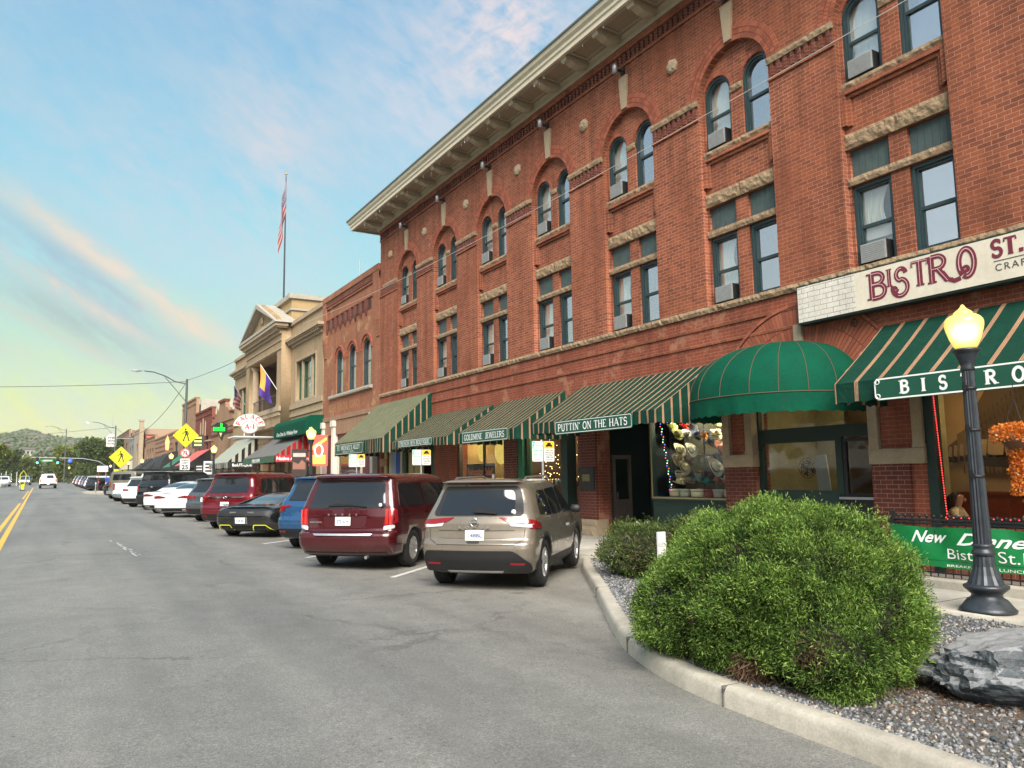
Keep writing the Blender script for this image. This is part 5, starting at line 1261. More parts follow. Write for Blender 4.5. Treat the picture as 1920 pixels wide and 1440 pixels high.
b=MB(); b.box(FX+.4,FX+3.2,47.2,54.9,6.0,6.15); b.box(FX+3.1,FX+3.2,47.2,54.9,6.15,9.6); b.box(FX+.4,FX+3.2,47.1,47.2,6.15,9.6); b.box(FX+.4,FX+3.2,54.9,55,6.15,9.6); b.box(FX+.4,FX+3.2,47.1,55,9.6,9.7)
part(b,'porch',plain('porch_brown',(.12,.08,.05),.9,var=.2),PB)
b=MB()
for y in (47.55,54.5): b.lathe([(.34,6.15),(.34,6.3),(.26,6.36),(.25,7.5),(.22,9.2),(.22,9.25),(.32,9.35),(.32,9.54)],(PX+.38,y,0),18)
for y in (49.9,51,52.1): b.box(FX+2.9,FX+3.1,y-.05,y+.05,6.2,9.5)
part(b,'column',ST_L,PB)
b=MB(); b.tube([(PX+.2,47.3,7.0),(PX+.2,54.8,7.0)],.03,6); 
for i in range(30): b.tube([(PX+.2,47.35+i*.255,6.2),(PX+.2,47.35+i*.255,7.0)],.012,4)
part(b,'railing',IRON,PB)
b=MB(); b.box(FX+.05,FX+.5,y0,y1,3.9,4.9)
for y in (39.9,46.3,49.6,52.6,55.4,61.9): b.box(FX-.05,FX+.4,y,y+.75,-.1,3.95); b.box(FX-.1,FX+.42,y-.05,y+.8,3.0,3.2)
part(b,'ground_floor',BR3,PB)
b=MB(); b.box(FX+.3,FX+.4,y0+.7,y1-.7,-.1,3.9); part(b,'shopfront',plain('brown_shopfront',(.09,.04,.02),.6,var=.3),PB)
b=MB(); frame_yz(b,41.2,45.9,.9,3.5,.1,FX+.2,FX+.28); frame_yz(b,50.5,52.4,.9,3.5,.1,FX+.2,FX+.28); frame_yz(b,56.4,61.6,.9,3.5,.1,FX+.2,FX+.28); w_=part(b,'shop_window',plain('orange_wood',(.32,.10,.03),.5,var=.3,vs=9),PB)
MB().box(FX+.25,FX+.26,41.3,45.8,1,3.4).build('glass',GL_B,w_)
b=MB(); b.box(FX+.3,FX+4.6,47.5,56.2,10.4,13.05); part(b,'attic',plain('yellow_attic_brick',(.36,.25,.12),.9,var=.2,vs=2),PB)
b=MB(); b.box(FX+.12,FX+4.7,47.35,56.35,13.05,13.35); b.box(FX+.2,FX+4.65,47.4,56.3,12.3,12.42); part(b,'attic_cornice',ST_G,PB)
shell(PB,y0,y1,11.0,BR3,depth=18)
# flag pole with a limp flag
t=empty('flagpole','tall thin flagpole on the palace attic with limp striped flag','flagpole',(13.4,53.2,13.3))
b=MB(); b.tube([(0,0,-.4),(0,0,4.6),(0,0,9.9)],[.07,.055,.03],10); b.build('pole',IRON,t); MB().lathe([(0,-.09),(.08,-.05),(.1,0),(.07,.06),(0,.1)],(0,0,10.05),12).build('finial',plain('gold',(.6,.4,.1),.3,.9),t)
FR,FW,FB=plain('flag_red',(.26,.008,.016),.8,var=.08),plain('flag_white',(.33,.29,.28),.8,var=.05),plain('flag_blue',(.02,.03,.12),.8,var=.08)
def limp_flag(H,W,drop,par,ang=0.0,stripes=13):
    """flag hanging from its hoist edge: (hoist v, fly u) sheet folded into pleats"""
    nu,nv=36,26; vs=[]; mi=[]
    for j in range(nv+1):
        for i in range(nu+1):
            u,v=i/nu,j/nv
            fold=.16*math.sin(u*9+v*2.2)*(.25+u); out_=.62*u*(1-.35*u)+.10*u*math.sin(v*3)
            x=out_*math.cos(ang)-fold*math.sin(ang); y=out_*math.sin(ang)+fold*math.cos(ang)
            vs.append((x+.03,y,-v*H-drop*u ** 1.15))
    n1=nu+1; f=[]
    b=MB()
    for j in range(nv):
        for i in range(nu):
            u,v=(i+.5)/nu,(j+.5)/nv; k=2 if (u < .42 and v < 7/13) else (0 if int(v*stripes) % 2 == 0 else 1)
            f.append((k,(j*n1+i,j*n1+i+1,(j+1)*n1+i+1,(j+1)*n1+i)))
    b.v=[tuple(v) for v in vs]
    for k,q in f: b.f.append(list(q)); b.mi.append(k); b.sm.append(True)
    rg=random.Random(5)
    o=b.build('flag',[FR,FW,FB],par); b=MB()
    for r_ in range(6):
        for c_ in range(7):
            i=1+c_*2; j=1+r_*2
            if i < nu and j < nv: p=Vector(vs[j*n1+i]); 
            for s in (-1,1): b.add([p+Vector((-.035,s*.012,-.03)),p+Vector((.035,s*.012,-.03)),p+Vector((.035,s*.012,.03)),p+Vector((-.035,s*.012,.03))],[(0,1,2,3)])
    b.build('star',FW,o); return o
fl=limp_flag(2.6,3.8,2.9,t,R(200),9); fl.location=(0,0,9.6)
# tilted wall flags on the palace front
def pole_flag(name,label,p0,p1,cols,Wd,Hd):
    t=empty(name,label,'flag',p0); d=Vector(p1)-Vector(p0); MB().tube([(0,0,0),d],.025,8).build('pole',WHITE,t)
    n=16; m=14; vs=[]
    for j in range(m+1):
        for i in range(n+1):
            u,v=i/n,j/m; p=d*(1-.62*u); vs.append((p.x+.10*math.sin(v*5+u*3)*v,p.y+.14*math.sin(v*4+u*5)*v-v*.12,p.z-v*Hd*(1-.25*u)-.02))
    b=MB(); n1=n+1; b.v=vs
    for j in range(m):
        for i in range(n): b.f.append([j*n1+i,j*n1+i+1,(j+1)*n1+i+1,(j+1)*n1+i]); b.mi.append(cols(i/n,j/m)); b.sm.append(True)
    b.build('cloth',[FR,FW,FB,plain('flag_orange',(.62,.28,.05),.8),plain('flag_purple',(.05,.02,.2),.8)],t); return t
pole_flag('wall_flag','purple and orange flag on a tilted white pole at the palace porch',(PX-.02,47.0,7.2),(10.55,47.1,8.7),lambda u,v: (4 if v > .7 else 3) if u < .45 else 4,1.2,1.9)
pole_flag('wall_flag','faded stars and stripes flag leaning out at the far palace corner',(FX-.3,57.5,7.2),(10.9,56.6,8.5),lambda u,v: 2 if u < .35 and v < .5 else (0 if int(v*9+u*3) % 2 else 1),1.2,1.5)
# neon on the palace porch
t=empty('neon_sign','red and blue round neon sign hanging inside the palace porch','neon sign',(FX+.6,48.2,7.05)); NR_,NB_=glow('neon_red',(1,.05,.06),4),glow('neon_blue',(.25,.7,1),4)
b=MB(); b.tube([(0,.36*math.cos(a),.3+.3*math.sin(a)) for a in [i*.35 for i in range(19)]],.045,6); b.build('ring',NR_,t); b=MB(); b.tube([(0,-.5,-.15),(0,-.2,-.05),(0,.2,-.12),(0,.5,-.05)],.05,6); b.build('wave',NB_,t)
# palace arch sign over the canopy
t=empty('arch_sign','white arched sign with maroon capitals above an oval beer badge on a white canopy','sign',(10.62,50,4.55))
fr=fr_cam(-.0,-.06,0); b=MB()
def fan(r0,r1,a0,a1,cx,cy,w,mi,ry=1.0,n=22):
    V=[fr(cx+r*math.cos(R(a0+(a1-a0)*i/n)),cy+r*ry*math.sin(R(a0+(a1-a0)*i/n)),w) for i in range(n+1) for r in (r0,r1)]
    b.add(V,[(2*i,2*i+1,2*i+3,2*i+2) for i in range(n)],mi)
fan(.42,.98,8,172,0,.52,.0,0,.88); fan(.42,.98,8,172,0,.52,-.08,0,.88); fan(0.001,.52,0,360,0,.55,.02,0,.78); fan(.47,.5,0,360,0,.55,.024,1,.78)
b.build('panel',[WHITE,MAR],t); b=MB()
for i,ch in enumerate('PALACE'):
    a=R(158-i*27); cx,cy=.74*math.cos(a),.52+.70*math.sin(a); q=a-math.pi/2
    f2=lambda u,v,w,cx=cx,cy=cy,q=q: fr(cx+u*math.cos(q)-v*math.sin(q),cy+u*math.sin(q)+v*math.cos(q),w+.01)
    letters(b,ch,-.11,-.14,.28,f2,.2,serif=.1)
letters(b,'A-1',-.3,.42,.3,fr,.24,w=.03,width=.62); b.build('lettering',[REDP],t)
b=MB(); b.box(-.32,-.28,0,.04,-.05,.2); b.box(.28,.32,0,.04,-.05,.2); b.box(-1.05,1.5,-.6,1.2,-.12,-.05); b.build('canopy',WHITE,t)
# awnings of the palace row
t=make_awning('grey sloped awning with bright red striped side below the palace',41.6,49.4,10.2,2.72,3.08,4.45,AWGY,mat_side=AWRS,group='awnings along the far shops')
b=MB(); fr=fr_cam(10.22-t.location.x,-3.9-.012,-.35); b.add([fr(0,0,.004),fr(1.95,0,.004),fr(1.95,.36,.004),fr(0,.36,.004)],[(0,1,2,3)],0); put_text(b,'Native American J',.03,.1,.26,fr,.006,0,.95,width=1.85,mi=1,w=.012); b.build('side_valance',[AWR,LETW],t)
b=MB(); fr=fr_street(-2.0,3.9,-.36); b.add([fr(0,0,.02),fr(7.8,0,.02),fr(7.8,.34,.02),fr(0,.34,.02)],[(0,1,2,3)],0); put_text(b,'JEWELRY SHOPPE',2.6,.08,.25,fr,.01,mi=1,w=.03); b.build('front_valance',[GRNS,LETW],t)
t=make_awning('black and pale grey striped awning with a boutique name on its black side',54.6,61.5,10.2,2.6,3.0,4.75,plain('pale_grey_canvas',(.27,.29,.24),.8,var=.1),mat_side=AWS,group='awnings along the far shops')
b=MB(); fr=fr_cam(10.22-t.location.x,-3.45-.012,-.4); b.add([fr(0,-.02,.004),fr(1.95,-.02,.004),fr(1.95,.42,.004),fr(0,.42,.004)],[(0,1,2,3)],0); put_text(b,'BoUTiQUE',.3,.12,.26,fr,.008,0,1.05,width=1.3,mi=1,w=.012); b.build('side_valance',[AWB,LETW],t)
t=empty('barrel_awning','green barrel awning with white script above the red striped one','awning',(FX-.005,42.9,4.15)); b=MB(); prof_=[(-.95,0)]+[(-.95+.35*(1-math.cos(a)),.62+.35*math.sin(a)) for a in [i*math.pi/16 for i in range(9)]]+[(0,1.0),(0,0)]
b.prism(prof_,-3.3,3.3,'xz'); b.build('canopy',AWG,t); b=MB(); put_text(b,'One One So. Whiskey Row',0,0,.30,fr_street(-.953,2.6,.1),.004,.2,1,width=4.4,w=.01); b.build('lettering',LETW,t)
b=MB(); put_text(b,'1',0,0,.3,fr_cam(-.8,-3.31,.1),.01); b.build('lettering',LETW,t)
# big red neon panel by the column
t=empty('neon_board','red and yellow lit panel sign with a round emblem beside the white columns','sign',(11.55,38.2,3.2))
b=MB(); b.box(-.5,.42,0,.12,-.75,.8); b.build('panel',glow('red_panel_glow',(.9,.10,.07),1.1),t); b=MB(); b.box(-.42,.3,-.012,0,-.65,-.2); b.prism([(-.4,.0),(.35,.55),(.35,.7),(-.4,.2)],-.012,0,'xz'); b.build('yellow_field',glow('yellow_panel_glow',(1,.62,.1),1.0),t)
b=MB(); b.tube([(-.05+.2*math.cos(a),-.03,.02+.3*math.sin(a)) for a in [i*.35 for i in range(19)]],.03,6); b.build('ring',glow('white_tube',(1,.9,.7),2.2),t)
# --- low shaped-gable building with the ice cream sign
def simple_building(name,label,y0,y1,z1,mat,side=None,wins=(),depth=18,cop=None,ground=None):
    t=empty(name,label,'building',(FX,(y0+y1)/2,0))
    P_(shape2d('wall',rect(y0,y1,3.6,z1),[rect(a,c_,u,v) for a,c_,u,v in wins],FX,FX+.3,mat),t)
    for a,c_,u,v in wins: win_box(t,a,c_,u,v,rev=.14)
    b=MB(); b.box(FX-.1,FX+.35,y0,y1,z1,z1+.18); b.box(FX-.06,FX,y0,y1,z1-.5,z1-.42); part(b,'coping',cop or mat,t)
    b=MB(); b.box(FX+.25,FX+.5,y0,y1,-.2+.4,3.6)
    n=max(2,int((y1-y0)/3))
    for i in range(n+1): yy=y0+(y1-y0-.4)*i/n; b.box(FX,FX+.25,yy,yy+.4,.1,3.6)
    part(b,'shopfront',ground or plain('shopfront_brown',(.07,.045,.03),.7,var=.3),t); b=MB()
    for i in range(n): yy=y0+(y1-y0-.4)*i/n+.5; b.box(FX+.2,FX+.24,yy,yy+(y1-y0)/n-.6,.9,2.9)
    part(b,'shop_glass',GL_B,t)
    shell(t,y0,y1,z1,side or mat,depth=depth); return t
t=simple_building('gabled_shop','low pinkish shop with a stepped curly parapet beside the palace',62.85,72.55,6.6,BR4)
b=MB(); m_=67.7; b.prism([(63.6,6.79),(63.6,7.2),(64.6,7.25),(65.4,7.7),(66.2,7.75),(66.5,8.3),(68.9,8.3),(69.2,7.75),(70.0,7.7),(70.8,7.25),(71.8,7.2),(71.8,6.79)],FX-.02,FX+.3,'yz'); part(b,'gable',BR4,t)
b=MB(); b.box(FX-.14,FX+.35,66.4,69.0,8.3,8.5); b.box(FX-.08,FX+.3,63.0,72.4,5.6,5.8)
for y in (63.6,71.2): b.box(FX-.1,FX+.3,y-.2,y+.8,7.2,7.35)
part(b,'gable_coping',BR5,t)
t=empty('ice_cream_sign','green neon ice cream sign shaped like a cone on a dark blade','neon sign',(11.3,63.4,5.6))
b=MB(); b.prism([(-.5,-.1),(.5,-.1),(.5,.5),(.3,.68),(-.3,.68),(-.5,.5)],-.06,.06,'xz'); b.prism([(-.25,-.1),(.35,-.1),(.1,-.75)],-.06,.06,'xz'); b.build('panel',BLACK,t)
b=MB(); b.box(-.55,.3,-.075,-.061,.02,.3); b.box(-.05,.1,-.075,-.061,.3,.62); b.build('neon_lettering',glow('neon_green',(.0,.8,.03),1.6),t); MB().prism([(-.12,-.12),(.1,-.12),(0,-.45)],-.07,-.061,'xz').build('cone',plain('cone_yellow',(.6,.5,.2),.6),t)
t=simple_building('red_shop','narrow maroon brick shop with pointed arch decoration and a mustard side wall',72.6,81.6,8.2,BR5,side=plain('mustard_render',(.34,.33,.09),.9,var=.15),wins=[(74.2,75.6,4.4,5.9),(78.6,80,4.4,5.9)])
b=MB()
for i,y in enumerate((75.6,76.9,78.2)): h=6.9+(.45 if i == 1 else 0); b.prism([(y,5.9),(y+.5,5.9),(y+.5,h),(y+.25,h+.4),(y,h)],FX-.04,FX,'yz')
b.box(FX-.05,FX,72.7,81.5,5.3,5.45); part(b,'lancet_trim',ST_L,t)
simple_building('tall_tan_shop','tall plain tan shop with a pale grey side wall behind the crossing sign',81.65,91,9.9,BR4,side=plain('pale_grey_render',(.40,.38,.31),.9,var=.2,vs=1),wins=[(83.2,84.3,5.2,7.0),(85.6,86.7,5.2,7.0),(88,89.1,5.2,7.0)])
t=simple_building('long_low_shop','long low brick shop with an orange lantern sign and horizontal bands',91.1,116,7.3,BR4,wins=[(94,96,4.6,6.2)])
b=MB()
for z in (4.3,4.9,5.5,6.1): b.box(FX-.03,FX,98,115.5,z,z+.12)
part(b,'brick_bands',BR5,t)
simple_building('banded_shop','small brown brick shop with narrow windows beyond the long low one',116.1,128,7.9,BR4,wins=[(118,119,4.6,6.4),(121,122,4.6,6.4),(124.5,125.5,4.6,6.4)])
simple_building('pink_side_shop','tan shop with a broad blank pinkish side wall and a red hanging sign',135,147,10.1,plain('tan_front',(.33,.25,.18),.9),side=plain('pink_tan_render',(.37,.25,.17),.9,var=.12),wins=[(137,138.4,5,8),(141,142.4,5,8)])
t=empty('pilaster_tower','thin pale corner pilaster rising above the tan shop roof','pilaster',(FX-.1,134.5,0)); MB().box(-.3,.3,-.4,.4,0,11.2).build('shaft',ST_L,t); MB().box(-.4,.4,-.5,.5,11.2,11.5).build('cap',ST_G,t)
simple_building('slate_front_shop','grey shop front with cornice beyond the tan shop',147.2,158,9.6,plain('slate_front',(.20,.20,.19),.8),wins=[(149,150.4,5,8),(154,155.4,5,8)])
simple_building('far_brown_shop','brown flat roofed block at the far end of the row',158.2,190,11.2,plain('far_brown',(.22,.13,.08),.9),wins=[(162,164,6,9),(170,172,6,9),(178,180,6,9)])
FG= 'awnings along the far shops'
make_awning('rose red awning over the maroon shop',72.7,80.5,10.2,2.9,3.2,4.6,plain('rose_canvas',(.55,.10,.09),.8),mat_side=AWB,group=FG)
make_awning('green awning beside the speed limit sign',84,90.8,10.3,2.9,3.2,4.7,plain('dull_green_canvas',(.02,.13,.07),.8),mat_side=AWB,group=FG)
make_awning('black awning over the long low shop',107,115,10.3,2.9,3.2,5.0,AWB,group=FG)
make_awning('brown awning at the banded shop',118,127,10.3,3.2,3.4,5.0,AWB,group=FG)
make_awning('pale awning far down the row',149,157,10.4,3.5,3.7,5.4,CREAM2,group=FG)
t=empty('barrel_awning','black rounded barrel awning over the long low shop','awning',(FX-.005,97,2.9)); b=MB(); b.prism([(-1.8*math.cos(a),2.2*math.sin(a)) for a in [i*math.pi/20 for i in range(11)]]+[(0,0)],-3.6,3.6,'xz'); b.build('canopy',AWB,t)
# blade signs of the far shops
def blade(name,label,x,y,z,w_,h,mats,gl=None):
    t=empty(name,label,'sign',(x,y,z)); MB().box(-w_/2,w_/2,-.08,.08,-h/2,h/2).build('panel',mats[0],t); b=MB()
    for i in range(3): b.box(-w_*.35,w_*.3,-.095,-.081,h*(.22-i*.26),h*(.34-i*.26))
    b.build('print',mats[1],t); MB().tube([(w_/2,0,0),(FX-x,0,0)],.04,6).build('arm',BLACK,t)
blade('shop_sign','yellow lit box sign on the maroon shop',10.9,71.5,5.15,.9,1.2,(plain('box_sign_dark',(.05,.05,.04),.6),glow('yellow_box_glow',(.8,.85,.25),1.0)))
blade('shop_sign','dark square sign with red script on the pinkish wall',13.4,134.6,8.3,1.7,1.7,(plain('sign_maroon',(.12,.03,.02),.6),glow('faint_red_script',(.9,.15,.08),.8)))
blade('shop_sign','black and white shop sign under the rose awning',10.6,68.5,2.7,.7,.9,(BLACK,WHITE)); blade('shop_sign','small white framed sign by the boutique awning',10.3,62.3,2.75,.7,1.0,(WHITE,BLACK))
t=empty('lantern_sign','tall orange glowing lantern sign on the long low shop','neon sign',(11.4,96.5,6.1)); b=MB(); b.prism([(-.15,-.8),(.15,-.8),(.22,.2),(0,.9),(-.22,.2)],-.1,.1,'xz'); b.build('lantern',glow('orange_lantern',(1,.35,.12),1.6),t)
t=empty('hanging_sign','white house shaped sign with black lettering hanging near the far street lamp','sign',(8.8,150,8.9)); b=MB(); b.prism([(-.75,-1.1),(.75,-1.1),(.75,.6),(0,1.2),(-.75,.6)],-.08,.08,'xz'); b.build('panel',WHITE,t); b=MB()
for i,s in enumerate(('THE','GRAND','HOTEL')): put_text(b,s,-.6,.35-.5*i,.42,fr_cam(0,-.085,-.1),.02,width=1.1,w=.004)
b.build('lettering',INK,t); MB().tube([(0,0,1.2),(.1,0,4.2)],.04,6).build('pole',STEEL,t); MB().tube([(.7,0,.3),(3.4,0,.3)],.05,6).build('arm',STEEL,t)
# roof clutter
t=empty('roof_tank','dark round tank on the roofs behind the palace','tank',(15.3,70,8.9)); MB().lathe([(0,0),(.5,0),(.5,.6),(0,.65)],(0,0,-2),16).build('tank',BLACK,t)
t=empty('roof_pipe','thin vent mast on the brown brick shop roof','pipe',(13.2,37.2,10.4)); MB().tube([(0,0,0),(0,0,2.6)],.03,6).build('pipe',STEEL,t)
# ================================================================== vehicles
def rp(poly,r=.04,n=3):
    """round the corners of a polygon"""
    out=[]; k=len(poly)
    for i in range(k):
        p=Vector(poly[i]); a=Vector(poly[i-1])-p; c_=Vector(poly[(i+1) % k])-p
        d=min(r,a.length*.45,c_.length*.45); a.normalize(); c_.normalize(); q0,q1=p+a*d,p+c_*d
        for j in range(n+1): t=j/n; out.append(tuple((1-t) ** 2*q0+2*t*(1-t)*p+t*t*q1))
    return out
def loft(levels,sub=4,nr=6,nc=6,ns=18,bow=.10,cap=True):
    """body as a stack of plan outlines; level = (z, rear, front, half width, rear corner, front corner)"""
    K=[]
    for a,c_ in zip(levels,levels[1:]):
        for i in range(sub): t=i/sub; K.append(tuple(a[j]+(c_[j]-a[j])*t for j in range(6)))
    K.append(levels[-1]); b=MB(); V=[]; n=0
    for z,f0,f1,hw,rc,fc in K:
        rc=min(rc,hw*.9); fc=min(fc,hw*.95); half=[]
        for i in range(nr): s=(hw-rc)*i/nr; half.append((s,f0+bow*(s/hw) ** 2*(hw/.92)))
        fb=f0+bow*((hw-rc)/hw) ** 2*(hw/.92)
        for i in range(nc+1): a=R(90*i/nc); half.append((hw-rc+rc*math.sin(a),fb+rc*.9*(1-math.cos(a))))
        ya,yb=fb+rc*.9,f1-fc
        for i in range(1,ns): half.append((hw+.012*math.sin(math.pi*i/ns),ya+(yb-ya)*i/ns))
        for i in range(nc+1): a=R(90*i/nc); half.append((hw-fc+fc*math.cos(a),yb+fc*math.sin(a)))
        for i in range(1,nr+1): s=(hw-fc)*(1-i/nr); half.append((s,f1+.05*(1-(s/max(hw,.01)) ** 2)))
        full=half+[(-s,f) for s,f in half[-2:0:-1]]
        n=len(full); V += [(s,f,z) for s,f in full]
    fs=[(j*n+i,j*n+(i+1) % n,(j+1)*n+(i+1) % n,(j+1)*n+i) for j in range(len(K)-1) for i in range(n)]
    b.add(V,fs,0,True); b.add(V[:n],[tuple(range(n-1,-1,-1))],0); b.add(V[-n:],[tuple(range(n))],0,True)
    # merge the duplicated cap vertices
    bm=bmesh.new(); m=b.mesh('body'); bm.from_mesh(m); bmesh.ops.remove_doubles(bm,verts=bm.verts,dist=1e-5); bmesh.ops.recalc_face_normals(bm,faces=bm.faces); bm.to_mesh(m); bm.free()
    return m
def wheel(par,x,y,r,w_,side,rimmat,n=5,style=0):
    s=1 if side > 0 else -1
    o=MB().lathe([(r*.62,-w_/2),(r*.9,-w_/2),(r*.985,-w_*.36),(r,-w_*.2),(r,w_*.2),(r*.985,w_*.36),(r*.9,w_/2),(r*.62,w_/2)],(0,0,0),32,'x',loop=True).build('wheel',RUB,par); o.location=(x,y,r)
    b=MB(); xo=s*w_*.44
    b.lathe([(r*.66,-w_*.3),(r*.66,w_*.46),(r*.61,w_*.47),(r*.585,w_*.38),(r*.58,w_*-.3)] if s > 0 else [(r*.58,w_*.3),(r*.585,-w_*.38),(r*.61,-w_*.47),(r*.66,-w_*.46),(r*.66,w_*.3)],(0,0,0),28,'x')
    for i in range(n):
        a=2*math.pi*i/n; ca,sa=math.cos(a),math.sin(a)
        for off in ((-.16,.16) if style == 0 else (0,)):
            q=a+off; d0,d1=(r*.1,r*.60); wd=r*(.055 if style == 0 else .12)
            pl=[(d0*math.cos(a)-wd*math.sin(q),d0*math.sin(a)+wd*math.cos(q)),(d1*math.cos(q)-wd*math.sin(q),d1*math.sin(q)+wd*math.cos(q)),(d1*math.cos(q)+wd*math.sin(q),d1*math.sin(q)-wd*math.cos(q)),(d0*math.cos(a)+wd*math.sin(q),d0*math.sin(a)-wd*math.cos(q))]
            b.prism(pl,xo*.86,xo*.98,'yz')
    b.lathe([(0,xo*.8),(r*.13,xo*.8),(r*.13,xo*1.0),(0,xo*1.03)] if s > 0 else [(0,xo*1.03),(r*.13,xo*1.0),(r*.13,xo*.8),(0,xo*.8)],(0,0,0),14,'x')
    b.build('rim',rimmat,o); b=MB(); b.lathe([(0,-.01),(r*.57,-.01),(r*.57,.01),(0,.01)],(s*w_*.05,0,0),20,'x'); b.build('brake_disc',BLACK,o)
    return o
class Car:
    def __init__(S,name,label,cat,pos_,heading,levels,axles,W,paint,wr=.36,rim=None,cab=None,group='cars parked at an angle along the shops',arch=True,rstyle=0,rn=5,body_extra=None):
        z=gz(pos_[0],pos_[1])
        S.t=empty(name,label,cat,(pos_[0],pos_[1],z),R(-heading),group); S.W=W; S.ax=axles
        off=axles[0]; lv=[(a,b_-off,c_-off,d,e,f) for a,b_,c_,d,e,f in levels]
        m=loft(lv); m.materials.append(paint); m.materials.append(BLACK)
        ob=bpy.data.objects.new('body',m); C.objects.link(ob); S.L=axles[1]-axles[0]
        if arch:
            cb=MB()
            for f in (0,S.L):
                for s in (1,-1): cb.lathe([(wr*1.13,-.17),(wr*1.13,.17)],(s*(W-.10),f,wr*1.0),28,'x',mi=1)
            cm=cb.mesh('cut'); cm.materials.append(paint); cm.materials.append(BLACK); co=bpy.data.objects.new('cut',cm); C.objects.link(co)
            md=ob.modifiers.new('b','BOOLEAN'); md.operation= 'DIFFERENCE'; md.object=co; md.solver= 'EXACT'
            m2=bake(ob); ob.modifiers.clear(); ob.data=m2; bpy.data.objects.remove(co)
        ob.parent=S.t; S.body=ob; S.mats=paint
        bmx=bmesh.new(); bmx.from_mesh(loft(lv)); 
        if cab:
            cl=[(a,b_-off,c_-off,d,e,f) for a,b_,c_,d,e,f in cab]; cm=loft(cl); cm.materials.append(paint); co=bpy.data.objects.new('cab',cm); C.objects.link(co); co.parent=S.t; bmx.from_mesh(cm)
        bmesh.ops.triangulate(bmx,faces=bmx.faces); S.bvh=BVHTree.FromBMesh(bmx); bmx.free()
        wt=wr*.64
        for f in (0,S.L):
            for s in (1,-1): wheel(S.t,s*(W-wt/2-.015),f,wr,wt,s,rim or ALU,rn,rstyle)
    def patch(S,name,plane,polys,mat,off=.004,par=None,step=.05,bev=0):
        """thin panel lying on the body; plane 'rear','front': (s,z); 'right','left': (f,z); 'top': (s,f)"""
        b=MB()
        if not isinstance(polys[0][0],(tuple,list)): polys=[polys]
        for poly in polys:
            P=[]
            k=len(poly)
            for i in range(k):
                a,c_=Vector(poly[i]),Vector(poly[(i+1) % k]); n=max(1,int((c_-a).length/step)); P += [a+(c_-a)*j/n for j in range(n)]
            nb=len(P); xs=[p.x for p in P]; ys_=[p.y for p in P]
            I=[]; gx=np.arange(min(xs)+step/2,max(xs),step); gy=np.arange(min(ys_)+step/2,max(ys_),step)
            for x in gx:
                for y in gy:
                    ins=False; j=nb-1
                    for i in range(nb):
                        if (P[i].y > y) != (P[j].y > y) and x < (P[j].x-P[i].x)*(y-P[i].y)/(P[j].y-P[i].y+1e-12)+P[i].x: ins=not ins
                        j=i
                    if ins and min((Vector((x,y))-p).length for p in P) > step*.35: I.append(Vector((x,y)))
            res=delaunay_2d_cdt(P+I,[],[list(range(nb))],1,1e-6); V2,F2=res[0],res[2]
            vs=[]; ok=[]
            for p in V2:
                if plane == 'rear': o,d=Vector((p.x,-3,p.y)),Vector((0,1,0))
                elif plane == 'front': o,d=Vector((p.x,9,p.y)),Vector((0,-1,0))
                elif plane == 'right': o,d=Vector((3,p.x,p.y)),Vector((-1,0,0))
                elif plane == 'left': o,d=Vector((-3,p.x,p.y)),Vector((1,0,0))
                else: o,d=Vector((p.x,p.y,4)),Vector((0,0,-1))
                h,nm,_,_=S.bvh.ray_cast(o,d)
                if h is None: vs.append(o+d*3); ok.append(False); continue
                if nm.dot(d) > 0: nm=-nm
                vs.append(h-d*off*.5+nm*off*.8); ok.append(nm.dot(d) < (-.12 if plane == 'rear' else -.32))
            b.add(vs,[f for f in F2 if all(ok[i] for i in f)],0,True)
        return b.build(name,mat,par or S.t)
    def line(S,plane,pts,w_=.007,mat=None,name='panel_gap',off=.003):
        P=[]
        for a,c_ in zip(pts,pts[1:]):
            a,c_=Vector(a),Vector(c_); d=(c_-a).normalized(); n_=Vector((-d.y,d.x))*w_/2
            P.append([tuple(a-n_),tuple(c_-n_),tuple(c_+n_),tuple(a+n_)])
        return P
    def gaps(S,plane,lines,w_=.008,off=.003):
        P=[]
        for pts in lines: P += S.line(plane,pts,w_)
        return S.patch('panel_gap',plane,P,BLACK,off)
    def plate(S,s,f,z,text,tilt=0,w_=.31,h=.155,frame=None):
        o=MB().box(-w_/2,w_/2,-.012,0,-h/2,h/2).build('licence_plate',PLATE,S.t,bevel=.006); o.location=(s,f,z); o.rotation_euler=(tilt,0,0)
        b=MB(); 
        if text: put_text(b,text,0,-.03,.075,lambda u,v,w: (u,-.0125-w,v),.003,0,1,'CENTER',width=w_*.78,w=.001)
        b.box(-.09,.09,-.0135,-.0125,h*.32,h*.38); b.build('characters',plain('plate_ink',(.10,.12,.22),.6),o); return o
    def mirror(S,f,z,mat=BLACK):
        for s in (1,-1):
            b=MB(); b.lathe([(0,-.10),(.07,-.09),(.095,-.02),(.09,.05),(.05,.09),(0,.1)],(0,0,0),12,'x'); o=b.build('mirror',mat,S.t); o.location=(s*(S.W+.12),f,z); o.scale=(1,.6,.8)
def hatch(car,H,rg=(.62,.66),belt=1.02,top=None,xt=None,wiper=True):
    """rear window with black surround"""
    pass
def side_glass(c,pts_list,mat=None,surround=None):
    for s in ('right','left'):
        if surround: c.patch('window_surround',s,[rp(surround,.05)],BLACK,.003)
        for p in pts_list: c.patch('side_window',s,[rp(p,.04)],mat or CG,.007)
P_TAN=carpaint('champagne_paint',(.185,.158,.122),.35,.3); P_RED=carpaint('maroon_car_paint',(.060,.003,.006),.2,.2); P_BLU=carpaint('blue_car_paint',(.02,.08,.19),.4,.28)
P_BLK=carpaint('black_car_paint',(.008,.009,.010),.2,.2); P_DRD=carpaint('dark_red_car_paint',(.13,.004,.009),.3,.22); P_GRY=carpaint('grey_car_paint',(.09,.10,.11),.5,.3)
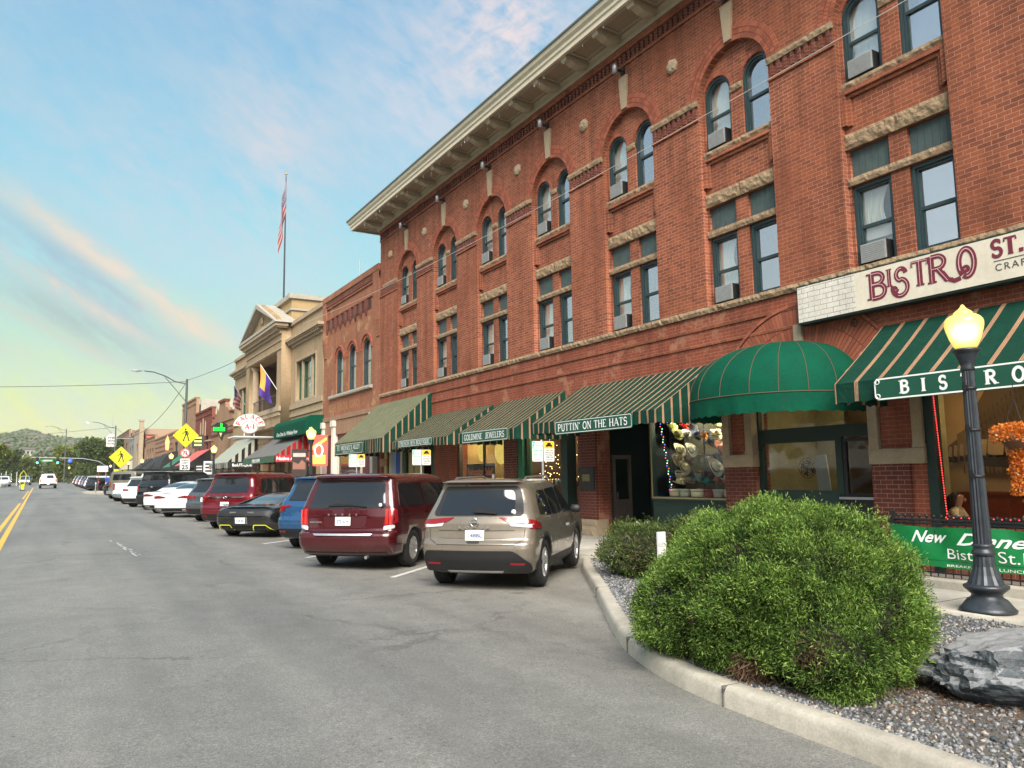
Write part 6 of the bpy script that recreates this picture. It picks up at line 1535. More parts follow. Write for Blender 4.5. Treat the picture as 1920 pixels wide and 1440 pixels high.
P_WHT=carpaint('white_car_paint',(.72,.75,.76),.0,.25); P_OLV=carpaint('khaki_car_paint',(.16,.15,.11),.3,.4); P_SIL=carpaint('silver_car_paint',(.38,.40,.41),.6,.3)
def suv_levels(L=4.65,W=.92,H=1.68,belt=1.04,rake=.42,tuck=.10,roofw=.70,low=.24,spo=.10):
    return [(low,.30,L-.35,W-.12,.25,.35),(low+.06,.10,L-.12,W-.05,.24,.40),(.48,.02,L-.02,W-.01,.22,.42),(.62,.0,L,W,.22,.45),(.70,.015,L-.01,W,.22,.45),(.76,tuck*.7,L-.03,W,.20,.45),
            (.88,tuck,L-.10,W,.18,.45),(belt-.06,tuck+.02,L-.3,W-.005,.17,.5),(belt,tuck+.05,L-.75,W-.02,.17,.5),(belt+.07,tuck+.09,L-1.15,W-.05,.17,.4),(belt+.25,tuck+.09+rake*.35,L-1.5,W-.11,.17,.3),
            (H-.16,tuck+rake*.75,L-1.85,W-.19,.16,.25),(H-.09,tuck+rake*.75-spo*.4,L-2.0,W-.22,.14,.22),(H-.055,tuck+rake*.7-spo,L-2.1,W-.26,.12,.2),(H-.03,tuck+rake*.75-spo,L-2.2,W-.34,.12,.2),(H-.008,tuck+rake*.9,L-2.4,W-.48,.12,.2),(H,tuck+rake+.25,L-2.7,W-.68,.1,.15)]
# --- the champagne SUV
c=Car('parked_suv','champagne beige SUV parked nearest the planter kerb','car',(6.07,10.86),46.5,suv_levels(4.65,.92,1.665,1.06,.46,.10),(.93,3.63),.92,P_TAN,.37,ALU)
c.patch('rear_window_surround','rear',[rp([(-.70,1.10),(.70,1.10),(.74,1.14),(.66,1.45),(.60,1.545),(-.60,1.545),(-.66,1.45),(-.74,1.14)],.05)],BLACK,.004)
c.patch('rear_window','rear',[rp([(-.64,1.12),(.60,1.12),(.56,1.42),(.52,1.48),(-.53,1.48),(-.60,1.42)],.05)],CG,.008)
c.patch('brake_lamp','rear',[rp([(-.17,1.572),(.17,1.572),(.17,1.592),(-.17,1.592)],.008)],plain('dark_red_lens',(.14,.01,.01),.2,var=0),.006,step=.03)
for s in (-1,1):
    f_=lambda P: [rp([(s*a,b_) for a,b_ in P][::1 if s > 0 else -1],.015)]
    tl=c.patch('tail_light','rear',f_([(.36,1.085),(.86,1.05),(.895,.99),(.70,.985),(.50,1.01)]),TAIL,.010,step=.035)
    c.patch('lens','rear',f_([(.56,.955),(.90,.93),(.90,.985),(.70,.982),(.53,1.005)]),CLEAR,.010,par=tl,step=.035)
    c.patch('reflector','rear',f_([(.56,.40),(.78,.40),(.78,.435),(.56,.435)]),TAIL,.018,step=.035)
for sd in ('right','left'):
    c.patch('tail_light',sd,[rp([(-.80,1.075),(-.42,1.00),(-.30,.96),(-.30,.905),(-.82,.92)],.02)],TAIL,.010,step=.035)
    c.patch('side_window',sd,[rp([(-.22,1.10),(.55,1.07),(.55,1.47),(.05,1.46),(-.10,1.33)],.05)],CG,.007)
    c.patch('side_window',sd,[rp([(.60,1.07),(1.38,1.06),(1.34,1.50),(.60,1.475)],.04)],CG,.007)
    c.patch('side_window',sd,[rp([(1.44,1.06),(2.42,1.07),(1.90,1.42),(1.72,1.49),(1.40,1.50)],.05)],CG,.007)
    c.patch('sill_cladding',sd,[rp([(.42,.24),(2.28,.24),(2.28,.40),(.42,.40)],.05)],BLACK,.009)
    c.patch('arch_cladding',sd,[[(.445*math.cos(R(a)),.36+.475*math.sin(R(a))) for a in range(-8,189,12)]+[(.405*math.cos(R(a)),.36+.425*math.sin(R(a))) for a in range(188,-9,-12)]],BLACK,.010)
    c.patch('arch_cladding',sd,[[(2.7+.445*math.cos(R(a)),.36+.475*math.sin(R(a))) for a in range(-8,189,12)]+[(2.7+.405*math.cos(R(a)),.36+.425*math.sin(R(a))) for a in range(188,-9,-12)]],BLACK,.010)
    c.gaps(sd,[[(.57,1.05),(.55,.65),(.50,.42)],[(1.41,1.05),(1.44,.42)],[(2.36,1.03),(2.34,.6),(2.26,.42)],[(-.80,.90),(-.82,.72)]])
    c.patch('door_handle',sd,[rp([(.68,.93),(.88,.935),(.88,.965),(.68,.96)],.01)],P_TAN,.030,step=.03); c.patch('door_handle',sd,[rp([(1.52,.93),(1.72,.935),(1.72,.965),(1.52,.96)],.01)],P_TAN,.030,step=.03)
c.patch('bumper_cladding','rear',[rp([(-.86,.30),(.86,.30),(.86,.42),(.70,.55),(.60,.605),(-.80,.605),(-.86,.50)],.04)],BLACK,.014)
c.patch('skid_plate','rear',[rp([(-.42,.288),(.42,.288),(.46,.318),(-.46,.318)],.01)],ALU,.022,step=.03)
c.gaps('rear',[[(-.78,.93),(-.76,.76),(-.62,.69),(.62,.69),(.76,.76),(.78,.93)],[(-.62,.895),(-.25,.89),(.25,.89),(.62,.895)]])
c.patch('plate_recess','rear',[rp([(-.40,.86),(.40,.86),(.62,.80),(.55,.78),(-.55,.78),(-.62,.80)],.02)],P_TAN,.006)
c.patch('tailgate_button','rear',[rp([(-.12,.71),(.08,.71),(.08,.735),(-.12,.735)],.01)],BLACK,.008,step=.03)
pl=c.plate(.0,-.868,.825,'148BL',R(-4))
b=MB(); b.tube([(.072*math.cos(a),0,.072*math.sin(a)) for a in [i*.3 for i in range(22)]],.009,6); b.box(-.088,.088,-.012,0,-.014,.014); o=b.build('emblem',CHR,c.t); o.location=(-.02,-.835,1.015); o.scale=(.85,.85,.85)
b=MB(); put_text(b,'R O G U E',0,0,.05,lambda u,v,w: (u,-.0-w,v),.004,0,1.3,'CENTER',width=.5); o=b.build('badge_lettering',CHR,c.t); o.location=(-.02,-.85,.925)
b=MB(); b.prism([(-.05,-.008),(.32,-.03),(.33,.0),(.02,.045),(-.06,.03)],-.03,-.008,'xz'); o=b.build('wiper',BLACK,c.t); o.location=(.0,-.75,1.17)
b=MB(); b.lathe([(0,0),(.04,0),(.04,.004),(0,.004)],(0,0,0),10,'y'); o=b.build('sticker',WHITE,c.t); o.location=(.585,-.70,1.16)
c.mirror(2.0,1.10)
for s in (-1,1):
    b=MB(); b.tube([(s*.60,-.10,1.62),(s*.60,.05,1.675),(s*.60,1.5,1.69),(s*.58,1.75,1.64)],.016,6); b.build('roof_rail',ALU,c.t)
b=MB(); b.prism([(-.0,0),(.16,0),(.02,.07)],-.02,.02,'yz'); o=b.build('aerial_fin',P_TAN,c.t); o.location=(0,.15,1.655)
c.t.scale=(.965,.95,1)
c.patch('windscreen','front',[rp([(-.68,1.12),(.68,1.12),(.56,1.52),(-.56,1.52)],.05)],CG,.006)
# --- maroon minivan
def van_levels(L=5.15,W=.985,H=1.74):
    return [(.24,.35,L-.4,W-.12,.25,.4),(.30,.10,L-.12,W-.05,.24,.45),(.46,.01,L-.02,W-.01,.22,.5),(.62,.0,L,W,.22,.5),(.67,.02,L-.01,W,.22,.5),(.71,.10,L-.03,W,.2,.5),(.95,.12,L-.18,W,.13,.5),(1.08,.15,L-.75,W-.01,.12,.5),
            (1.16,.17,L-1.05,W-.03,.12,.4),(1.4,.27,L-1.55,W-.09,.12,.3),(1.58,.36,L-1.95,W-.14,.12,.25),(1.64,.38,L-2.1,W-.165,.11,.22),(1.67,.26,L-2.2,W-.19,.11,.2),(1.70,.28,L-2.3,W-.24,.12,.2),(1.73,.40,L-2.5,W-.38,.12,.2),(H,.7,L-2.9,W-.62,.1,.15)]
c=Car('parked_minivan','glossy maroon minivan parked between the beige SUV and the blue SUV','car',(5.29,14.33),45.5,van_levels(),(1.08,4.16),.985,P_RED,.345,ALU,rn=9,rstyle=1)
c.patch('rear_window','rear',[rp([(-.78,1.115),(.78,1.115),(.68,1.57),(.62,1.60),(-.62,1.60),(-.68,1.57)],.06)],CG,.006)
for s in (-1,1):
    f_=lambda P: [rp([(s*a,b_) for a,b_ in P][::1 if s > 0 else -1],.03)]
    tl=c.patch('tail_light','rear',f_([(.76,.80),(.93,.80),(.93,1.12),(.80,1.12)]),TAIL,.010,step=.035)
    c.patch('lens','rear',f_([(.76,.72),(.95,.76),(.95,.82),(.76,.80)]),CLEAR,.012,par=tl,step=.035)
    b=MB()
    for k in range(6):
        for q in range(2): b.tube([(s*(.825+q*.07)+.018*math.cos(a),0,.85+k*.045+.018*math.sin(a)) for a in [i*.9 for i in range(8)]],.004,4)
    o=b.build('lens_ring',plain('bright_red_lens',(.75,.03,.02),.2,em=(1,.05,.03),es=.5),tl); o.location=(0,-.925,0)
for sd in ('right','left'):
    c.patch('tail_light',sd,[rp([(-.90,.83),(-.78,.85),(-.78,1.10),(-.88,1.10)],.03)],TAIL,.008,step=.035)
    c.patch('side_window',sd,[rp([(-.62,1.13),(.50,1.12),(.50,1.54),(-.48,1.55)],.05)],CG,.007); c.patch('side_window',sd,[rp([(.56,1.12),(1.62,1.11),(1.62,1.54),(.56,1.54)],.04)],CG,.007); c.patch('side_window',sd,[rp([(1.68,1.11),(2.7,1.13),(2.25,1.42),(2.0,1.53),(1.68,1.54)],.04)],CG,.007)
    c.gaps(sd,[[(.53,1.10),(.53,.45)],[(1.65,1.10),(1.66,.32)],[(2.66,1.08),(2.6,.5)],[(-.7,.98),(.53,.98)]])
    c.patch('door_handle',sd,[rp([(.62,.97),(.84,.97),(.84,1.0),(.62,1.0)],.01)],P_RED,.03,step=.03)
c.gaps('rear',[[(-.78,1.10),(-.78,.72),(-.70,.695),(.70,.695),(.78,.72),(.78,1.10)],[(-.78,.98),(.78,.98)]])
c.patch('plate_recess','rear',[rp([(-.44,1.0),(.44,1.0),(.42,.80),(.30,.765),(-.30,.765),(-.42,.80)],.05)],plain('recess_maroon',(.05,.004,.006),.35,var=0),.004); c.patch('trim_bar','rear',[rp([(-.46,1.03),(.46,1.03),(.46,.985),(-.46,.985)],.02)],P_RED,.02)
pl=c.plate(-.02,-.985,.885,'373 5LW',R(-3)); 
b=MB()
for i,ch in enumerate('DODGE'): put_text(b,ch,-.28+.14*i,0,.04,lambda u,v,w: (u,-w,v),.006,0,1,'CENTER')
o=b.build('badge_lettering',CHR,c.t); o.location=(-.02,-1.003,.99)
b=MB(); put_text(b,'GRAND CARAVAN',0,0,.03,lambda u,v,w: (u,-w,v),.001); o=b.build('small_badge',ALU,c.t); o.location=(-.72,-.955,.86)
c.patch('bumper_step','rear',[rp([(-.56,.632),(.56,.632),(.60,.668),(-.60,.668)],.01)],ALU,.02,step=.035)
c.patch('bumper_valance','rear',[rp([(-.8,.26),(.8,.26),(.84,.34),(-.84,.34)],.02)],BLACK,.01)
b=MB(); b.prism([(-.35,-.01),(.1,.0),(.42,-.025),(.42,-.01),(.1,.035),(-.1,.05),(-.34,.02)],-.035,-.012,'xz'); o=b.build('wiper',BLACK,c.t); o.location=(.0,-.91,1.16)
b=MB(); b.lathe([(0,0),(.035,0),(.035,.004),(0,.004)],(0,0,0),10,'y'); o=b.build('sticker',WHITE,c.t); o.location=(.70,-.925,1.17)
MB().tube([(.45,-.92,.26),(.45,-1.0,.25)],.03,8).build('exhaust',ALU,c.t); c.mirror(2.35,1.15,P_RED)
c.t.scale=(.975,1,1)
c.patch('windscreen','front',[rp([(-.75,1.18),(.75,1.18),(.64,1.58),(-.64,1.58)],.05)],CG,.006)
# --- generic mid distance SUV
def gsuv(label,pos_,hd,paint,L=4.65,W=.92,H=1.68,belt=1.05,clad=True,lamp='c',plate='',rails=True,name='parked_suv',chrome=False,wr=.36,rake=.42,group=None,dark_top=False):
    c=Car(name,label,'car',pos_,hd,suv_levels(L,W,H,belt,rake),(.95,L-1.02),W,paint,wr,ALU if not dark_top else GREY,**({'group': group} if group else {}))
    k=W/.92; t_=H-1.68
    c.patch('rear_window','rear',[rp([(-.68*k,belt+.06),(.68*k,belt+.06),(.58*k,H-.20),(.52*k,H-.155),(-.52*k,H-.155),(-.58*k,H-.20)],.05)],CG,.006)
    for s in (-1,1):
        P={'c': [(.56,belt-.02),(.88,belt-.06),(.90,belt-.20),(.74,belt-.17),(.70,belt-.08),(.56,belt-.07)],'v': [(.74,belt-.3),(.90,belt-.3),(.88,belt+.02),(.76,belt+.02)],'h': [(.40,belt-.16),(.90,belt-.18),(.90,belt-.06),(.44,belt-.08)]}[lamp]
        P=[(s*a*k,b_) for a,b_ in P]; P=P if s > 0 else P[::-1]
        c.patch('tail_light','rear',[rp(P,.02)],TAIL,.010,step=.05)
    for sd in ('right','left'):
        c.patch('tail_light',sd,[rp([(-.84,belt-.22),(-.5,belt-.14),(-.5,belt-.06),(-.84,belt-.03)],.02)],TAIL,.008,step=.05)
        e=L-4.65
        for P in ([(-.30,belt+.05),(.52,belt+.03),(.52,H-.2),(-.02,H-.2)],[(.58,belt+.03),(1.38+e*.4,belt+.02),(1.36+e*.4,H-.19),(.58,H-.2)],[(1.44+e*.4,belt+.02),(2.38+e*.8,belt+.04),(1.8+e*.7,H-.24),(1.44+e*.4,H-.19)]): c.patch('side_window',sd,[rp(P,.04)],CG,.006,step=.08)
    c.patch('windscreen','front',[rp([(-.66*k,belt+.09),(.66*k,belt+.09),(.54*k,H-.17),(-.54*k,H-.17)],.05)],CG,.006,step=.1)
    if clad: c.patch('bumper_cladding','rear',[rp([(-.85*k,.31),(.85*k,.31),(.85*k,.50),(-.85*k,.50)],.04)],BLACK,.012,step=.08)
    if clad:
        for s in (-1,1): P=[(s*.62,.42),(s*.80,.42),(s*.80,.46),(s*.62,.46)]; c.patch('reflector','rear',[P if s > 0 else P[::-1]],TAIL,.016,step=.05)
    c.gaps('rear',[[(-.74*k,belt),(-.74*k,.72),(-.66*k,.68),(.66*k,.68),(.74*k,.72),(.74*k,belt)]])
    if chrome: c.patch('chrome_bar','rear',[rp([(-.62*k,belt-.10),(.62*k,belt-.10),(.62*k,belt-.055),(-.62*k,belt-.055)],.01)],CHR,.018,step=.06)
    if plate is not None: c.plate(0,-.868,.83 if not chrome else .80,plate,R(-4))
    b=MB(); b.tube([(.05*math.cos(a),0,.035*math.sin(a)) for a in [i*.45 for i in range(15)]],.009,5); o=b.build('emblem',CHR,c.t); o.location=(0,-.86,belt-.08)
    if rails:
        for s in (-1,1): MB().tube([(s*.62*k,-.15,H-.05),(s*.62*k,0,H+.03),(s*.62*k,1.4,H+.04),(s*.6*k,1.7,H-.03)],.018,6).build('roof_rail',BLACK,c.t)
    c.mirror(1.95+(L-4.65)*.7,belt+.05,paint); return c
gsuv('blue SUV half hidden on the left of the maroon minivan',(5.80,18.35),46,P_BLU,4.63,.91,1.70,1.07,plate='',lamp='c')
gsuv('dark red three row SUV with chrome bar behind the black sports car',(5.40,26.4),46,P_DRD,4.98,.965,1.80,1.10,chrome=True,plate='CHR 88',lamp='c')
gsuv('small dark grey SUV between the dark red SUV and white sedan',(5.55,31.0),47,P_GRY,4.4,.90,1.62,1.04,lamp='h',rails=False)
# --- low black sports car
lv=[(.16,.35,4.2,.80,.25,.5),(.24,.12,4.45,.92,.3,.6),(.38,.03,4.5,.955,.32,.7),(.55,.0,4.5,.965,.34,.75),(.66,.02,4.3,.96,.34,.75),(.74,.06,3.95,.945,.34,.7),(.80,.14,3.6,.92,.34,.6),(.85,.35,3.3,.86,.4,.5),(.90,.75,3.05,.78,.5,.4),(.98,1.1,2.8,.70,.4,.35),(1.08,1.45,2.55,.62,.35,.3),(1.16,1.8,2.3,.54,.3,.25),(1.195,2.05,2.15,.40,.06,.05)]
c=Car('parked_sports_car','low black sports car with yellow edging between the blue and dark red SUVs','car',(5.18,22.75),47,lv,(.88,3.55),.965,P_BLK,.345,BLACK)
c.patch('engine_cover','rear',[rp([(-.5,.80),(.5,.80),(.42,.90),(-.42,.90)],.04)],CG,.006); c.patch('rear_grille','rear',[rp([(-.84,.60),(.84,.60),(.84,.74),(.5,.76),(-.5,.76),(-.84,.74)],.03)],BLACK,.006)
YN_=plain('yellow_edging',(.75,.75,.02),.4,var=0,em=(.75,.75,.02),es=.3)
for s in (-1,1): P=[[(s*.30,.22),(s*.38,.36)],[(s*.38,.36),(s*.72,.36)],[(s*.72,.36),(s*.84,.22)]]; c.patch('diffuser_edging','rear',sum([c.line('rear',p,.022) for p in P],[]),YN_,.014,step=.06)
c.patch('diffuser','rear',[rp([(-.7,.19),(.7,.19),(.7,.32),(-.7,.32)],.03)],BLACK,.01); c.plate(0,-.90,.48,'CR45',0)
c.patch('plate_surround','rear',[rp([(-.20,.39),(.20,.39),(.20,.57),(-.20,.57)],.02)],CHR,.012,step=.05)
for s in (-1,1): MB().box(s*.18,s*.38,-.05,0,-.02,.02).build('exhaust',CHR,c.t).location=(0,-.80,.70)
for s in (-1,1): MB().tube([(s*.75,-.3,.80),(s*.60,.3,.98),(s*.5,.9,1.12)],.035,8).build('buttress',P_BLK,c.t)
b=MB(); b.box(-.72,.72,-.1,.08,0,.025); b.build('rear_wing',P_BLK,c.t).location=(0,-.55,.88)
for sd in ('right','left'): c.patch('side_window',sd,[rp([(1.0,.92),(1.85,.90),(1.5,1.1),(1.15,1.12)],.03)],CG,.006)
# --- sedans
def sed_levels(L=4.9,W=.925,H=1.44):
    return [(.20,.35,L-.35,W-.12,.25,.4),(.26,.10,L-.12,W-.05,.26,.45),(.42,.02,L-.02,W-.01,.26,.5),(.60,.0,L,W,.26,.55),(.74,.03,L-.15,W,.24,.55),(.84,.02,L-.5,W-.005,.22,.55),(.93,.0,L-1.1,W-.02,.22,.5),(.955,.04,L-1.3,W-.03,.25,.45),(.985,.45,L-1.45,W-.06,.3,.4),(1.02,.75,L-1.6,W-.10,.3,.35),(1.15,1.05,L-1.85,W-.17,.3,.3),(1.30,1.5,L-2.15,W-.24,.28,.25),(1.38,1.85,L-2.35,W-.31,.25,.22),(1.42,2.1,L-2.5,W-.42,.2,.2),(H,2.4,L-2.75,W-.62,.1,.1)]
def sedan(label,pos_,hd,paint,lampw=.5,**k):
    c=Car('parked_sedan',label,'car',pos_,hd,sed_levels(),(1.05,3.9),.925,paint,.34,ALU,**k)
    c.patch('rear_window','top',[rp([(-.60,.02),(.60,.02),(.52,.72),(-.52,.72)],.06)],CG,.006,step=.08)
    for s in (-1,1): P=[(s*.28,.80),(s*.86,.78),(s*.90,.86),(s*.60,.90),(s*.28,.84)]; c.patch('tail_light','rear',[rp(P if s > 0 else P[::-1],.02)],TAIL,.01)
    for s in (-1,1): P=[(s*.45,.30),(s*.72,.31),(s*.70,.37),(s*.47,.37)]; c.patch('exhaust','rear',[rp(P if s > 0 else P[::-1],.02)],CHR,.014)
    c.patch('diffuser','rear',[rp([(-.75,.27),(.75,.27),(.78,.40),(-.78,.40)],.03)],BLACK,.008); c.plate(0,-1.05,.74,'',0)
    for sd in ('right','left'):
        c.patch('side_window',sd,[rp([(.2,1.0),(1.0,.99),(1.0,1.33),(.85,1.32)],.04)],CG,.006,step=.08); c.patch('side_window',sd,[rp([(1.06,.99),(2.1,.98),(1.6,1.28),(1.3,1.35),(1.06,1.34)],.04)],CG,.006,step=.08)
    c.gaps('rear',[[(-.60,.90),(-.58,.62),(.58,.62),(.60,.90)]]); c.mirror(1.75,1.0,paint); return c
sedan('pearl white sedan with wide red tail lights beside the small grey SUV',(4.95,34.9),42,P_WHT)
sedan('second white sedan just beyond the pearl white one',(4.9,38.6),44,P_WHT)
gsuv('tall black SUV beyond the two white sedans',(4.95,42.8),46,P_BLK,5.3,1.0,1.93,1.22,lamp='v',clad=True,wr=.40,rake=.25)
gsuv('white crossover SUV parked beyond the tall black SUV',(4.55,46.8),46,P_WHT,4.6,.92,1.66,1.06,lamp='h',rails=False)
# --- pick-ups
def pickup(label,pos_,hd,paint,lit=False,name='parked_pickup',group='cars parked at an angle along the shops'):
    lv=[(.38,.5,5.3,.88,.2,.4),(.46,.1,5.6,.97,.2,.45),(.60,.0,5.7,1.0,.12,.5),(.66,.08,5.68,1.0,.10,.5),(1.05,.10,5.5,1.0,.08,.5),(1.15,.10,4.6,.99,.08,.4),(1.27,.12,4.2,.98,.08,.3),(1.28,.2,4.15,.9,.08,.3)]
    cab=[(1.2,2.0,4.35,.96,.12,.3),(1.3,2.02,4.2,.94,.12,.3),(1.6,2.12,3.75,.84,.14,.25),(1.84,2.2,3.4,.74,.14,.22),(1.90,2.3,3.3,.64,.12,.2),(1.93,2.6,3.1,.4,.1,.1)]
    c=Car(name,label,'pickup truck',pos_,hd,lv,(1.15,4.75),1.0,paint,.40,ALU,cab=cab,group=group)
    c.patch('rear_window','rear',[rp([(-.66,1.33),(.66,1.33),(.58,1.74),(-.58,1.74)],.05)],CG,.008,step=.08)
    for s in (-1,1): P=[(s*.80,.85),(s*.97,.85),(s*.97,1.24),(s*.80,1.24)]; c.patch('tail_light','rear',[rp(P if s > 0 else P[::-1],.03)],glow('lit_tail_light',(1,.08,.03),2.2) if lit else TAIL,.012,step=.06)
    c.patch('bumper','rear',[rp([(-.92,.48),(.92,.48),(.92,.66),(-.92,.66)],.03)],CHR if not lit else BLACK,.015,step=.08); c.plate(0,-1.18,.58,'',0)
    c.gaps('rear',[[(-.76,1.25),(-.76,.70),(.76,.70),(.76,1.25)]])
    b=MB(); b.tube([(.09*math.cos(a),0,.05*math.sin(a)) for a in [i*.45 for i in range(15)]],.012,5); b.build('emblem',BLACK,c.t).location=(0,-1.07,1.0)
    for sd in ('right','left'): c.patch('side_window',sd,[rp([(.95,1.35),(1.75,1.33),(1.75,1.74),(1.15,1.75)],.04)],CG,.006,step=.1); c.patch('side_window',sd,[rp([(1.82,1.33),(2.7,1.33),(2.3,1.72),(1.82,1.74)],.04)],CG,.006,step=.1)
    c.mirror(2.5,1.4,BLACK); return c
pickup('white pickup with tall red tail lights parked beyond the white crossover',(4.6,51.8),46,P_WHT)
pickup('white pickup truck driving away down the middle of the street',(-.2,119),-1,P_WHT,lit=True,name='moving_pickup',group=None)
# --- boxy khaki truck with a flat white canopy
lv=[(.45,.3,4.6,.9,.1,.3),(.6,.0,4.75,1.02,.08,.25),(.95,.02,4.75,1.03,.08,.25),(1.05,.05,4.7,1.03,.07,.25),(1.25,.06,3.6,1.03,.06,.2),(1.40,.07,3.3,1.01,.06,.2),(1.85,.12,3.0,.95,.08,.15),(1.98,.18,2.8,.88,.08,.12),(2.02,.4,2.6,.7,.08,.1)]
c=Car('parked_off_roader','boxy khaki off-road truck with chrome letters across the tailgate','car',(4.6,57.5),44,lv,(.9,3.95),1.03,P_OLV,.44,BLACK)
c.patch('rear_window','rear',[rp([(-.7,1.42),(.7,1.42),(.66,1.80),(-.66,1.80)],.04)],CG,.008,step=.1)
for s in (-1,1): P=[(s*.84,.95),(s*.96,.95),(s*.96,1.3),(s*.84,1.3)]; c.patch('tail_light','rear',[P if s > 0 else P[::-1]],TAIL,.012,step=.1)
b=MB(); put_text(b,'HUMMER',0,0,.16,lambda u,v,w: (u,-w,v),.02,0,1.1,'CENTER',width=1.2); b.build('tailgate_lettering',CHR,c.t).location=(0,-.89,1.0)
MB().box(-.95,.95,-.16,0,-.1,.1).build('bumper',CHR,c.t,bevel=.02).location=(0,-.88,.62)
b=MB(); b.box(-.7,.7,-.3,2.0,0,.06); b.build('roof_rack',BLACK,c.t).location=(0,0,2.05)
for sd in ('right','left'): c.patch('side_window',sd,[(-.6,1.45),(2.0,1.42),(1.8,1.8),(-.55,1.82)],CG,.006,step=.15)
# --- far cars beyond the crossing, and oncoming traffic
FP=[P_BLK,P_WHT,P_BLU,P_SIL,P_GRY,P_WHT,P_DRD,P_SIL,P_WHT,P_BLK,P_DRD,P_WHT]
NM=['black','white','blue','silver','grey','white','dark red','silver','white','black','dark red','white']
src={}
def simple_car(paint,label,pos_,hd,kind,group):
    key=(paint.name,kind)
    if key in src:
        t=copy_tree(src[key]); t.location=(pos_[0],pos_[1],gz(*pos_)); t.rotation_euler=(0,0,R(-hd)); t['label']=label; t['group']=group; return t
    c=gsuv(label,pos_,hd,paint,4.6,.92,1.68 if kind == 's' else 1.5,1.04,rails=False,plate=None,group=group,name='distant_car'); src[key]=c.t; return c.t
simple_car(P_BLK,'black SUV parked just before the crossing island beside the blue bin',(4.6,64.5),46,'s','cars parked before the crossing')
for i in range(12):
    simple_car(FP[i],'%s car in the distant row past the crossing, %s from the near end' % (NM[i],(ORD+['eleventh','twelfth'])[i]),(4.6-.02*i,99+4.4*i),46,'s' if i % 3 else 'c','distant cars past the crossing')
HL=glow('headlight_glow',(1,.95,.8),18.0)
def oncoming(label,x,y,paint,hl=HL):
    t=simple_car(paint,label,(x,y),181,'s','oncoming cars'); b=MB()
    for s in (-1,1): b.lathe([(0,-.02),(.09,-.02),(.09,.02),(0,.03)],(s*.68,3.64,.72),10,'y')
    b.build('headlight',hl,t); b=MB(); b.box(-.5,.5,3.62,3.67,.5,.62); b.build('grille',BLACK,t)
oncoming('white oncoming car at the far left edge of the street',-6.4,152,P_WHT,CLEAR); oncoming('oncoming car with bright headlights left of the white pickup',-3.9,168,P_SIL); oncoming('grey oncoming car further back in the left lane',-4.1,186,P_GRY)
# ================================================================== street furniture
LAMP=glow('lamp_globe_glow',(1.0,.72,.20),1.5)
def acorn_material():
    m,t,b=base('acorn_globe')
    g_=t.nodes.new('ShaderNodeTexCoord'); s=t.nodes.new('ShaderNodeSeparateXYZ'); t.links.new(g_.outputs['Object'],s.inputs[0])
    # bulb glow put into the emission: brightest around the bulb height
    d=mth('SUBTRACT',s.outputs[2],.17,t); q=mth('EXPONENT',mth('MULTIPLY',mth('MULTIPLY',d,d,t),-70.0,t),None,t)
    lw=t.nodes.new('ShaderNodeLayerWeight'); lw.inputs['Blend'].default_value=.5
    f=mth('POWER',mth('SUBTRACT',1.0,lw.outputs['Facing'],t),2.0,t); st_=mth('MULTIPLY_ADD',mth('MULTIPLY',q,f,t),1.5,t,c=.40)
    c=mixc(t,mth('MULTIPLY',q,f,t),(1.0,.74,.14),(1.0,.86,.45)); t.links.new(c,b.inputs['Emission Color']); t.links.new(st_,b.inputs['Emission Strength'])
    b.inputs['Base Color'].default_value=(.5,.36,.12,1); b.inputs['Roughness'].default_value=.25; return m
ACORN=acorn_material()
def street_lamp(y,label,x=9.46,first=None):
    z=swz(y)
    if first is not None: t=copy_tree(first); t.location=(x,y,z); t['label']=label; return t
    t=empty('street_lamp',label,'street lamp',(x,y,z),0,'acorn street lamps along the pavement')
    b=MB(); b.lathe([(0,0),(.29,0),(.30,.03),(.27,.06),(.21,.14),(.165,.17),(.16,.2),(.20,.24),(.235,.27),(.24,.30),(.20,.32)],(0,0,0),32); b.lathe([(.195,.315),(.15,.42),(.12,.52),(.108,.64)],(0,0,0),32,flute=1,fd=.06); b.lathe([(.11,.64),(.125,.66),(.125,.69),(.105,.71),(.105,.74),(.118,.76),(.10,.78)],(0,0,0),32); b.build('base',IRON,t)
    MB().lathe([(.098,.78),(.088,1.3),(.078,2.0),(.068,2.84)],(0,0,0),32,flute=1,fd=.12).build('pole',IRON,t)
    b=MB(); b.lathe([(.07,2.83),(.082,2.85),(.07,2.88),(.085,2.93),(.12,3.02),(.125,3.05),(.155,3.07),(.155,3.09),(.12,3.10),(.0,3.10)],(0,0,0),28); b.build('cap_cup',IRON,t)
    o=MB().lathe([(.105,0),(.13,.03),(.17,.12),(.20,.22),(.213,.28),(.214,.32),(.205,.355),(.182,.385),(.15,.408),(.118,.42),(.105,.428),(.108,.44),(.09,.46),(.055,.485),(.028,.515),(.02,.535),(0,.55)],(0,0,0),28).build('globe',ACORN,t); o.location=(0,0,3.10)
    b=MB()
    for zz in (1.55,2.1,2.6): b.box(-.105,-.06,-.03,.03,zz,zz+.05); b.box(-.12,-.1,-.015,.015,zz-.02,zz+.09); b.lathe([(.085-.006*(zz-1.5),zz),(.085-.006*(zz-1.5),zz+.03)],(0,0,0),16)
    b.build('banner_clamp',BLACK,t)
    return t
L0=street_lamp(5.08,'nearest street lamp, lit, dark fluted post with acorn globe in front of the bistro')
street_lamp(32.5,'lit street lamp in front of the brown brick shop, behind the blue SUV',first=L0)
street_lamp(55.3,'lit street lamp beside the boutique awning',first=L0); street_lamp(76.9,'lit street lamp just left of the speed limit sign',first=L0)
for i,y in enumerate((103,122,140,160)): street_lamp(y,['lit lamp in front of the black awning of the long low shop','lit lamp by the brown awning far down the row','small lit lamp before the tan shop','farthest lit lamp of the row'][i],first=L0)
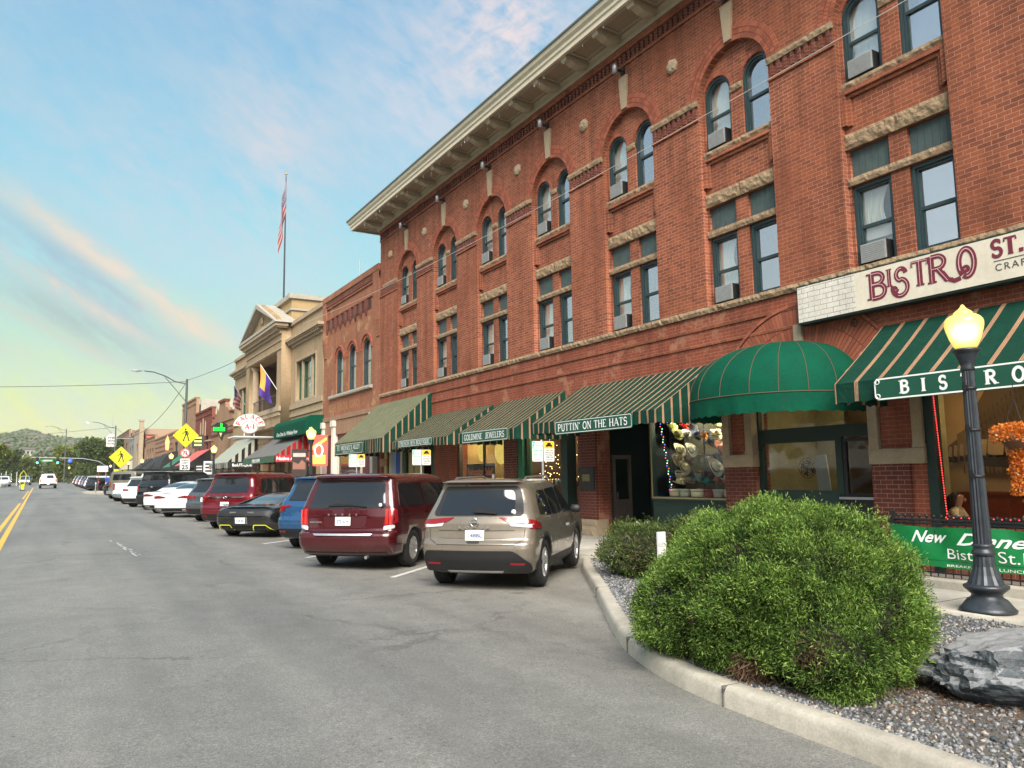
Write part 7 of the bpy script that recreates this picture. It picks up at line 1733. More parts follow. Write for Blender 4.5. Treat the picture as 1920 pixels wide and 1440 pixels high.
for i,(x,y) in enumerate(((-8.5,150),(-9.5,175),(3.4,190),(6.2,205))): street_lamp(y,'far lit lamp ' +['left of the yellow post','behind the white oncoming car','right of the white pickup','near the dark roadside trees'][i],x=x,first=L0)
# hanging flowers on the near lamp arm
t=empty('hanging_flower_basket','orange and rust hanging flower basket at the right edge beside the lamp','flower basket',(10.6,5.15,2.06)); t.scale=(.66,.66,.70)
FLW=leafmat('flower_petal',(.42,.07,.01),(.75,.26,.03),(.60,.45,.25))
def sprigs(n,fn,size,name,mat,par,seed=0,tri=2,tones=None,aspect=.35):
    """n leaf blades; fn(rng, n) -> centre, direction, tone, tip"""
    rg=np.random.default_rng(seed); c,d,tone,tip=fn(rg,n); d /= np.linalg.norm(d,axis=1,keepdims=True)+1e-9
    r=rg.normal(size=(n,3)); s=np.cross(d,r); s /= np.linalg.norm(s,axis=1,keepdims=True)+1e-9; L=size*rg.uniform(.6,1.3,n)[:,None]
    a=c-s*L*aspect*.5; b_=c+s*L*aspect*.5; e=c+d*L; m_=c+d*L*.5
    V=np.stack([c-d*L*.15,m_-s*L*aspect*.5,e,m_+s*L*aspect*.5],1).reshape(-1,3)
    F=(np.array([[0,1,2,3]])[None]+(np.arange(n)*4)[:,None,None]).reshape(-1,4)
    col=np.stack([np.repeat(tone,4),np.repeat(tip,4),np.repeat(tone,4)],1)
    return fast_mesh(name,V,F,mat,par,col=col)
def f1(rg,n):
    k=rg.random(n); th=rg.uniform(0,6.28,n); top=k < .45
    r=np.where(top,.45*np.sqrt(rg.random(n)),.2*np.sqrt(rg.random(n))*rg.uniform(.5,1,n)); z=np.where(top,rg.uniform(.25,.52,n)-.5*r*r,rg.uniform(-.78,.3,n))
    c=np.stack([r*np.cos(th),r*np.sin(th),z],1); d=c*1.0+rg.normal(size=(n,3))*.4; return c,d,rg.random(n),(rg.random(n) < .06).astype(float)
sprigs(5200,f1,.045,'flowers',FLW,t,3,aspect=.8)
b=MB(); b.lathe([(0,-.0),(.16,.02),(.26,.16),(.28,.26)],(0,0,0),16); b.build('basket',plain('coir',(.12,.06,.03),.95),t); b=MB()
for a in range(3): b.tube([(.27*math.cos(a*2.1),.27*math.sin(a*2.1),.26),(0,0,.95)],.006,4)
b.tube([(0,0,.95),(0,0,1.25)],.008,4); b.build('chain',BLACK,t)
# parking signs on thin posts
def parking_sign(y,x,label,group='parking signs at the kerb',first=None):
    if first: t=copy_tree(first); t.location=(x,y,swz(y)); t['label']=label; return t
    t=empty('parking_sign',label,'sign',(x,y,swz(y)),R(4),group)
    b=MB(); b.tube([(0,.03,0),(0,.03,2.36)],.027,8); b.build('post',STEEL,t)
    for k,(u0,lab) in enumerate(((-.36,'white parking board with a green 2 HR panel'),(.01,'white taxi parking board with a yellow car panel'))):
        fr=fr_cam(u0,-.0,2.14); b=MB(); W_,H_=.34,.58; pl_=rp([(0,0),(W_,0),(W_,H_),(0,H_)],.04)
        n_=len(pl_); b.add([fr(u,v,.0) for u,v in pl_]+[fr(u,v,.006) for u,v in pl_],[tuple(range(n_)),tuple(range(n_,2*n_))]+[(i,(i+1) % n_,n_+(i+1) % n_,n_+i) for i in range(n_)],0)
        GC=plain('sign_mint',(.10,.52,.42),.4,var=0); YC=plain('sign_amber',(.80,.50,.02),.4,var=0)
        def q(u0_,v0_,u1_,v1_,mi,w=.008): b.add([fr(u0_,v0_,w),fr(u1_,v0_,w),fr(u1_,v1_,w),fr(u0_,v1_,w)],[(0,1,2,3)],mi)
        if k == 0:
            q(.012,.37,.10,.56,1); put_text(b,'2',.025,.40,.17,fr,.004,mi=0,w=.010); put_text(b,'HR\nPARKING',.12,.49,.062,fr,.001,mi=1,w=.009,width=.2)
            put_text(b,'8AM-5PM',.03,.29,.07,fr,.001,mi=1,w=.009,width=.28); put_text(b,'MON-FRI',.04,.17,.07,fr,.001,mi=1,w=.009,width=.25); q(.08,.055,.26,.07,1)
        else:
            q(.01,.375,.33,.57,2); 
            b.add([fr(u,v,.010) for u,v in rp([(.07,.43),(.27,.43),(.27,.475),(.235,.485),(.215,.54),(.125,.54),(.105,.485),(.07,.475)],.01)],[tuple(range(32))],3)
            for uu in (.10,.24): b.add([fr(uu+.018*math.cos(a),.425+.018*math.sin(a),.011) for a in [i*.7 for i in range(9)]],[tuple(range(9))],3)
            for i,s in enumerate(('Taxi Cab','Parking','Fri-Sat','10PM-3AM')): put_text(b,s,.05,.30-.065*i,.055,fr,.0005,mi=3,w=.009,width=.24)
            q(.06,.04,.28,.055,3)
        o=b.build('sign_plate',[WHITE,GC,YC,BLACK],t); o.scale=(.88,1,.79); o.location=(0,0,.20)
    return t
P0=parking_sign(14.62,9.55,'paired parking boards on a steel post left of the hat shop awning, nearest of three')
parking_sign(21.3,9.55,'paired parking boards below the boutique awning, middle of three',first=P0); parking_sign(27.0,9.55,'paired parking boards below the alley awning, farthest of three',first=P0)
# pedestrian crossing signs
def ped_figure(b,fr,s,mi):
    def limb(pts,w_):
        for (a,c_) in zip(pts,pts[1:]):
            a,c_=Vector(a),Vector(c_); d=(c_-a).normalized(); n_=Vector((-d.y,d.x))*w_/2; b.add([fr(*(p*s),.012) for p in (a-n_-d*.01,c_-n_+d*.01,c_+n_+d*.01,a+n_-d*.01)],[(0,1,2,3)],mi)
    b.add([fr(s*(-.03+.065*math.cos(a)),s*(.40+.065*math.sin(a)),.012) for a in [i*.52 for i in range(12)]],[tuple(range(12))],mi)
    b.add([fr(s*u,s*v,.0125) for u,v in [(-.05,.31),(.07,.29),(.10,.08),(-.04,.06)]],[(0,1,2,3)],mi)
    limb([(-.03,.29),(-.14,.16),(-.22,.10)],.055); limb([(.06,.28),(.15,.16),(.13,.03)],.055); limb([(0,.09),(-.06,-.12),(-.15,-.36)],.075); limb([(.05,.09),(.13,-.10),(.18,-.34)],.075); limb([(.18,-.34),(.25,-.36)],.05); limb([(-.15,-.36),(-.08,-.37)],.05)
def ped_sign(x,y,zc,half,label):
    t=empty('crossing_sign',label,'sign',(x,y,gz(x,y)+.1)); zc -= gz(x,y)+.1; fr=fr_cam(0,0,zc); b=MB()
    d=[(-half,0),(0,-half),(half,0),(0,half)]; b.add([fr(u,v,0) for u,v in d]+[fr(u,v,.01) for u,v in d],[(0,1,2,3),(4,5,6,7)]+[(i,(i+1) % 4,4+(i+1) % 4,4+i) for i in range(4)],0)
    h2,h3=half*.93,half*.90; V=[fr(u*k_,v*k_,.0115) for k_ in (.93,.89) for u,v in d]; b.add(V,[(i,(i+1) % 4,4+(i+1) % 4,4+i) for i in range(4)],1)
    ped_figure(b,fr,half*1.25,1); b.build('sign_plate',[SIGY,BLACK],t); MB().tube([(0,.05,0),(0,.05,zc+half*.9)],.04,8).build('post',STEEL,t); return t,zc
t,zc=ped_sign(9.3,67.2,5.45,.98,'yellow diamond walking figure sign, the larger and nearer one above the speed limit board')
fr=fr_cam(0,-.0,zc-1.42); b=MB(); b.add([fr(.36*math.cos(a),.36*math.sin(a),.01) for a in [i*math.pi/14 for i in range(28)]],[tuple(range(28))],0)
V=[fr(r_*math.cos(a),r_*math.sin(a),.014) for r_ in (.35,.29) for a in [i*math.pi/14 for i in range(28)]]; b.add(V,[(i,(i+1) % 28,28+(i+1) % 28,28+i) for i in range(28)],1)
b.add([fr(u,v,.016) for u,v in [(-.23,.19),(-.19,.23),(.23,-.19),(.19,-.23)]],[(0,1,2,3)],1)
up=[(-.10,-.2),(-.10,.05)]+[(.10*math.cos(R(a)),.05+.10*math.sin(R(a))) for a in range(180,-1,-30)]+[(.10,-.08)]
for a,c_ in zip(up,up[1:]): a,c_=Vector(a),Vector(c_); d=(c_-a).normalized(); n_=Vector((-d.y,d.x))*.03; b.add([fr(*p,.013) for p in (a-n_,c_-n_,c_+n_,a+n_)],[(0,1,2,3)],2)
b.add([fr(.02,-.07,.0135),fr(.18,-.07,.0135),fr(.10,-.2,.0135)],[(0,1,2)],2); b.build('no_u_turn_plate',[WHITE,REDP,BLACK],t)
fr=fr_cam(-.37,0,zc-2.82); b=MB(); b.add([fr(u,v,.01) for u,v in rp([(0,0),(.74,0),(.74,.95),(0,.95)],.05)],[tuple(range(16))],0)
put_text(b,'SPEED',.10,.74,.17,fr,.004,mi=1,w=.014,width=.54); put_text(b,'LIMIT',.14,.54,.17,fr,.004,mi=1,w=.014,width=.46); put_text(b,'25',.12,.1,.48,fr,.012,mi=1,w=.014,width=.5); b.build('speed_limit_plate',[WHITE,BLACK],t)
b=MB(); b.box(-.2,.2,-.02,0,zc-3.6,zc-3.0); b.build('small_plate',plain('pale_blue_sign',(.45,.6,.6),.5),t); MB().box(-.05,.05,-.02,.0,.2,zc-3.62).build('post_sleeve',SIGY,t)
t,zc=ped_sign(5.3,76.5,3.95,.95,'smaller far yellow diamond walking figure sign with an arrow plate on the crossing island')
fr=fr_cam(0,0,zc-1.35); b=MB(); b.add([fr(u,v,.01) for u,v in [(-.5,-.28),(.5,-.28),(.5,.28),(-.5,.28)]],[(0,1,2,3)],0); b.add([fr(u,v,.014) for u,v in [(-.28,-.16),(-.02,-.14),(-.08,-.06),(.26,.12),(.2,.2),(-.14,.02),(-.2,.1)]],[tuple(range(7))],1); b.build('arrow_plate',[SIGY,BLACK],t)
# tall cobra-head lamps with wires
def cobra(x,y,z,label,lit=False):
    t=empty('tall_street_light',label,'street light',(x,y,gz(x,y))); z -= gz(x,y)
    MB().tube([(0,0,0),(0,0,z)],[.13,.09],12).build('pole',plain('dull_steel',(.10,.11,.11),.5,.4),t)
    b=MB(); b.tube([(0,0,z-.4),(-.9,0,z-.25),(-1.6,0,z+.15),(-2.5,0,z+.45),(-3.2,0,z+.5)],.045,8); b.tube([(0,0,z-1.9),(-1.0,0,z-.7),(-1.7,0,z+.12)],.03,6); b.build('arm',plain('dull_steel',(.1,.11,.11)),t)
    b=MB(); b.lathe([(0,-.55),(.1,-.45),(.17,-.15),(.16,.1),(.08,.3),(0,.4)],(0,0,0),12,'x'); o=b.build('lamp_head',STEEL,t); o.location=(-3.7,0,z+.5); o.scale=(1,1,.5)
    b=MB(); b.lathe([(0,-.3),(.1,-.2),(.12,0),(.06,.15),(0,.2)],(0,0,0),12,'x'); o=b.build('lens',glow('sodium_lens',(1,.8,.5),2.5) if lit else CLEAR,t); o.location=(-3.75,0,z+.42); o.scale=(1,1,.5); return t
cobra(9.3,67.6,10.1,'tall grey street light with curved arm over the diamond sign'); cobra(8.4,134,10.4,'farther tall street light beside the hanging house shaped sign',True); cobra(2.6,196,13.5,'distant tall street light over the crossing signals')
def wire(name,label,a,c_,sag,r=.02,n=24):
    t=empty(name,label,'cable',a); a,c_=Vector(a),Vector(c_); P=[(c_-a)*(i/n)+Vector((0,0,-4*sag*(i/n)*(1-i/n))) for i in range(n+1)]; MB().tube(P,r,5).build('wire',plain('cable_grey',(.10,.10,.10),.6),t); return t
wire('overhead_wire','thin wire from the tall street light leftwards across the sky',(9.3,67.6,9.9),(-40,105,13.5),1.2,.025)
wire('overhead_wire','sagging wire between the two tall street lights',(9.3,67.6,9.9),(8.4,134,10.2),2.6,.025); wire('overhead_wire','wire from the tall street light to the palace corner',(9.3,67.6,10.0),(FX,61.5,11.1),.1,.02)
wire('overhead_wire','faint low wire from the far street light to the left',(8.4,134,10.2),(-40,190,9.5),.8,.03)
t=wire('facade_cable','pale thin cable running along the hotel front below the arches',(11.0,39.6,9.9),(11.0,-9,9.55),.72,.006,60); t.children[0].data.materials[0]=plain('pale_cable',(.6,.6,.56),.6)
# traffic signals over the far crossing
SG=glow('signal_green',(.05,1.0,.45),7.0); SR=glow('signal_red',(1,.05,.03),5.0)
t=empty('signal_mast','grey curved mast arm carrying the green signals over the far street','traffic signal mast',(8.2,150,1.05)); MB().tube([(0,0,0),(0,0,3.4),(-1.2,0,4.2),(-3.5,0,4.7),(-11,0,4.9)],.07,8).build('mast',STEEL,t)
def signal(x,y,z,label,lit,face=-1):
    t=empty('traffic_signal',label,'traffic light',(x,y,z),0,'traffic signals at the far crossing'); MB().box(-.2,.2,-.14,.14,-.55,.55).build('housing',BLACK,t,bevel=.02)
    if lit: o=MB().lathe([(0,-.03),(.15,0),(.15,.02)],(0,0,0),16,'y').build('lens',lit,t); o.location=(0,-.16,-.33 if lit is SG else .33)
    b=MB()
    for zz in (-.33,0,.33): b.box(-.19,.19,-.3,-.15,zz+.15,zz+.17)
    b.build('visor',BLACK,t); return t
signal(-1.95,149.8,5.4,'left green traffic signal above the white pickup',SG); signal(.95,149.8,5.4,'right green traffic signal beside the blue round sign',SG); signal(-6.0,149.8,5.7,'unlit black signal seen from behind at left',None); signal(-9.1,140,5.7,'black signal cut by the left edge of the picture',None)
signal(-1.6,262,3.9,'left red signal at the crossing beyond',SR); signal(1.6,262,3.9,'right red signal at the crossing beyond',SR)
t=empty('route_sign','round blue sign on the signal arm','sign',(2.75,149.8,5.35)); MB().lathe([(0,0),(.36,0),(.36,.02),(0,.02)],(0,0,0),20,'y').build('sign_plate',plain('sign_blue',(.05,.12,.6),.4,em=(.05,.12,.6),es=.25),t)
t=empty('street_name_sign','long green street name sign between the two green signals','sign',(-.5,149.8,5.4)); MB().box(-.75,.75,-.02,.02,-.15,.15).build('sign_plate',plain('street_sign_green',(.02,.35,.12),.4,em=(.02,.35,.12),es=.25),t); MB().box(-.6,.6,-.03,-.021,-.05,.05).build('lettering',WHITE,t)
t=empty('signal_mast','pale horizontal mast arm at the left edge','traffic signal mast',(-14,145,.9)); b=MB(); b.tube([(0,0,0),(0,0,5.0),(7.9,0,5.3)],.08,8); b.tube([(0,0,4.6),(6,0,4.9)],.05,8); b.build('mast',WHITE,t)
t=empty('crossing_post','fluorescent yellow in-street crossing post on the centre line','traffic post',(-2.65,104.8,gz(-2.65,104.8))); b=MB(); b.tube([(-.25,0,.25),(-.3,0,1.8),(0,0,2.3),(.3,0,1.8),(.1,0,.25)],.035,6); b.build('frame',SIGY,t); MB().box(-.13,.13,-.02,.02,.1,.7).build('panel',SIGY,t); MB().box(-.25,.25,-.15,.15,0,.12).build('base',BLACK,t)
for i,x in enumerate((-6.4,-5.9,-5.3,-4.6)):
    t=empty('delineator_post','slim white roadside post at the left, ' +['first','second','third','fourth'][i]+ ' from the left edge','post',(x-.3,148+3*i,1.1),0,'white posts at the far left roadside'); MB().tube([(0,0,0),(0,0,2.3+.3*(i % 2))],.05,6).build('post',WHITE,t); MB().lathe([(.06,1.8),(.06,2.0)],(0,0,0),8).build('reflector',REDP if i == 1 else STEEL,t)
t=empty('blue_bin','bright blue bin standing on the crossing island','bin',(4.9,79.5,gz(4.9,79.5)+.14)); MB().box(-.55,.55,-.5,.5,.12,1.25).build('body',plain('bin_blue',(.01,.06,.42),.4),t,bevel=.06); MB().box(-.6,.6,-.55,.55,1.25,1.36).build('lid',plain('bin_blue',(.01,.06,.42),.4),t,bevel=.03)
for i,x in enumerate((3.5,4.3)): t=empty('island_bollard',['left','right'][i]+ ' slim grey post on the crossing island before the blue bin','bollard',(x,77.8,gz(x,77.8)+.14)); MB().tube([(0,0,0),(0,0,1.0)],.05,8).build('post',STEEL,t); MB().lathe([(.055,.8),(.055,.9)],(0,0,0),8).build('band',WHITE,t)
t=empty('notice_board','white notice board on two thin posts by the crossing island','sign',(4.6,90,gz(4.6,90))); b=MB(); b.box(-.5,.5,-.04,.04,2.1,2.7); b.build('panel',WHITE,t); b=MB(); b.box(-.4,-.34,0,.06,0,2.1); b.box(.34,.4,0,.06,0,2.1); b.build('post',BR5,t)
# banner on the second lamp, flags on poles
t=empty('lamp_banner','dark event banner hanging from the lamp by the red striped awning','banner',(9.25,32.4,swz(32)+1.55)); MB().box(-.62,-.0,-.015,.015,0,1.15).build('cloth',plain('banner_dark',(.05,.035,.03),.8),t)
b=MB(); b.box(-.58,-.05,-.018,-.016,.82,.98); b.build('lettering',plain('banner_pale',(.5,.45,.4),.8),t); b=MB(); b.prism([(-.58,.3),(-.05,.3),(-.05,.55),(-.2,.7),(-.35,.52),(-.58,.62)],-.018,-.016,'xz'); b.build('picture',plain('banner_rust',(.3,.14,.1),.8),t)
# ================================================================== fence and banner by the patio
FXp=10.85
t=empty('iron_fence','low black iron patio fence with ball tops along the bistro','fence',(FXp,5,.19)); b=MB(); z0=.34-.19
b.tube([(0,-5,.93),(0,2.2,.93)],.022,6); b.tube([(0,-5,.88),(0,2.2,.88)],.016,6); b.tube([(0,-5,.2),(0,2.2,.2)],.014,6); b.build('rail',BLACK,t); b=MB()
for i in range(66): y=-4.9+i*.108; b.tube([(0,y,.14),(0,y,.96)],.009,5); b.lathe([(0,.95),(.022,.965),(.027,.985),(.022,1.0),(0,1.015)],(0,y,0),8)
o=b.build('picket',BLACK,t); o['kind']= 'stuff'
b=MB()
for y in (-3.4,-.6,2.1): b.box(-.03,.03,y-.03,y+.03,.1,1.05)
b.build('post',BLACK,t); 
t=empty('patio_kerb','low concrete kerb wall under the iron patio fence','kerb wall',(FXp-.02,5,.15)); MB().box(-.16,.16,-5.1,2.3,-.1,.17).build('wall',CON,t,bevel=.02)
t=empty('patio_banner','bright green vinyl banner with white script tied to the iron fence','banner',(FXp-.04,5.2,.45))
fr0=fr_street(0,1.92,0)
def wv(u,v): return .012*math.sin(u*5+v*3)+.02*math.sin(u*2.2-v*6)*(v/.6)+.01*math.sin(u*11+v*9)
nu,nv=90,14; b=MB(); top=lambda u: .60-.025*math.sin(u*2.3) ** 2-.012*abs(math.sin(u*4))
V=[fr0(4.6*i/nu,(.02+.012*math.sin(i*.2))*(1-j/nv)+top(4.6*i/nu)*(j/nv),wv(4.6*i/nu,.6*j/nv)) for j in range(nv+1) for i in range(nu+1)]
b.add(V,[(j*(nu+1)+i,j*(nu+1)+i+1,(j+1)*(nu+1)+i+1,(j+1)*(nu+1)+i) for j in range(nv) for i in range(nu)],0,True)
BG=plain('banner_green',(.008,.19,.05),.32,var=.15,vs=1.5); BG2=plain('banner_dark_green',(.004,.07,.03),.35)
o=b.build('vinyl_sheet',BG,t)
b=MB(); [put_text(b,s_,u_,v_,z_,fr0,bo,sh,1,width=w_,w=.006,warp=wv) for s_,u_,v_,z_,bo,sh,w_ in (('New',.30,.36,.23,.004,.45,.52),('Dinner',.95,.35,.23,.004,.45,1.08),('Menu',2.25,.35,.23,.004,.45,.95),('Bistro',.80,.15,.20,-.001,0,.60),('St.Michael',1.50,.15,.22,-.001,0,1.15),('BREAKFAST',.80,.04,.045,0,0,.5),('LUNCH',1.50,.04,.055,0,0,.36),('DINNER',2.05,.035,.07,0,0,.42))]; b.build('lettering',LETW,o)
b=MB(); V=[fr0(4.6*i/nu,v,wv(4.6*i/nu,v)+.003) for v in (.112,.12) for i in range(nu+1)]; b.add(V,[(i,i+1,nu+2+i,nu+1+i) for i in range(nu)]); b.build('stripe',BG2,o)
# ================================================================== people in the bistro window
def skinned(name,verts,edges,radii,mat,par,sub=2,root=0):
    m=bpy.data.meshes.new(name); m.from_pydata(verts,edges,[]); o=link(bpy.data.objects.new(name,m),par)
    md=o.modifiers.new('s','SKIN'); m.skin_vertices[0].data[root].use_root=True
    for i,r_ in enumerate(radii): rr=r_ if isinstance(r_,tuple) else (r_,r_); m.skin_vertices[0].data[i].radius=rr
    o.modifiers.new('u','SUBSURF').levels=sub; o.modifiers['u'].render_levels=sub; m2=bake(o); o.modifiers.clear(); o.data=m2; m2.materials.append(mat)
    for p in m2.polygons: p.use_smooth=True
    return o
def diner(label,loc,rz,hairm,top,armtone=SKIN,long=True):
    """seated person facing local +Y, seat height .47"""
    t=empty('person',label,'person',loc,rz)
    V=[(0,0,.52),(0,-.01,.72),(0,.0,.92),(0,.02,1.01),(0,.03,1.08),(0,.048,1.15),(0,.05,1.22)]; E_=[(i,i+1) for i in range(6)]; Rr=[(.17,.12),(.14,.10),(.16,.105),(.12,.08),(.05,.05),(.062,.068),(.085,.098)]
    def ch(pts,rad,rt):
        k=rt
        for p,r_ in zip(pts,rad): V.append(p); E_.append((k,len(V)-1)); Rr.append(r_); k=len(V)-1
        return k
    for s in (1,-1):
        k=ch([(s*.17,.02,1.0),(s*.20,.10,.80),(s*.15,.36,.77),(s*.11,.44,.775)],[.055,.045,.036,.026],3)
        for q in range(5): a=(-.04+.02*q)*s; ch([(s*.11+a*.6,.475+(.01 if q in (1,2,3) else -.01),.775),(s*.11+a*.8,.515,.762)],[.011,.008],k)
        ch([(s*.10,.22,.50),(s*.11,.44,.50),(s*.11,.46,.12),(s*.11,.56,.06)],[.085,.065,.045,.035],0)
    V += [(0,.04,1.285)]; E_.append((6,len(V)-1)); Rr.append((.076,.09))
    skinned('body',V,E_,Rr,SKIN,t)
    skinned('shirt',[(0,-.01,.58),(0,-.01,.74),(0,.0,.92),(0,.02,1.03),(.17,.02,.99),(.205,.09,.86),(-.17,.02,.99),(-.205,.09,.86)],[(0,1),(1,2),(2,3),(3,4),(4,5),(3,6),(6,7)],[(.18,.13),(.155,.115),(.175,.12),(.115,.085),.068,.062,.068,.062],top,t)
    b=MB(); b.lathe([(0,-.09),(.03,-.02),(.014,.03),(0,.05)],(0,0,0),8); o=b.build('nose',SKIN,t); o.location=(0,.150,1.205); o.scale=(.6,.6,.5)
    for s in (1,-1): o=MB().lathe([(0,-.009),(.009,0),(0,.009)],(0,0,0),8,'y').build('eye',BLACK,t); o.location=(s*.034,.140,1.235)
    MB().box(-.025,.025,.128,.140,1.158,1.166).build('mouth',REDP,t)
    HV=[(0,.075,1.335),(0,-.01,1.325),(0,-.06,1.20),(0,-.085,.98 if long else 1.13),(.075,.0,1.26),(.075,-.03,1.06 if long else 1.16),(-.075,.0,1.26),(-.075,-.03,1.06 if long else 1.16)]
    skinned('hair',HV,[(0,1),(1,2),(2,3),(1,4),(4,5),(1,6),(6,7)],[.058,.10,.105,.07,.045,.04,.045,.04],hairm,t); return t
diner('woman with long dark hair seated in profile behind the bistro window',(13.1,7.42,.13),R(180+12),HAIR,SHIRT); diner('person with reddish blond hair seated at the right edge of the bistro window',(13.1,6.20,.13),R(5),BLON,SHIRT,long=False)
t=empty('dining_table','small dark table with glass between the two seated diners','table',(13.1,6.80,.10)); MB().box(-.3,.3,-.3,.3,.71,.75).build('table_top',WOODD,t); MB().tube([(0,0,0),(0,0,.71)],.035,8).build('leg',BLACK,t)
t=empty('table_candle','glowing amber candle glass on the dining table','candle',(13.0,6.7,.86)); MB().lathe([(0,0),(.035,0),(.045,.09),(.04,.09)],(0,0,0),12).build('glass',glow('candle_amber',(1,.6,.2),2.5),t)
for i,y in enumerate((7.50,6.12)): t=empty('dining_chair',['dark chair behind the dark haired woman','dark chair behind the blond diner'][i],'chair',(13.1,y,.10),R(180 if i == 0 else 0)); MB().box(-.2,.2,-.05,.35,.43,.47).build('seat',BLACK,t); MB().box(-.2,.2,-.12,-.07,.5,.95).build('backrest',BLACK,t); [MB().tube([(sx*.17,sy,0),(sx*.17,sy,.43)],.018,6).build('leg',BLACK,t) for sx in (1,-1) for sy in (-.02,.3)]
# ================================================================== planter
J_LO,J_HI,J_TIP=(.018,.045,.008),(.15,.27,.04),(.30,.42,.09)
JUN=leafmat('juniper_leaf',J_LO,J_HI,J_TIP); JUN2=leafmat('dull_juniper_leaf',(.03,.05,.014),(.11,.17,.035),(.2,.24,.06)); DEAD=leafmat('dead_twig',(.06,.03,.018),(.20,.12,.075),(.25,.17,.12))
def blobfield(ell):
    """ellipsoids (cx,cy,cz,rx,ry,rz): sample points on the union's surface"""
    E_=np.array(ell)
    def f(rg,n):
        area=(E_[:,3]*E_[:,4]+E_[:,3]*E_[:,5]); out=[]
        while sum(len(o[0]) for o in out) < n:
            k=rg.choice(len(E_),4*n,p=area/area.sum()); d=rg.normal(size=(4*n,3)); d /= np.linalg.norm(d,axis=1,keepdims=True)
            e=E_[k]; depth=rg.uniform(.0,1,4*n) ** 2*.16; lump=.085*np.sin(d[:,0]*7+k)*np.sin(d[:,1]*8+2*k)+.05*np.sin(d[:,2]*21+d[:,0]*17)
            p=e[:,:3]+d*e[:,3:]*(1-depth+lump)[:,None]; nrm=d/e[:,3:]; nrm /= np.linalg.norm(nrm,axis=1,keepdims=True)
            ins=np.zeros(len(p),bool)
            for j,q in enumerate(E_): ins |= ((((p-q[:3])/q[3:]) ** 2).sum(1) < .80) & (k != j)
            ok=~ins; out.append((p[ok],nrm[ok],depth[ok]))
        return [np.concatenate([o[i] for o in out])[:n] for i in range(3)]
    return f
def shrub(label,ell,n,size,mats,seed,holes=(),groundz=.24,per=24,spread=.028):
    t=empty('juniper_shrub',label,'shrub',(ell[0][0],ell[0][1],groundz)); org=np.array([ell[0][0],ell[0][1],groundz]); fld=blobfield(ell)
    def f(rg,n_):
        nc=n_ // per; p,nr,dp=fld(rg,nc); keep=p[:,2] > groundz-.02
        for hx,hy,hz,hr in holes: keep &= np.linalg.norm(p-np.array([hx,hy,hz]),axis=1) > hr*rg.uniform(.7,1.2,nc)
        cl=np.sin(p[:,0]*7.1+3*np.sin(p[:,2]*5))*np.sin(p[:,1]*8.3+2*np.sin(p[:,0]*4))*np.sin(p[:,2]*9.7)
        q_=1-np.abs(np.sin(p[:,0]*3.9+1.6*np.sin(p[:,2]*4.1+p[:,1]*2))*np.sin(p[:,1]*3.3+1.8*np.sin(p[:,0]*3.1)+p[:,2]*2.2)) ** .35; q_=np.clip(q_*2.2-.35,0,1); keep &= rg.random(nc) > q_*.55
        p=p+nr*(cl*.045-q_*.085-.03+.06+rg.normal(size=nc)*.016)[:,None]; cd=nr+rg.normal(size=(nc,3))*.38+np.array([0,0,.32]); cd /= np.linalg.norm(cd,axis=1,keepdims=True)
        ct=.50-q_*.45-dp*2.6+cl*.28+rg.normal(size=nc)*.15; p[~keep]=p[keep][rg.integers(0,keep.sum(),(~keep).sum())]  # crevice shade put into the leaf tone: sprigs between lobes are darker
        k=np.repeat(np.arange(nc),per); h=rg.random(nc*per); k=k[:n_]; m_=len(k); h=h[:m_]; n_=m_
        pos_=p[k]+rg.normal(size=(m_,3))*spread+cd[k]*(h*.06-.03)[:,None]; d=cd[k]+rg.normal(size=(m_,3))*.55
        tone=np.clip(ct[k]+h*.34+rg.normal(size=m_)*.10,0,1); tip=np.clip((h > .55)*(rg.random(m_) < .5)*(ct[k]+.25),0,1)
        return pos_-org,d,tone,tip
    n=n // per*per; sprigs(n,f,size,'foliage',mats[0],t,seed,aspect=.26)
    if holes:
        def fh(rg,n_):
            H_=np.array(holes); k=rg.integers(0,len(H_),n_); d=rg.normal(size=(n_,3)); d /= np.linalg.norm(d,axis=1,keepdims=True); inward=np.array(ell[0][:3])-H_[k][:,:3]; inward /= np.linalg.norm(inward,axis=1,keepdims=True)
            return H_[k][:,:3]+d*(H_[k][:,3]*rg.uniform(.3,1.0,n_))[:,None]+inward*.10-org,-inward+rg.normal(size=(n_,3))*.7,rg.random(n_),rg.random(n_)*.5
        sprigs(2600,fh,.10,'dead_sprays',DEAD,t,seed+5,aspect=.09)
    def g2(rg,n_):
        p,nr,dp=fld(rg,n_); c_=np.array([ell[0][0],ell[0][1],groundz+.1]); p=c_+(p-c_)*rg.uniform(.55,.88,n_)[:,None]; return p-org,(p-c_)+rg.normal(size=(n_,3))*.35,rg.random(n_),rg.random(n_)*.4
    sprigs(n // 7,g2,size*2.2,'dead_twigs',DEAD,t,seed+1,aspect=.10)
    # dense core coloured dark for inner shade, so that no light passes straight through
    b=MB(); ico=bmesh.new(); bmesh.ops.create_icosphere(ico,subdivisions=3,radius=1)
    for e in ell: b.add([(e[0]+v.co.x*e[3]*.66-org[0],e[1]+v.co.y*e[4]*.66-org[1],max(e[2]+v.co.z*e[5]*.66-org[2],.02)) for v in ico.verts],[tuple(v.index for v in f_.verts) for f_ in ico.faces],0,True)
    ico.free(); b.build('dark_core',plain('twig_shadow',(.018,.016,.009),.95,var=.5,vs=14),t)
    b=MB(); rg=random.Random(seed)
    for i in range(14): a=rg.uniform(0,6.28); r_=rg.uniform(.3,.85)*ell[0][3]; b.tube([(rg.uniform(-.1,.1),rg.uniform(-.1,.1),-.05),(r_*.5*math.cos(a),r_*.5*math.sin(a),.15),(r_*math.cos(a),r_*math.sin(a),.35)],[.035,.02,.01],6)
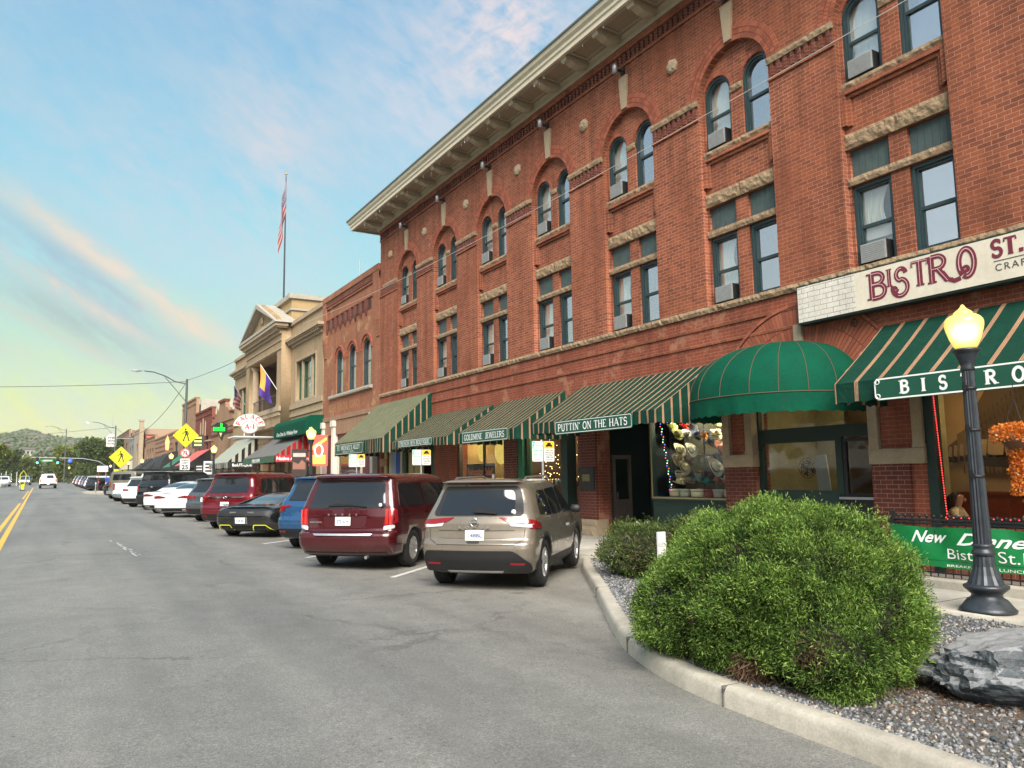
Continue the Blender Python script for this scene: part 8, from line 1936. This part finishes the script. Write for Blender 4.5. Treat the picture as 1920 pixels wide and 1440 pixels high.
    b.build('stem',plain('juniper_bark',(.10,.06,.04),.95),t); return t
MAIN=[(5.38,4.58,.84,.98,1.02,.69),(5.65,4.9,.98,.80,.82,.52),(5.1,4.45,.95,.6,.75,.50),(4.93,5.15,.68,.50,.62,.40),(5.9,4.5,.88,.60,.66,.58),(5.3,3.98,.68,.62,.58,.50),(4.95,3.8,.55,.42,.42,.34),(4.98,4.5,.66,.55,.6,.42),(5.62,4.05,.78,.52,.50,.50)]
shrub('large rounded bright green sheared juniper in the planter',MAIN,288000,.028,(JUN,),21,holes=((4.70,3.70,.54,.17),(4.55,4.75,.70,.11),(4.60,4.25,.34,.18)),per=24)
shrub('darker looser juniper behind the white stake, left of the big one',[(8.3,8.5,.66,.70,.95,.50),(8.15,9.6,.62,.6,.8,.42),(8.4,7.5,.70,.6,.8,.50)],40000,.05,(JUN2,),31,per=16,spread=.045)
# white stake
t=empty('white_stake','short white marker stake standing in front of the dark juniper','stake',(5.58,6.3,gz(5.6,6.3)+.12)); MB().box(-.05,.05,-.02,.02,0,.99).build('post',WHITE,t,bevel=.008); MB().box(-.052,.052,-.023,-.021,.84,.88).build('band',plain('stake_grey',(.5,.5,.48),.6),t)
# boulder: faceted lump
def boulder(label,loc,dims,seed,rz=0):
    t=empty('boulder',label,'rock',loc,rz); bm=bmesh.new(); bmesh.ops.create_icosphere(bm,subdivisions=5,radius=1); rg=random.Random(seed); planes=[]
    for i in range(26): n_=Vector((rg.gauss(0,1),rg.gauss(0,1),rg.gauss(0,1))).normalized(); planes.append((n_,rg.uniform(.66,.93)))
    for v in bm.verts:
        p=v.co.copy(); 
        for n_,h in planes:
            d=p.dot(n_)-h
            if d > 0: p -= n_*d*.93
        q=p*2.2; nz=mnoise.noise(q+Vector((seed,0,0)))*.13+mnoise.noise(q*3.1)*.05+abs(mnoise.noise(q*7))*.03+mnoise.noise(q*16)*.012
        p += p.normalized()*nz; v.co=Vector((p.x*dims[0],p.y*dims[1],max(p.z,-.75)*dims[2]))
    m=bpy.data.meshes.new('stone'); bm.to_mesh(m); bm.free(); m.materials.append(ROCK); o=link(bpy.data.objects.new('stone',m),t); return t
m,t_,b=base('blue_grey_rock'); p=pos(t_); f=noise(t_,p,3.2,8,.7,.5); f2=noise(t_,p,15,6,.65)
cc=ramp(t_,f,[(.30,(.018,.024,.03)),(.5,(.055,.068,.078)),(.72,(.13,.135,.13))]); cc=mixc(t_,1.0,cc,ramp(t_,f2,[(.3,.65),(.7,1.35)]),'MULTIPLY')
gn=t_.nodes.new('ShaderNodeNewGeometry'); sn=t_.nodes.new('ShaderNodeSeparateXYZ'); t_.links.new(gn.outputs['Normal'],sn.inputs[0])
lich=ramp(t_,mth('ADD',mth('MULTIPLY',sn.outputs[2],.55,t_),mth('MULTIPLY',noise(t_,p,5.5,6,.7),.9,t_),t_),[(.78,0.0),(.88,1.0)])
cc=mixc(t_,mth('MULTIPLY',lich,.6,t_),cc,(.31,.31,.31)); vein=ramp(t_,noise(t_,p,2.1,7,.75,1.2),[(.485,0.0),(.5,1.0),(.515,0.0)]); cc=mixc(t_,mth('MULTIPLY',vein,.3,t_),cc,(.3,.32,.32))
t_.links.new(cc,b.inputs['Base Color']); b.inputs['Roughness'].default_value=.62; bump(t_,b,mth('ADD',f,mth('MULTIPLY',f2,.5,t_),t_),.7,.04); ROCK=m
boulder('large jagged blue grey boulder with pale lichen on top at the right edge',(6.12,2.88,.42),(.95,.56,.37),14,R(-31))
# dry litter under the shrub and near the rock
def f3(rg,n):
    x=rg.uniform(4.7,6.9,n); y=rg.uniform(2.7,6.6,n); ok=(np.abs(x-(4.75+.0*y)) < 9); z=SL*y+.15+.022*(9-x)+rg.uniform(-.01,.012,n)*1.0
    near=rg.random(n) < .75; x=np.where(near,rg.normal(5.45,.42,n),x); y=np.where(near,rg.normal(3.75,.75,n),y); x=np.maximum(x,np.interp(y,DOx[:,1],DOx[:,0])+.25)
    z=SL*y+.15+.022*(9-x)-.005+rg.uniform(0,.018,n); d=rg.normal(size=(n,3))*np.array([1,1,.12]); return np.stack([x,y,z],1),d,rg.random(n),rg.random(n)*.4
o=sprigs(5200,f3,.035,'dry_litter',leafmat('dry_litter',(.07,.03,.014),(.26,.13,.06),(.3,.2,.1)),None,8,aspect=.14); tag(o,kind='stuff')
# ================================================================== trees and hill
def tree(name,label,x,y,h,cr,cz,mats,n=5000,seed=0,group=None,leaf=.28,z=None,lean=0):
    z=gz(x,y) if z is None else z; t=empty(name,label,'tree',(x,y,z),0,group); rg=random.Random(seed); b=MB(); tr=max(.1,h*.03)
    b.tube([(0,0,-.2),(.05*h*lean,0,h*.3),(.02*h,.02*h,h*.75)],[tr,tr*.7,tr*.2],8); tips=[]
    for i in range(9):
        a=rg.uniform(0,6.28); el_=rg.uniform(.2,.9); r_=cr*rg.uniform(.5,.85); p1=(r_*math.cos(a)*.5,r_*math.sin(a)*.5,h*(.35+.2*el_)); p2=(r_*math.cos(a),r_*math.sin(a),h*cz*.5+h*(.3+.3*el_)); b.tube([(0,0,h*(.2+.3*el_)),p1,p2],[tr*.45,tr*.28,tr*.08],6); tips.append(p2)
    b.build('trunk',plain('tree_bark',(.07,.05,.035),.95),t)
    nb=22; cs=[(rg.gauss(0,.45)*cr,rg.gauss(0,.45)*cr,h*(1-cz)+h*cz*(.5+rg.uniform(-.42,.40)),cr*rg.uniform(.25,.5)) for _ in range(nb)]+[(p[0],p[1],p[2],cr*.3) for p in tips]; CSA=np.array(cs)
    def f(r,n_):
        k=r.integers(0,len(CSA),n_); d=r.normal(size=(n_,3)); d /= np.linalg.norm(d,axis=1,keepdims=True); rad=r.random(n_) ** .45; c=CSA[k][:,:3]+d*(CSA[k][:,3]*rad)[:,None]*np.array([1,1,.8])
        tone=np.clip(.25+.45*rad+r.normal(size=n_)*.2+(k % 5-2)*.06,0,1); return c,d+r.normal(size=(n_,3))*.8,tone,np.clip(r.random(n_)*.5*(rad > .8),0,1)
    sprigs(n,f,leaf,'crown',mats,t,seed,aspect=.7); return t
LV=leafmat('street_tree_leaf',(.022,.038,.012),(.085,.125,.03),(.15,.19,.05)); LV2=leafmat('yellowish_leaf',(.05,.08,.012),(.16,.20,.03),(.24,.26,.05))
TG= 'trees at the far end of the street'
tree('roadside_tree','dark rounded tree above the distant parked cars',8.9,170,8.6,4.4,.78,LV,9000,1,TG,.42); tree('roadside_tree','second dark tree just left of the first, beyond the cars',7.2,182,7.2,3.8,.78,LV,7000,2,TG,.42)
tree('roadside_tree','yellow green tree behind the blue round sign',5.0,215,8.5,4.6,.8,LV2,7000,3,TG,.5); tree('roadside_tree','light green tree at the left edge beyond the white oncoming car',-8.2,138,6.0,2.6,.85,LV2,7000,4,TG,.32); tree('roadside_tree','taller green tree at the left edge',-13,160,8.0,4.2,.8,LV2,6000,5,TG,.42)
for i,(x,y,h) in enumerate(((-17,205,8),(-10,225,7.5),(10.5,205,9.5),(1.5,245,6.5),(-5.5,250,6.8))): tree('roadside_tree','distant mid green tree ' +['left of the road behind the posts','left of the far red signals','right behind the dark trees','centre right under the hill','centre left under the hill'][i],x,y,h,h*.5,.85,LV if i % 2 else LV2,4200,10+i,TG,.55)
# trees of the square on the left, outside the picture but mirrored in the windows
for i in range(12): tree('square_tree','large plaza tree across the street, seen only in window reflections',-19-4*(i % 2),-16+i*9.5,9.5+(i*37 % 5)*.7,4.6,.72,LV,3600,40+i,'plaza trees across the street',.6)
# the hill
HX=np.linspace(-420,420,85); HY=np.linspace(420,1250,60)
def hill_h(x,y):
    base_=56*(1-math.exp(-max(0,y-430)/230)); prof_=1.0-.0035*max(0,x)+.0009*max(0,-x-60); bump_=8.0*math.exp(-((x+23)/15) ** 2)*math.exp(-((y-940)/80) ** 2)+3*math.exp(-((x+26)/34) ** 2)*math.exp(-((y-940)/160) ** 2)
    return 1.2+base_*max(.35,prof_)*.80+bump_+2.2*mnoise.noise((x*.012,y*.01,0))+.8*mnoise.noise((x*.05,y*.04,3))
V=np.array([(x,y,hill_h(x,y)) for y in HY for x in HX]); nx=len(HX)
F=np.array([(j*nx+i,j*nx+i+1,(j+1)*nx+i+1,(j+1)*nx+i) for j in range(len(HY)-1) for i in range(nx-1)])
tag(fast_mesh('hill',V,F,plain('hill_scrub',(.10,.125,.055),.95,var=.35,vs=.03),smooth=True),kind='structure')
def woods(n,seed,xr,yr,size,name,mat):
    rg=np.random.default_rng(seed); x=rg.uniform(*xr,n); y=rg.uniform(*yr,n); k=56
    hz=np.array([hill_h(a,b_) for a,b_ in zip(x,y)]); s=size*rg.uniform(.5,1.25,n)
    d=rg.normal(size=(n,k,3)); d /= np.linalg.norm(d,axis=2,keepdims=True); c=np.stack([x,y,hz+s*.55],1)[:,None,:]+d*s[:,None,None]*np.array([.8,.8,.65])*rg.uniform(.3,1,(n,k,1))
    a=rg.normal(size=(n,k,3)); a /= np.linalg.norm(a,axis=2,keepdims=True); b_=np.cross(a,d); L=(s*.27)[:,None,None]
    V=np.stack([c-a*L,c-b_*L,c+a*L,c+b_*L],2).reshape(-1,3); m_=n*k; F=(np.array([[0,1,2,3]])[None]+(np.arange(m_)*4)[:,None,None]).reshape(-1,4)
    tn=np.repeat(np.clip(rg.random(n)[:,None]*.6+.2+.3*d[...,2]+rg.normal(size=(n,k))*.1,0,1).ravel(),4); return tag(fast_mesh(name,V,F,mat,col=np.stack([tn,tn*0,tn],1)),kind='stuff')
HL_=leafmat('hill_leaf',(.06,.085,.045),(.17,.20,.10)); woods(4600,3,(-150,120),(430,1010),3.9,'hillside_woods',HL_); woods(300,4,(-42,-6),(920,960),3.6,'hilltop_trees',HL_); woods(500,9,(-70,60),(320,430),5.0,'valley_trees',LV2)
HC=[plain('house_tan',(.40,.30,.22),.9),plain('house_white',(.55,.52,.46),.9),plain('house_rust',(.34,.17,.11),.9)]; RF=plain('house_roof',(.15,.14,.12),.9); rg=random.Random(12)
hs=[]
for i in range(60):
    y=rg.uniform(480,850); x=y*rg.uniform(-.085,.09)-4; w_,d_,h_=rg.uniform(5,10),rg.uniform(5,7),rg.uniform(3.0,4.2); z=hill_h(x,y); k=rg.randrange(3)
    t=empty('hillside_house','small %s house among the trees on the far hillside' % ['tan','whitish','rust coloured'][k],'house',(x,y,z),rg.uniform(-.4,.4),'%s houses on the far hillside' % ['tan','whitish','rust coloured'][k])
    b=MB(); b.box(-w_/2,w_/2,-d_/2,d_/2,-2,h_); b.build('wall',HC[k],t); b=MB(); b.prism([(-w_/2-.5,h_),(w_/2+.5,h_),(w_/2-1,h_+1.4),(-w_/2+1,h_+1.4)],-d_/2-.5,d_/2+.5,'xz'); b.build('roof',RF,t); b=MB()
    for q in range(3): b.box(-w_*.35+q*w_*.28,-w_*.35+q*w_*.28+1.4,-d_/2-.04,-d_/2-.01,h_*.35,h_*.75)
    b.build('window',BLACK,t)
# air
m=bpy.data.materials.new('haze'); m.use_nodes=True; nt_=m.node_tree; nt_.nodes.remove(nt_.nodes['Principled BSDF']); pv=nt_.nodes.new('ShaderNodeVolumePrincipled'); pv.inputs['Color'].default_value=(.93,.97,.90,1); pv.inputs['Density'].default_value=.00022; nt_.links.new(pv.outputs[0],nt_.nodes['Material Output'].inputs['Volume'])
hz=MB().box(-600,600,-60,1300,-1.5,90).build('haze',m); tag(hz,kind='stuff')
